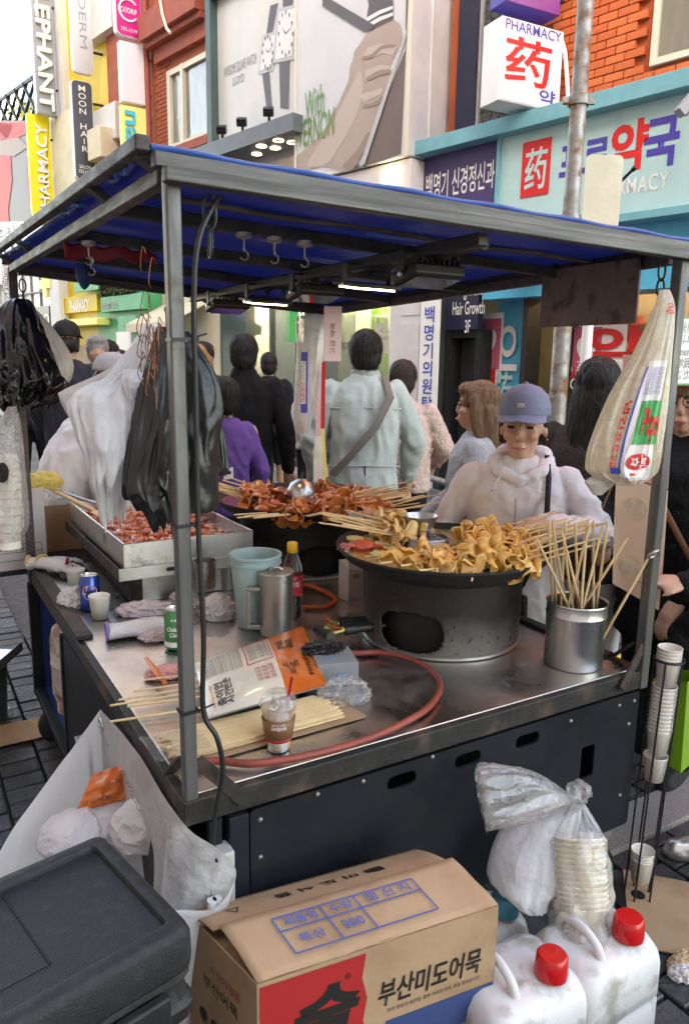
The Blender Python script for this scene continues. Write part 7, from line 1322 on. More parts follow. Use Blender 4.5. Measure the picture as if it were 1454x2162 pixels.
bt_ = part('bag_film', MB().sheet(80, 30, bagf, closeu=True), 'bag_cloudy', bb, angle=180); part('bag_neck', MB().sheet(80, 24, bagn, closeu=True), 'clear_film', bb, angle=180); me = bpy.data.meshes.new('knot'); bm = bmesh.new(); bmesh.ops.create_icosphere(bm, subdivisions=4, radius=.022); bm.to_mesh(me); bm.free(); crumple(me, .008, 60, 2); link('knot', me, 'bag_cloudy', bb, world=T(kn)); o = drape('bag_tail', None, None, [(1190, 1950, 1280, 1.54), (1190, 1985, 1285, 1.52), (1215, 2020, 1282, 1.51), (1240, 2040, 1272, 1.51)], .03, 'bag_cloudy', 5, .3, 24); o.parent = bb; o.matrix_parent_inverse = PM[bb.name].inverted()
# trash bag hooked on the left side of the cart
rim = [C(-.030, .62, .735), C(-.030, .52, .750), C(-.026, .38, .765), C(-.024, .22, .772), C(-.024, .08, .768), C(-.005, -.025, .745), C(.045, -.052, .700), C(.078, -.060, .640), C(.030, -.068, .585), C(-.05, -.052, .600), C(-.17, .03, .575), C(-.29, .10, .56), C(-.37, .20, .56), C(-.322, .336, .585), C(-.193, .50, .625), C(-.10, .585, .675)]
rs = smooth_path(rim+[rim[0]], 8)[:-1]; NR = len(rs); cen = C(-.17, .28, 0)
def trash(a_, v):
    i = a_*NR; k = int(i) % NR; p = rs[k].lerp(rs[(k+1) % NR], i-int(i)); tq = (p-O_).dot(B_); kq = .85 if tq > .06 else .62; q = Vector((cen.x+(p.x-cen.x)*kq, cen.y+(p.y-cen.y)*kq, .03)); r = p.lerp(q, v**.6 if tq <= .06 else v); out = (Vector((p.x-cen.x, p.y-cen.y, 0))).normalized(); sm = math.sin(math.pi*min(1, v*1.05))*(1 if (p-O_).dot(B_) > .06 else .25)
    wob = .016*(1-2*abs(noise.noise(Vector((a_*17, v*1.8, 3)))))+.010*noise.noise(Vector((a_*46, v*5, 8)))+.03*nz3((r.x*5, r.y*5, r.z*4), 1, 2); k_ = .35 if out.dot(A_) > .3 else 1.0
    return r+out*(.035*sm+wob*(.25+sm))*k_
tb = thing('trash_bag', 'large white printed carrier bag full of rubbish hooked on the cart', 'trash bag', cen); part('bag_film', MB().sheet(150, 36, trash, closeu=True), 'bag_white', tb, angle=180)
text('봉사합니다', 'print_grey', tb, frame(C(-.050, .24, .70).to_tuple(), -B_-Vector((0, 0, .12)), Vector((0, 0, 1))), w=.15, h=.036, bold=.015); text('감사합니다', 'print_grey', tb, frame(C(-.050, .50, .715).to_tuple(), -B_, Vector((0, 0, 1))), w=.10, h=.024)
def paper(lab, p, rz, sx, sy, sz, seed): return crumpled('trash_paper', lab, 'paper', T(p) @ RZ(rz), sx, sy, sz, 'tissue', seed, .11, 1.6)
paper('crumpled white wrapping paper with yellow marks in the trash bag', onz(318, 1768, .52), .6, .09, .07, .07, 17); paper('crushed white paper at the left of the trash bag', onz(160, 1790, .50), .2, .08, .07, .06, 19); paper('folded white paper bag under the orange packet', onz(225, 1765, .49), .9, .10, .08, .06, 21)
op = [onz(160, 1716, .575), onz(268, 1688, .585), onz(284, 1606, .660), onz(196, 1634, .650)]; ot = thing('orange_packet', 'empty orange fish cake packet lying in the trash bag', 'packet', op[0]); pn2 = ((op[1]-op[0]).cross(op[3]-op[0])).normalized(); part('packet_film', MB().sheet(24, 24, lambda u, v: quad(u, v, op)+pn2*(.022*math.sin(math.pi*u)**.6*math.sin(math.pi*v)**.6+.012*nz3((u*4, v*4, 7)))), 'pkg_orange', ot, angle=180); text('미도식품', 'ink_black', ot, frame((quad(.35, .22, op)+pn2*.026).to_tuple(), op[1]-op[0], op[3]-op[0]), w=.07, h=.012); text('||||||', 'ink_black', ot, frame((quad(.72, .7, op)+pn2*.028).to_tuple(), op[3]-op[0], op[0]-op[1]), w=.025, h=.014)
for i, (s, t_, z, lab) in enumerate(((-.045, .55, .725, 'bent steel hook holding the trash bag by its handle'), (-.01, .06, .665, 'bent steel hook holding the trash bag near the corner post'))): q = C(s, t_, z); solo('wire_hook', MB().tube([q+B_*(.022*math.cos(a))+Vector((0, 0, .014*math.sin(a))) for a in [R_(x) for x in range(-60, 250, 20)]], .0035, 8), 'steel', lab, 'hook')
# cords
solo('yellow_rope', MB().tube(smooth_path([onz(62, 1520, .045), onz(100, 1545, .045), onz(140, 1575, .045), onz(172, 1602, .045)]), .006, 8), 'cord_yellow', 'yellow rope lying on the dark paving stones', 'rope')
for i, (u, lab) in enumerate(((418, 'white plug lead hanging below the trash bag lip'), (430, 'second white lead beside the plug lead'))): q = onT_(u, 1790, -.06) if False else C(.03+.012*i, -.05, .54); solo('plug_lead', MB().tube([q+Vector((0, 0, .05)), q, q+Vector((0, -.005, -.06))], [.010, .010, .006], 10).tube([q+Vector((0, -.005, -.06)), q+Vector((.01*i, 0, -.30))], .005, 8), 'plug_white', lab, 'cable')
# bin and steel basin at the left edge
q = onz(-10, 1560, 0); bn = thing('dark_bin', 'dark green bin at the left holding a steel basin', 'bin', q+Vector((-.12, .12, 0))); b0 = q+Vector((-.14, .12, 0)); part('bin', MB().lathe([(.001, .0), (.13, 0), (.15, .30), (.155, .31), (.145, .31), (.12, .01), (.001, .01)], 36, T(b0)), 'green_steel', bn); solo('steel_basin', MB().box((0, 0, 0), (.34, .30, .004), T(b0+Vector((0, .0, .315)))).box((.17, 0, .02), (.004, .30, .045), T(b0+Vector((0, 0, .315)))).box((0, -.15, .02), (.34, .004, .045), T(b0+Vector((0, 0, .315)))), 'steel', 'shallow steel basin resting on the dark bin', 'basin', bevel=.002)
# flattened cardboard on the ground
for (u, v, w_, d_, rz, z, lab) in ((1395, 1925, .34, .20, YAW+.75, .040, 'flattened cardboard sheet under the cup rack'), (40, 1545, .30, .20, YAW, .044, 'cardboard piece under the left side of the cart')): solo('cardboard_sheet', MB().box((0, 0, 0), (w_, d_, .005), T(onz(u, v, z)) @ RZ(rz)), 'carton', lab, 'cardboard', bevel=.001)
crumpled('tissue', 'dirty crumpled tissue on the paving beside the right jerry can', 'tissue', T(onz(1440, 2062, .035)), .035, .025, .02, 'tissue', 23); crumpled('cardboard_scrap', 'torn brown paper scrap on the paving', 'paper', T(onz(1435, 2035, .035)) @ RZ(.6), .05, .02, .02, 'carton', 24, .2)
# wire rack of paper cups
rb2 = onz(1345, 1895, .032); top_ = C(CW+.075, .02, .80); rk = thing('cup_rack', 'tall black wire cup dispenser on a round foot', 'cup rack', rb2); part('foot', MB().lathe([(.001, .0), (.085, 0), (.085, .006), (.001, .012)], 36, T(rb2)), 'dark_metal', rk); tp = Vector((rb2.x+.035, rb2.y+.03, .815)); part('ring', MB().tube([tp+Vector((.042*math.cos(a), .042*math.sin(a), 0)) for a in [k/24*2*math.pi for k in range(24)]], .004, 8, closed=True), 'dark_metal', rk)
for k in range(5): a = k/5*2*math.pi+.3; part('wire', MB().tube([rb2+Vector((.040*math.cos(a), .040*math.sin(a), .004)), tp+Vector((.042*math.cos(a), .042*math.sin(a), 0))], .0032, 8), 'dark_metal', rk)
axr = (tp-rb2); i = 0
for h0, n, stp in ((.70, 5, .010), (.485, 12, .0125), (.40, 1, .01), (.06, 4, .008)):
    for j in range(n): q = rb2+axr*((h0+j*stp)/.783); cup(T(q) @ SC(1.0), {5: 'white paper cup in the top stack of the wire rack', 12: 'white paper cup in the long middle stack of the wire rack', 1: 'single wide white paper cup half way up the wire rack', 4: 'white paper cup in the low stack at the foot of the wire rack'}[n], 'paper cups in the wire rack')
# green carrier bag
q = onz(1412, 1640, .0); gbg = thing('green_bag', 'lime green paper shopping bag standing beside the cup rack', 'shopping bag', q+Vector((0, .1, 0))); gp = [aty(1378, 1435, 2.55), aty(1450, 1440, 2.5), aty(1436, 1632, 2.5), aty(1372, 1595, 2.55)]
bk = Vector((.10, .10, 0)); part('bag', MB().add([gp[0], gp[1], gp[2], gp[3], gp[0]+bk, gp[1]+bk, gp[2]+bk, gp[3]+bk], [(0, 1, 2, 3), (1, 5, 6, 2), (5, 4, 7, 6), (4, 0, 3, 7), (3, 2, 6, 7)]), 'shop_green_bag', gbg, smooth=False); part('handle', MB().tube([gp[0].lerp(gp[1], .3), gp[0].lerp(gp[1], .4)+Vector((0, 0, .12)), gp[0].lerp(gp[1], .6)+Vector((0, 0, .12)), gp[0].lerp(gp[1], .7)], .003, 6), 'cable', gbg)
# ================================================================== people
M('skin', (.56, .33, .235), .45, col2=(.50, .28, .195), nscale=9, sss=.15, bump=.1, bscale=90); M('skin_tan', (.46, .26, .18), .45, col2=(.40, .22, .15), nscale=9, sss=.15); M('lip', (.40, .13, .11), .4); M('eye_dark', (.015, .012, .01), .2); M('eye_white', (.62, .58, .54), .3); M('brow', (.05, .035, .03), .8)
def hairm(n, a, b_): M(n, a, .5, col2=b_, nscale=30, stretch=(3, 3, .2), bump=.6, bscale=70, bdist=.01, spec=.25)
hairm('hair_black', (.010, .008, .008), (.022, .018, .017)); hairm('hair_brown', (.13, .065, .035), (.24, .13, .07)); hairm('hair_dark', (.025, .016, .012), (.05, .032, .025)); hairm('hair_blond', (.36, .19, .09), (.24, .12, .05)); hairm('hair_grey', (.28, .27, .26), (.20, .19, .19))
def cloth(n, a, rough=.75, bump=.5, bs=22, fine=0): M(n, a, rough, col2=tuple(x*.86 for x in a), nscale=7, bump=bump, bscale=bs, bdist=.02, spec=.25)
cloth('jacket_lilac', (.66, .62, .63), .6, .45, 14); cloth('sweater_grey', (.42, .42, .44), .9, .5, 90); cloth('coat_brown', (.055, .043, .038), .95, .6, 120); cloth('coat_black', (.007, .007, .008), .8); cloth('trouser_white', (.66, .64, .64), .7); cloth('jacket_sage', (.40, .45, .42), .65, .4, 12); cloth('cardigan_pink', (.62, .45, .39), .9, .8, 70); cloth('knit_black', (.008, .007, .007), .9, .4, 100); cloth('hoodie_navy', (.014, .014, .02), .9); cloth('shirt_purple', (.13, .06, .24), .8); cloth('hoodie_white', (.66, .64, .65), .8, .5, 9); cloth('trouser_black', (.008, .008, .009), .8); cloth('trouser_brown', (.055, .045, .04), .8); cloth('trouser_grey', (.30, .30, .32), .8); cloth('cap_blue_grey', (.19, .20, .29), .6, .15, 80); cloth('cap_grey', (.36, .35, .36), .8, .3, 30); cloth('cap_black', (.012, .012, .012), .7); cloth('puffer_white', (.62, .60, .57), .6, .6, 9); cloth('jacket_navy', (.02, .022, .03), .7); cloth('strap_black', (.012, .012, .012), .5); cloth('strap_taupe', (.17, .14, .125), .6, .2); cloth('bag_taupe', (.085, .072, .066), .55, .8, 14); cloth('shoe_white', (.62, .60, .58), .5); cloth('shoe_grey', (.22, .22, .22), .6); cloth('leather_brown', (.20, .085, .04), .5, .2)
M('shoe_silver', (.62, .61, .60), .28, metal=.85, col2=(.52, .51, .50), nscale=12, bump=.5, bscale=22)
TMP = bpy.data.scenes.new('tmp')
def sph(mb, c, r, m=None, n=12):
    r = r if isinstance(r, (tuple, list)) else (r, r, r); prof = [(math.sin(math.pi*i/n)+1e-4, -math.cos(math.pi*i/n)) for i in range(n+1)]
    mm = T(Vector(c)) @ (m if m is not None else Matrix.Identity(4)) @ SC(*r); mb.lathe(prof, 16, mm, cap0=True, cap1=True)
def limb(mb, pts):
    """tapered sphere-swept chain, pts = [(point, radius)]"""
    for (p, r) in pts: sph(mb, p, r, n=8)
    for (p, r), (q, s) in zip(pts, pts[1:]): mb.tube([p, q], [r, s], 14)
def loft(mb, secs, n=28):
    """closed loft through elliptic sections (cx, cy, z, rx, ry)"""
    vv = []; ff = []
    for (cx, cy, z, rx, ry) in secs:
        for j in range(n): a = 2*math.pi*j/n; ca, sa = math.cos(a), math.sin(a); e = .85; vv.append((cx+rx*math.copysign(abs(ca)**e, ca), cy+ry*math.copysign(abs(sa)**e, sa), z))
    P = len(secs)
    for i in range(P-1):
        for j in range(n): ff.append((i*n+j, i*n+(j+1) % n, (i+1)*n+(j+1) % n, (i+1)*n+j))
    ff.append(tuple(reversed(range(n)))); ff.append(tuple((P-1)*n+j for j in range(n))); mb.add(vv, ff)
def blob(name, mb, mat, parent, mw, vox=.012, smooth=6, wr=None, seed=0.0, drop=None):
    """one continuous skin over overlapping shapes; wr = (amplitude, scale, vertical stretch) of cloth folds"""
    me = mb.mesh(name); bm = bmesh.new(); bm.from_mesh(me); bmesh.ops.recalc_face_normals(bm, faces=bm.faces); bm.to_mesh(me); bm.free()
    o = bpy.data.objects.new('tmp', me); TMP.collection.objects.link(o); r = o.modifiers.new('r', 'REMESH'); r.mode = 'VOXEL'; r.voxel_size = vox; s_ = o.modifiers.new('s', 'SMOOTH'); s_.iterations = smooth; s_.factor = .5
    
    with bpy.context.temp_override(scene=TMP, view_layer=TMP.view_layers[0]): dg = bpy.context.evaluated_depsgraph_get(); dg.update(); out = bpy.data.meshes.new_from_object(o.evaluated_get(dg))
    bpy.data.objects.remove(o); bpy.data.meshes.remove(me); out.name = name
    if wr:
        amp, sc, zs = wr; out.update(); ns = [v.normal.copy() for v in out.vertices]
        for v, n in zip(out.vertices, ns):
            q = Vector((v.co.x*sc+seed, v.co.y*sc, v.co.z*sc*zs)); d = noise.noise(q+Vector((noise.noise(q*.7)*1.2, 0, noise.noise(q*.7+Vector((5, 0, 0)))*1.2))); d2 = 1-2*abs(noise.noise(q*2.1+Vector((3, 1, 0)))); v.co += n*amp*((1-2.2*abs(d))+.55*d2)
    out.materials.clear(); out.materials.append(MATS[mat])
    for p in out.polygons: p.use_smooth = True
    ob = bpy.data.objects.new(name, out); COL.objects.link(ob); ob.parent = parent; ob.matrix_parent_inverse = PM[parent.name].inverted(); ob.matrix_basis = mw; PM[ob.name] = mw.copy(); return ob
def hand(mb, w, d, side, pose='grip', s=1.0):
    """palm and five separate fingers from the wrist w along d"""
    d = d.normalized(); up = Vector((0, 0, 1)); x = d.cross(up).normalized()*side; n = x.cross(d).normalized()*side
    limb(mb, [(w, .026*s), (w+d*.05*s, .030*s), (w+d*.085*s, .026*s)]); mb.box((0, 0, 0), (.075*s, .085*s, .024*s), frame((w+d*.055*s).to_tuple(), x, d))
    for k in range(4):
        b = w+d*.095*s+x*(-.030+.020*k)*s; L = (.040, .046, .043, .034)[k]*s; c = (0.9 if pose == 'grip' else (.0 if k == 0 else 1.1)) if pose != 'relax' else .45
        p1 = b+(d*math.cos(c*.6)-n*math.sin(c*.6))*L*.8; p2 = p1+(d*math.cos(c*1.5)-n*math.sin(c*1.5))*L*.65; p3 = p2+(d*math.cos(c*2.1)-n*math.sin(c*2.1))*L*.5; limb(mb, [(b, .0095*s), (p1, .0088*s), (p2, .008*s), (p3, .007*s)])
    b = w+d*.03*s-x*.032*s; p1 = b+(d*.6-x*.5-n*.3)*.045*s; p2 = p1+(d*.9-n*.4)*.032*s; limb(mb, [(b, .013*s), (p1, .0105*s), (p2, .0085*s)])
def person(lab, x, y, phi, H, top, bottom, hair, hairstyle='short', arms=None, lean=0.0, leanx=0.0, stride=0.0, shoes='shoe_grey', skin='skin', vox=.014, topw=1.0, shorts=False, turn=0.0, face=False, cap=None, toplen=.86, baseZ=.035, collar=0, pose=('relax', 'relax'), group=None, nod=0.0, folds=(.008, 9, .6), legs=True, vis_hand=True, sh=1.0, hs=1.06):
    k = H/1.70; t = thing('person', lab, 'person', (x, y, baseZ), phi, group); W = PM[t.name] @ SC(k)
    PM[t.name] = PM[t.name]
    def P(p): z = p[2]; f = max(0, z-.95); return Vector((p[0]+leanx*f, p[1]-lean*f, z-.25*f*(abs(lean)**2+abs(leanx)**2)**.5*.5))
    hc = P((0, -.005, 1.585)); RH = T(hc) @ RZ(turn) @ RX(nod) @ SC(hs)
    def HP(p): return RH @ Vector(p)
    arms = arms or (((-.235, .02, 1.13), (-.24, -.06, .90)), ((.235, .02, 1.13), (.24, -.06, .90)))
    hips = [Vector((-.09, 0, .90)), Vector((.09, 0, .90))]; sd = (stride, -stride); kn = []; an = []
    for i, sx in enumerate((-1, 1)):
        f = sd[i]; kn.append(Vector((sx*.095, -f*.22-(.03 if f < 0 else .01), .50+(.03 if f < 0 else 0)))); an.append(Vector((sx*.10, -f*.42+(.05 if f < 0 else 0), .085+(.16 if f < -.5 else .0))))
    # body: one continuous skin
    mb = MB(); loft(mb, [(0, 0, .86, .13, .09), (0, 0, .95, .15, .10), (0, 0, 1.08, .13, .09), (0, 0, 1.25, .155, .10), (0, .0, 1.38, .15, .085), (0, .01, 1.44, .07, .06)]) if not lean and not leanx else limb(mb, [(P((0, 0, .92)), .13), (P((0, 0, 1.1)), .12), (P((0, 0, 1.3)), .125), (P((0, 0, 1.40)), .07)])
    limb(mb, [(P((0, .01, 1.38)), .056), (P((0, 0, 1.50)), .052)]); sph(mb, HP((0, .008, .02)), (.078, .094, .098)); sph(mb, HP((0, -.020, -.042)), (.064, .066, .066)); sph(mb, HP((0, -.05, -.082)), (.030, .030, .026))
    sph(mb, HP((0, -.088, -.022)), (.012, .018, .017)); limb(mb, [(HP((0, -.080, .022)), .008), (HP((0, -.096, -.016)), .011)])
    for sx in (-1, 1): sph(mb, HP((sx*.076, .012, -.012)), (.010, .020, .030)); sph(mb, HP((sx*.040, -.062, -.020)), (.026, .024, .024)); sph(mb, HP((sx*.030, -.070, .036)), (.024, .014, .009)); 
    sph(mb, HP((0, -.086, -.055)), (.024, .012, .008)); sph(mb, HP((0, -.084, -.066)), (.021, .012, .008))
    for i, sx in enumerate((-1, 1)):
        e, w = Vector(arms[i][0]), Vector(arms[i][1]); limb(mb, [(P((sx*.165, .0, 1.375)), .052), (e, .040), (w, .026)])
        if vis_hand: hand(mb, w, (w-e), sx, pose[i])
        limb(mb, [(hips[i], .085), (kn[i], .055), (an[i], .037)]); limb(mb, [(an[i]-Vector((0, 0, .04)), .036), (an[i]+Vector((0, -.13, -.055)), .028)])
    blob('body', mb, skin, t, W, vox=min(vox, .009) if face else vox, smooth=3 if face else 4)
    # top
    mb = MB(); q = topw; z0 = toplen; secs = [(0, 0, z0, .165*q, .125*q), (0, 0, z0+.03, .168*q, .13*q), (0, 0, 1.02, .163*q, .125*q), (0, 0, 1.2, .172*q, .128*q), (0, .0, 1.33, .182*max(1, sh), .118*q), (0, .005, 1.405, .165*sh, .090), (0, .01, 1.445, .085, .068), (0, .01, 1.462+collar, .064+.006*(collar > 0), .060)]
    loft(mb, [(P((c[0], c[1], c[2])).x, P((c[0], c[1], c[2])).y, P((c[0], c[1], c[2])).z, c[3], c[4]) for c in secs])
    for i, sx in enumerate((-1, 1)):
        e, w = Vector(arms[i][0]), Vector(arms[i][1]); limb(mb, [(P((sx*.178*sh, .0, 1.375)), .062), (e, .056*q**.6), (w, .040*q**.5)])
    tp = blob('top', mb, top, t, W, vox=vox, smooth=4, wr=folds, seed=x*3)
    # trousers
    if legs:
        mb = MB(); loft(mb, [(0, 0, .82, .155, .115), (0, 0, .92, .160, .118), (0, 0, 1.0, .150, .11)])
        for i in range(2):
            if shorts: limb(mb, [(hips[i], .098), (hips[i].lerp(kn[i], .85), .085)])
            else: limb(mb, [(hips[i], .098), (kn[i], .075), (an[i]+Vector((0, .005, .01)), .060)])
        blob('trousers', mb, bottom, t, W, vox=vox, smooth=4, wr=(.006, 8, .5), seed=y)
        for i in range(2): mb = MB(); a = an[i]; limb(mb, [(a+Vector((0, .03, -.045)), .040), (a+Vector((0, -.05, -.04)), .042), (a+Vector((0, -.14, -.052)), .036)]); loft(mb, [(a.x, a.y-.055, a.z-.085, .045, .125), (a.x, a.y-.055, a.z-.06, .048, .13)]); blob('shoe', mb, shoes, t, W, vox=.009, smooth=2)
    # hair
    mb = MB(); hm = hair
    if hairstyle in ('short', 'long', 'bob', 'pony'):
        sph(mb, HP((0, .018, .036)), (.089, .104, .098)); sph(mb, HP((0, .045, -.02)), (.082, .070, .080))
        if hairstyle != 'short' or not face: sph(mb, HP((0, -.045, .085)), (.066, .046, .034))
        if hairstyle in ('long', 'bob'):
            Lh = -.42 if hairstyle == 'long' else -.22
            c0, c1, c2 = HP((0, .055, -.06)), HP((0, .075, -.16)), P((0, .10, 1.585+Lh)); loft(mb, [(c2.x+.01, c2.y, c2.z, .055, .03), (c2.x, c2.y, c2.z+.08, .085, .045), (c1.x, c1.y, c1.z, .098, .058), (c0.x, c0.y, c0.z, .094, .070), (c0.x, c0.y-.02, c0.z+.07, .088, .075)])
            for sx in (-1, 1): limb(mb, [(HP((sx*.078, -.005, .04)), .024), (HP((sx*.088, .0, -.05)), .026), (HP((sx*.09, .02, -.14)), .026), (HP((sx*.075, .035, -.21)), .018)])
        if hairstyle == 'pony': c = HP((0, .09, -.03)); limb(mb, [(HP((0, .07, .0)), .05), (P((.03, .11, 1.45)), .050), (P((.05, .12, 1.32)), .045), (P((.055, .115, 1.20)), .022)])
        ho = blob('hair', mb, hm, t, W, vox=min(vox, .010), smooth=3, wr=(.006, 26, .22), seed=2); hv = ho.data.vertices; rnd = random.Random(int(x*100)); sb = MB(); cz = HP((0, .02, 0))
        for _ in range(900 if vox < .014 else 300):
            vtx = hv[rnd.randrange(len(hv))]; p_ = vtx.co; n_ = vtx.normal; dn = Vector((0, 0, -1)); dn = (dn-n_*dn.dot(n_)); dn = dn.normalized() if dn.length > .1 else Vector((n_.x, n_.y, -.2)).normalized(); Ls_ = rnd.uniform(.03, .07); sd_ = dn.cross(n_).normalized()*.0013; q1 = p_+n_*.003+dn*Ls_*.5+sd_*rnd.uniform(-2, 2); q2 = p_+n_*rnd.uniform(.0, .007)+dn*Ls_+sd_*rnd.uniform(-5, 5); sb.f.append(tuple(range(len(sb.v), len(sb.v)+4))); sb.v += [tuple(p_-sd_), tuple(p_+sd_), tuple(q1+sd_), tuple(q1-sd_)]; sb.f.append(tuple(range(len(sb.v), len(sb.v)+3))); sb.v += [tuple(q1-sd_), tuple(q1+sd_), tuple(q2)]
        so = link('hair_strands', sb.mesh('hair_strands'), hm, ho, world=W, smooth=False, fixn=False); so['kind'] = 'stuff'
    elif hairstyle == 'cap':
        sph(mb, HP((0, .035, -.010)), (.080, .076, .075)); 
        for sx in (-1, 1): limb(mb, [(HP((sx*.072, .01, .02)), .016), (HP((sx*.074, .03, -.05)), .018)])
        blob('hair', mb, hm, t, W, vox=.009, smooth=2, wr=(.003, 30, .3))
    if cap:
        mb = MB().lathe([(.0925, .038), (.094, .052), (.092, .078), (.080, .112), (.054, .136), (.022, .148), (.001, .150)], 40, RH @ T(0, .008, 0), sx=.95, sy=1.12); me = mb.mesh('cap'); cpo = link('cap', me, cap, t, world=W, solid=.004)
        if face or cap == 'cap_black':
            def brim(u, v): a = (u-.5)*2.1; ex = .060*max(0, math.cos(a*1.42))**.75; return RH @ Vector((math.sin(a)*(.0905+ex*v*.55), .008-math.cos(a)*.106-ex*v, .058-.016*v*math.cos(a)-.012*abs(math.sin(a))-.012*v*v*abs(math.sin(a))))
            link('brim', MB().sheet(28, 8, brim).mesh('brim'), cap, cpo, world=W, solid=.004)
        link('cap_button', MB().lathe([(.009, .150), (.007, .157), (.001, .159)], 12, RH @ T(0, .008, 0)).mesh('cap_button'), cap, cpo, world=W)
    if face:
        for sx in (-1, 1):
            link('eye', MB().lathe([(math.sin(a)*1+1e-5, -math.cos(a)) for a in [i/8*math.pi for i in range(9)]], 14, RH @ T(sx*.032, -.0835, .012) @ SC(.0135, .006, .0062)).mesh('eye'), 'eye_dark', t, world=W)
            link('eyelid', MB().tube([HP((sx*.032+dx, -.0875-.001*0+abs(dx)*.16, .0200-abs(dx)*.24)) for dx in (-.018, -.009, 0, .009, .018)], [.0014, .0022, .0026, .0022, .0014], 8).mesh('eyelid'), skin, t, world=W); link('eyebrow', MB().tube([HP((sx*.032+dx*sx, -.0885+abs(dx)*.25, .036-abs(dx+.004)*.18)) for dx in (-.020, -.008, .006, .020)], [.0018, .003, .003, .0012], 6).mesh('eyebrow'), 'brow', t, world=W)
        link('lips', MB().tube([HP((dx, -.0965+abs(dx)*.35, -.0595-abs(dx)*.08)) for dx in (-.025, -.012, 0, .012, .025)], [.0016, .0042, .0050, .0042, .0016], 8, flat=1.1).mesh('lips'), 'lip', t, world=W)
        for sx in (-1, 1): link('nostril', MB().lathe([(.0035, 0), (.001, .001)], 8, RH @ T(sx*.0065, -.1015, -.036) @ RX(2.2)).mesh('nostril'), 'eye_dark', t, world=W)
    return t, W, P, HP, arms, k
def htop(u, v, y): p = aty(u, v, y); return p.x, p.y, p.z-.035
# --- the woman at the counter
x, y, H = htop(1108, 846, 2.72)
wa = ((-.31, -.01, 1.14), (-.25, -.25, 1.08)), ((.325, -.02, 1.17), (.12, -.25, 1.235))
t, W, P, HP, _, k = person('woman in lilac hooded jacket and blue grey cap looking down at the broth', x, y, -.30, H*1.005, 'jacket_lilac', 'trouser_grey', 'hair_dark', 'cap', arms=wa, cap='cap_blue_grey', face=True, topw=1.14, sh=1.06, toplen=.74, vox=.010, nod=.07, turn=-.05, hs=1.15, folds=(.008, 11, .6), pose=('relax', 'grip'), shoes='shoe_white')
mb = MB(); limb(mb, [((-.10, .01, 1.435), .036), ((-.085, -.075, 1.415), .026), ((0, -.105, 1.375), .022), ((.085, -.075, 1.415), .026), ((.10, .01, 1.435), .036), ((.07, .09, 1.45), .05), ((-.07, .09, 1.45), .05), ((-.10, .01, 1.435), .036)]); blob('hood', mb, 'jacket_lilac', t, W, vox=.008, smooth=4, wr=(.006, 18, 1.0))
def lp(name, mb, mat, **kk): return link(name, mb.mesh(name), mat, t, world=W, **kk)
lp('zip', MB().bar((0, -.185, 1.36), (0, -.192, .86), .006, .008, (0, 1, 0)), 'cap_grey'); lp('zip_pull', MB().bar((.0, -.192, 1.365), (0, -.200, 1.325), .010, .005, (0, 1, 0)), 'shoe_white')
for sx in (-1, 1): lp('drawstring', MB().tube([(sx*.07, -.12, 1.40), (sx*.085, -.165, 1.37), (sx*.085, -.180, 1.345)], .003, 6).tube([(sx*.072, -.176, 1.352), (sx*.10, -.172, 1.346)], .004, 6), 'shoe_white')
lp('cap_badge', MB().box((0, 0, 0), (.026, .004, .017), T(HP((0, -.1, .088))) @ RX(.42)), 'sign_silver', bevel=.001); lp('crossbody_strap', MB().tube([(.10, .0, 1.475), (.115, -.10, 1.40), (.12, -.178, 1.28), (.10, -.195, 1.12), (.045, -.200, .98), (-.0, -.19, .92)], .011, 8, flat=.3), 'strap_black')
for sx in (-1, 1): lp('earring', MB().lathe([(.001, -.005), (.005, 0), (.001, .005)], 8, T(HP((sx*.083, .0, -.04)))), 'brass')
lp('crossbody_bag', MB().box((-.03, -.17, .86), (.20, .07, .14)), 'strap_black', bevel=.02)
# --- woman in profile with light brown hair
x, y, H = htop(1010, 812, 3.6); t, W, P, HP, _, k = person('young woman in a grey sweater with brown hair seen in profile', x, y, -1.75, H, 'sweater_grey', 'trouser_black', 'hair_brown', 'long', arms=(((-.26, -.06, 1.12), (-.20, -.26, .95)), ((.26, .04, 1.10), (.27, -.12, .90))), face=True, vox=.011, topw=1.12, folds=(.006, 10, .7))
# --- woman with black hair and brown wool coat
x, y, H = htop(1268, 764, 3.15); t, W, P, HP, _, k = person('person in a dark brown wool coat and white trousers with long black hair', x, y, 2.6, H, 'coat_brown', 'trouser_white', 'hair_black', 'long', vox=.012, topw=1.2, toplen=.78, shoes='shoe_white', arms=(((-.29, .03, 1.12), (-.28, -.06, .88)), ((.28, .02, 1.12), (.26, -.12, .95))))
# --- person in black coat holding a phone
x, y, H = htop(1462, 792, 2.85); pa = (((-.27, -.10, 1.12), (-.17, -.33, 1.07)), ((.27, -.02, 1.10), (.22, -.2, .98))); t, W, P, HP, arms, k = person('person in a black buttoned coat and glasses holding up a white phone', x, y, -.75, H, 'coat_black', 'trouser_black', 'hair_brown', 'long', arms=pa, face=True, vox=.011, topw=1.25, toplen=.62, pose=('grip', 'relax'), shoes='cap_black')
for i in range(4): link('button', MB().lathe([(.001, .004), (.012, .003), (.013, 0)], 12, T(.05, -.175, 1.30-i*.13) @ RX(math.pi/2)).mesh('button'), 'strap_black', t, world=W)
for sx in (-1, 1): link('spectacles', MB().tube([HP((sx*.034+.024*math.cos(a), -.104, .012+.020*math.sin(a))) for a in [i/16*2*math.pi for i in range(16)]], .0022, 6, closed=True).tube([HP((sx*.058, -.104, .015)), HP((sx*.078, .0, .012))], .002, 6).mesh('spectacles'), 'cap_black', t, world=W)
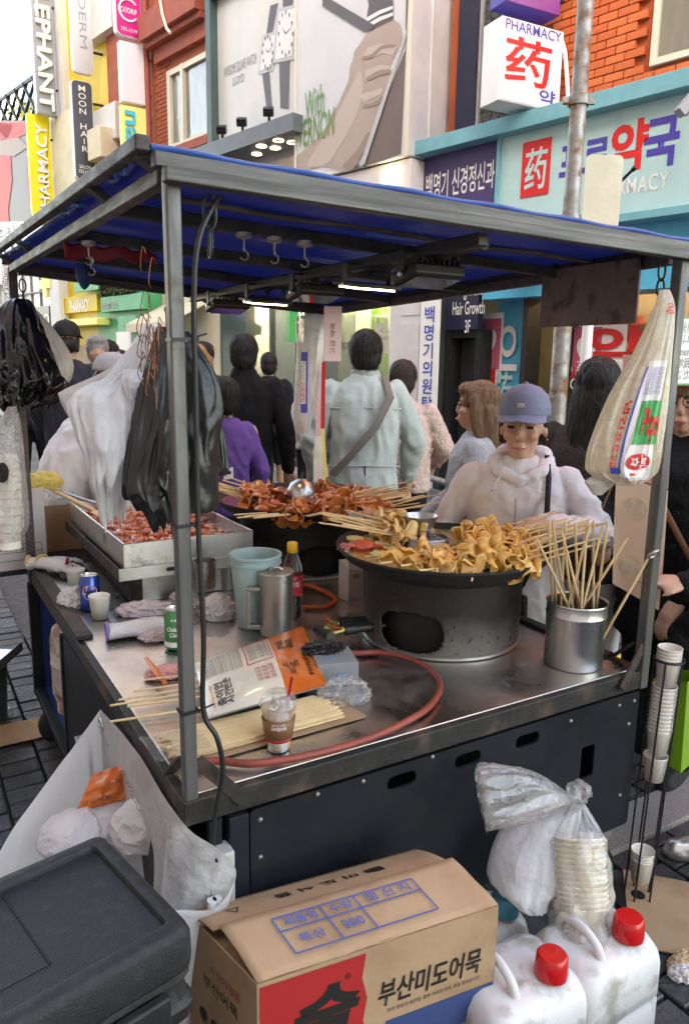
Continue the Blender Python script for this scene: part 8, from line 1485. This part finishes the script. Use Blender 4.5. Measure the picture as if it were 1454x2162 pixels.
link('shoulder_strap', MB().tube([(-.12, .0, 1.47), (-.09, -.15, 1.36), (0, -.19, 1.2), (.12, -.17, 1.0), (.18, -.1, .86)], .012, 8, flat=.3).mesh('shoulder_strap'), 'leather_brown', t, world=W)
pw = W @ Vector((-.115, -.435, 1.075)); ph = thing('phone', 'white smartphone held up by the person in the black coat', 'phone', pw); part('phone_body', MB().box((0, 0, 0), (.072, .008, .145), T(pw) @ RZ(-.75) @ RX(.9) @ RY(.5)), 'sign_white', ph, bevel=.003); part('screen', MB().box((0, .0046, 0), (.066, .001, .138), T(pw) @ RZ(-.75) @ RX(.9) @ RY(.5)), 'glass_dark', ph, smooth=False)
cw_ = W @ Vector((-.33, -.12, .95)); cz = aty(1272, 1150, 2.75); ch_ = thing('card_holder', 'brown leather card holder with a snap button hanging by the coat', 'card holder', cz-Vector((0, 0, .1))); part('flap', MB().prism(rounded(.085, .085, .03), 0, .012, T(cz) @ RX(math.pi/2)), 'leather_brown', ch_, bevel=.003); part('snap', MB().lathe([(.006, 0), (.004, .003), (.001, .004)], 12, T(cz+Vector((-.01, -.013, .005))) @ RX(math.pi/2)), 'brass', ch_); part('hanging_loop', MB().tube([cz+Vector((0, 0, .04)), cz+Vector((-.03, 0, .09)), cz+Vector((.08, .1, .3))], .004, 6), 'leather_brown', ch_)
# --- customer at the right edge: pointing hand and silver shoes
gx, gy = onz(1382, 1815, .035).x+.23, onz(1400, 1850, .035).y+.02; pwst = aty(1452, 1236, 2.12); kk = 1.62/1.70
loc = lambda p: (RZ(1.5).to_3x3() @ (Vector((p.x-gx, p.y-gy, p.z-.035))))/kk
wr_ = loc(pwst); t, W, P, HP, _, k = person('customer in black with silver shoes pointing at the skewers', gx, gy, -1.5, 1.62, 'coat_black', 'trouser_black', 'hair_black', 'bob', arms=(((-.26, .0, 1.10), (-.24, -.15, .92)), ((wr_.x*.6+.06, wr_.y*.35-.02, 1.04), tuple(wr_))), shoes='shoe_silver', pose=('relax', 'point'), vox=.011, stride=.04, topw=1.05)
for o in [c for c in t.children if c.name.startswith('shoe')]: pass
# --- passers-by seen from behind
x, y, H = htop(772, 702, 4.5); t, W, P, HP, _, k = person('man in a pale sage jacket seen from behind with a crossbody strap', x, y, math.pi+.05, H, 'jacket_sage', 'trouser_brown', 'hair_black', 'short', topw=1.10, sh=1.0, hs=.95, toplen=.80, vox=.012, folds=(.012, 8, .45), collar=.012, arms=(((-.285, .0, 1.12), (-.27, -.10, .90)), ((.285, .0, 1.12), (.28, -.10, .90))))
def bk_(x_, r_=.152): return r_*math.sqrt(max(.05, 1-(x_/.23)**2))
for zz in (1.30, .985): link('seam', MB().tube([(x_/10*.2, bk_(x_/10*.2)+(.0 if zz < 1.2 else -.012), zz-.01*abs(x_)/10) for x_ in range(-10, 11)], .0035, 6).mesh('seam'), 'jacket_sage', t, world=W)
link('seam', MB().tube([(0, bk_(0)+.002, .985), (0, bk_(0)-.004, .82)], .004, 6).mesh('seam'), 'trouser_brown', t, world=W); link('collar', MB().lathe([(.074, 1.44), (.078, 1.49), (.070, 1.50)], 24, T(0, .008, 0)).mesh('collar'), 'jacket_sage', t, world=W, solid=.006)
link('strap', MB().tube([(-.10, .06, 1.47), (-.13, .150, 1.36), (-.05, .180, 1.20), (.10, .178, 1.02), (.18, .14, .93)], .022, 8, flat=.25).mesh('strap'), 'strap_taupe', t, world=W)
p = W @ Vector((.25, .16, .78)); me = bpy.data.meshes.new('bag'); bm = bmesh.new(); bmesh.ops.create_icosphere(bm, subdivisions=5, radius=1); bm.to_mesh(me); bm.free()
for v in me.vertices: d = 1+.12*(1-2*abs(nz3(v.co, 2.2, 5))); v.co = Vector((v.co.x*.14*d, v.co.y*.07*d, v.co.z*.15*d*(1.1-.3*v.co.z)))
tag(link('shoulder_bag', me, 'bag_taupe', world=T(p) @ RY(-.35)), 'slouchy taupe bag at the hip of the man in sage', 'bag')
x, y, H = htop(852, 766, 4.9); person('woman in a pink knitted cardigan with long dark hair seen from behind', x, y, math.pi-.25, H, 'cardigan_pink', 'trouser_black', 'hair_dark', 'pony', topw=1.18, toplen=.85, vox=.012, folds=(.007, 16, .8), arms=(((-.29, -.04, 1.14), (-.20, -.24, 1.02)), ((.27, .0, 1.10), (.25, -.12, .92))))
x, y, H = htop(515, 710, 5.3); person('man in a black half zip sweater seen from behind', x, y, math.pi, H, 'knit_black', 'trouser_brown', 'hair_black', 'short', topw=1.08, sh=1.06, hs=.96, toplen=.84, vox=.012, collar=.03, arms=(((-.275, .02, 1.12), (-.285, -.04, .84)), ((.275, .02, 1.12), (.28, -.04, .84))))
x, y, H = htop(568, 748, 8.4); person('boy in a dark hoodie and shorts walking away with a lifted foot', x, y, math.pi, H, 'hoodie_navy', 'hoodie_navy', 'hair_black', 'short', topw=1.1, shorts=True, stride=.9, vox=.014, shoes='shoe_grey', arms=(((-.26, -.04, 1.12), (-.18, -.22, 1.05)), ((.26, -.02, 1.10), (.24, -.14, .94))))
x, y, H = htop(472, 800, 4.2); t, W, P, HP, _, k = person('child in a purple shirt with a small printed badge', x, y, math.pi+.5, H, 'shirt_purple', 'trouser_black', 'hair_black', 'short', topw=.88, sh=.78, hs=.9, vox=.012); link('badge', MB().box((.03, .148, 1.14), (.06, .004, .07)).mesh('badge'), 'sign_white', t, world=W); link('badge', MB().box((.03, .1515, 1.145), (.03, .002, .02)).mesh('badge'), 'ink_black', t, world=W)
x, y, H = htop(412, 732, 5.2); person('woman with long blond hair behind the black bags', x, y, math.pi, H, 'hoodie_navy', 'trouser_black', 'hair_blond', 'long', vox=.014)
x, y, H = htop(430, 726, 7.0); person('man in a navy jacket beyond the blond woman', x, y, math.pi-.3, H, 'jacket_navy', 'trouser_black', 'hair_black', 'short', vox=.016)
x, y, H = htop(648, 780, 7.6); person('person in a white puffer jacket half hidden by the napkin bag', x, y, 1.4, H, 'puffer_white', 'trouser_black', 'hair_dark', 'bob', vox=.016, topw=1.25, shoes='shoe_white')
# --- left side: stooping customer and the crowd
x, y, H = htop(165, 705, 3.75); t, W, P, HP, _, k = person('stooping customer in a white hoodie and a grey cap turned away', x-.10, y, math.pi-.95, 1.66, 'hoodie_white', 'trouser_black', 'hair_dark', 'cap', lean=.42, topw=1.38, toplen=.82, vox=.011, folds=(.016, 7, .6), cap='cap_grey', nod=.25, arms=(((-.30, -.12, 1.05), (-.22, -.36, .92)), ((.30, -.12, 1.05), (.22, -.36, .92))))
for (u, v, y_, phi, top_, hr, hs, lab, cp_) in ((140, 688, 6.2, math.pi, 'jacket_navy', 'hair_black', 'cap', 'person in a black baseball cap beyond the stooping customer', 'cap_black'), (205, 712, 6.8, .3, 'jacket_navy', 'hair_grey', 'short', 'older man with white hair walking towards the cart', None), (226, 722, 7.4, -.4, 'coat_black', 'hair_black', 'short', 'person with dark hair beside the white haired man', None), (240, 738, 8.6, .2, 'coat_black', 'hair_black', 'short', 'shorter person with dark hair in the far crowd', None), (255, 742, 9.5, math.pi, 'jacket_sage', 'hair_dark', 'bob', 'far walker in a pale jacket by the green shop', None), (290, 735, 8.0, math.pi, 'knit_black', 'hair_black', 'short', 'far walker in black near the cream awning', None), (60, 735, 8.5, 0, 'jacket_navy', 'hair_black', 'short', 'far walker in navy beyond the far left post', None)):
    x, y, H = htop(u, v, y_); person(lab, x, y, phi, max(1.45, min(1.9, H)), top_, 'trouser_black', hr, hs, vox=.016, cap=cp_, topw=1.12, skin='skin_tan' if hr == 'hair_grey' else 'skin', stride=.35, vis_hand=False)
bpy.data.scenes.remove(TMP)
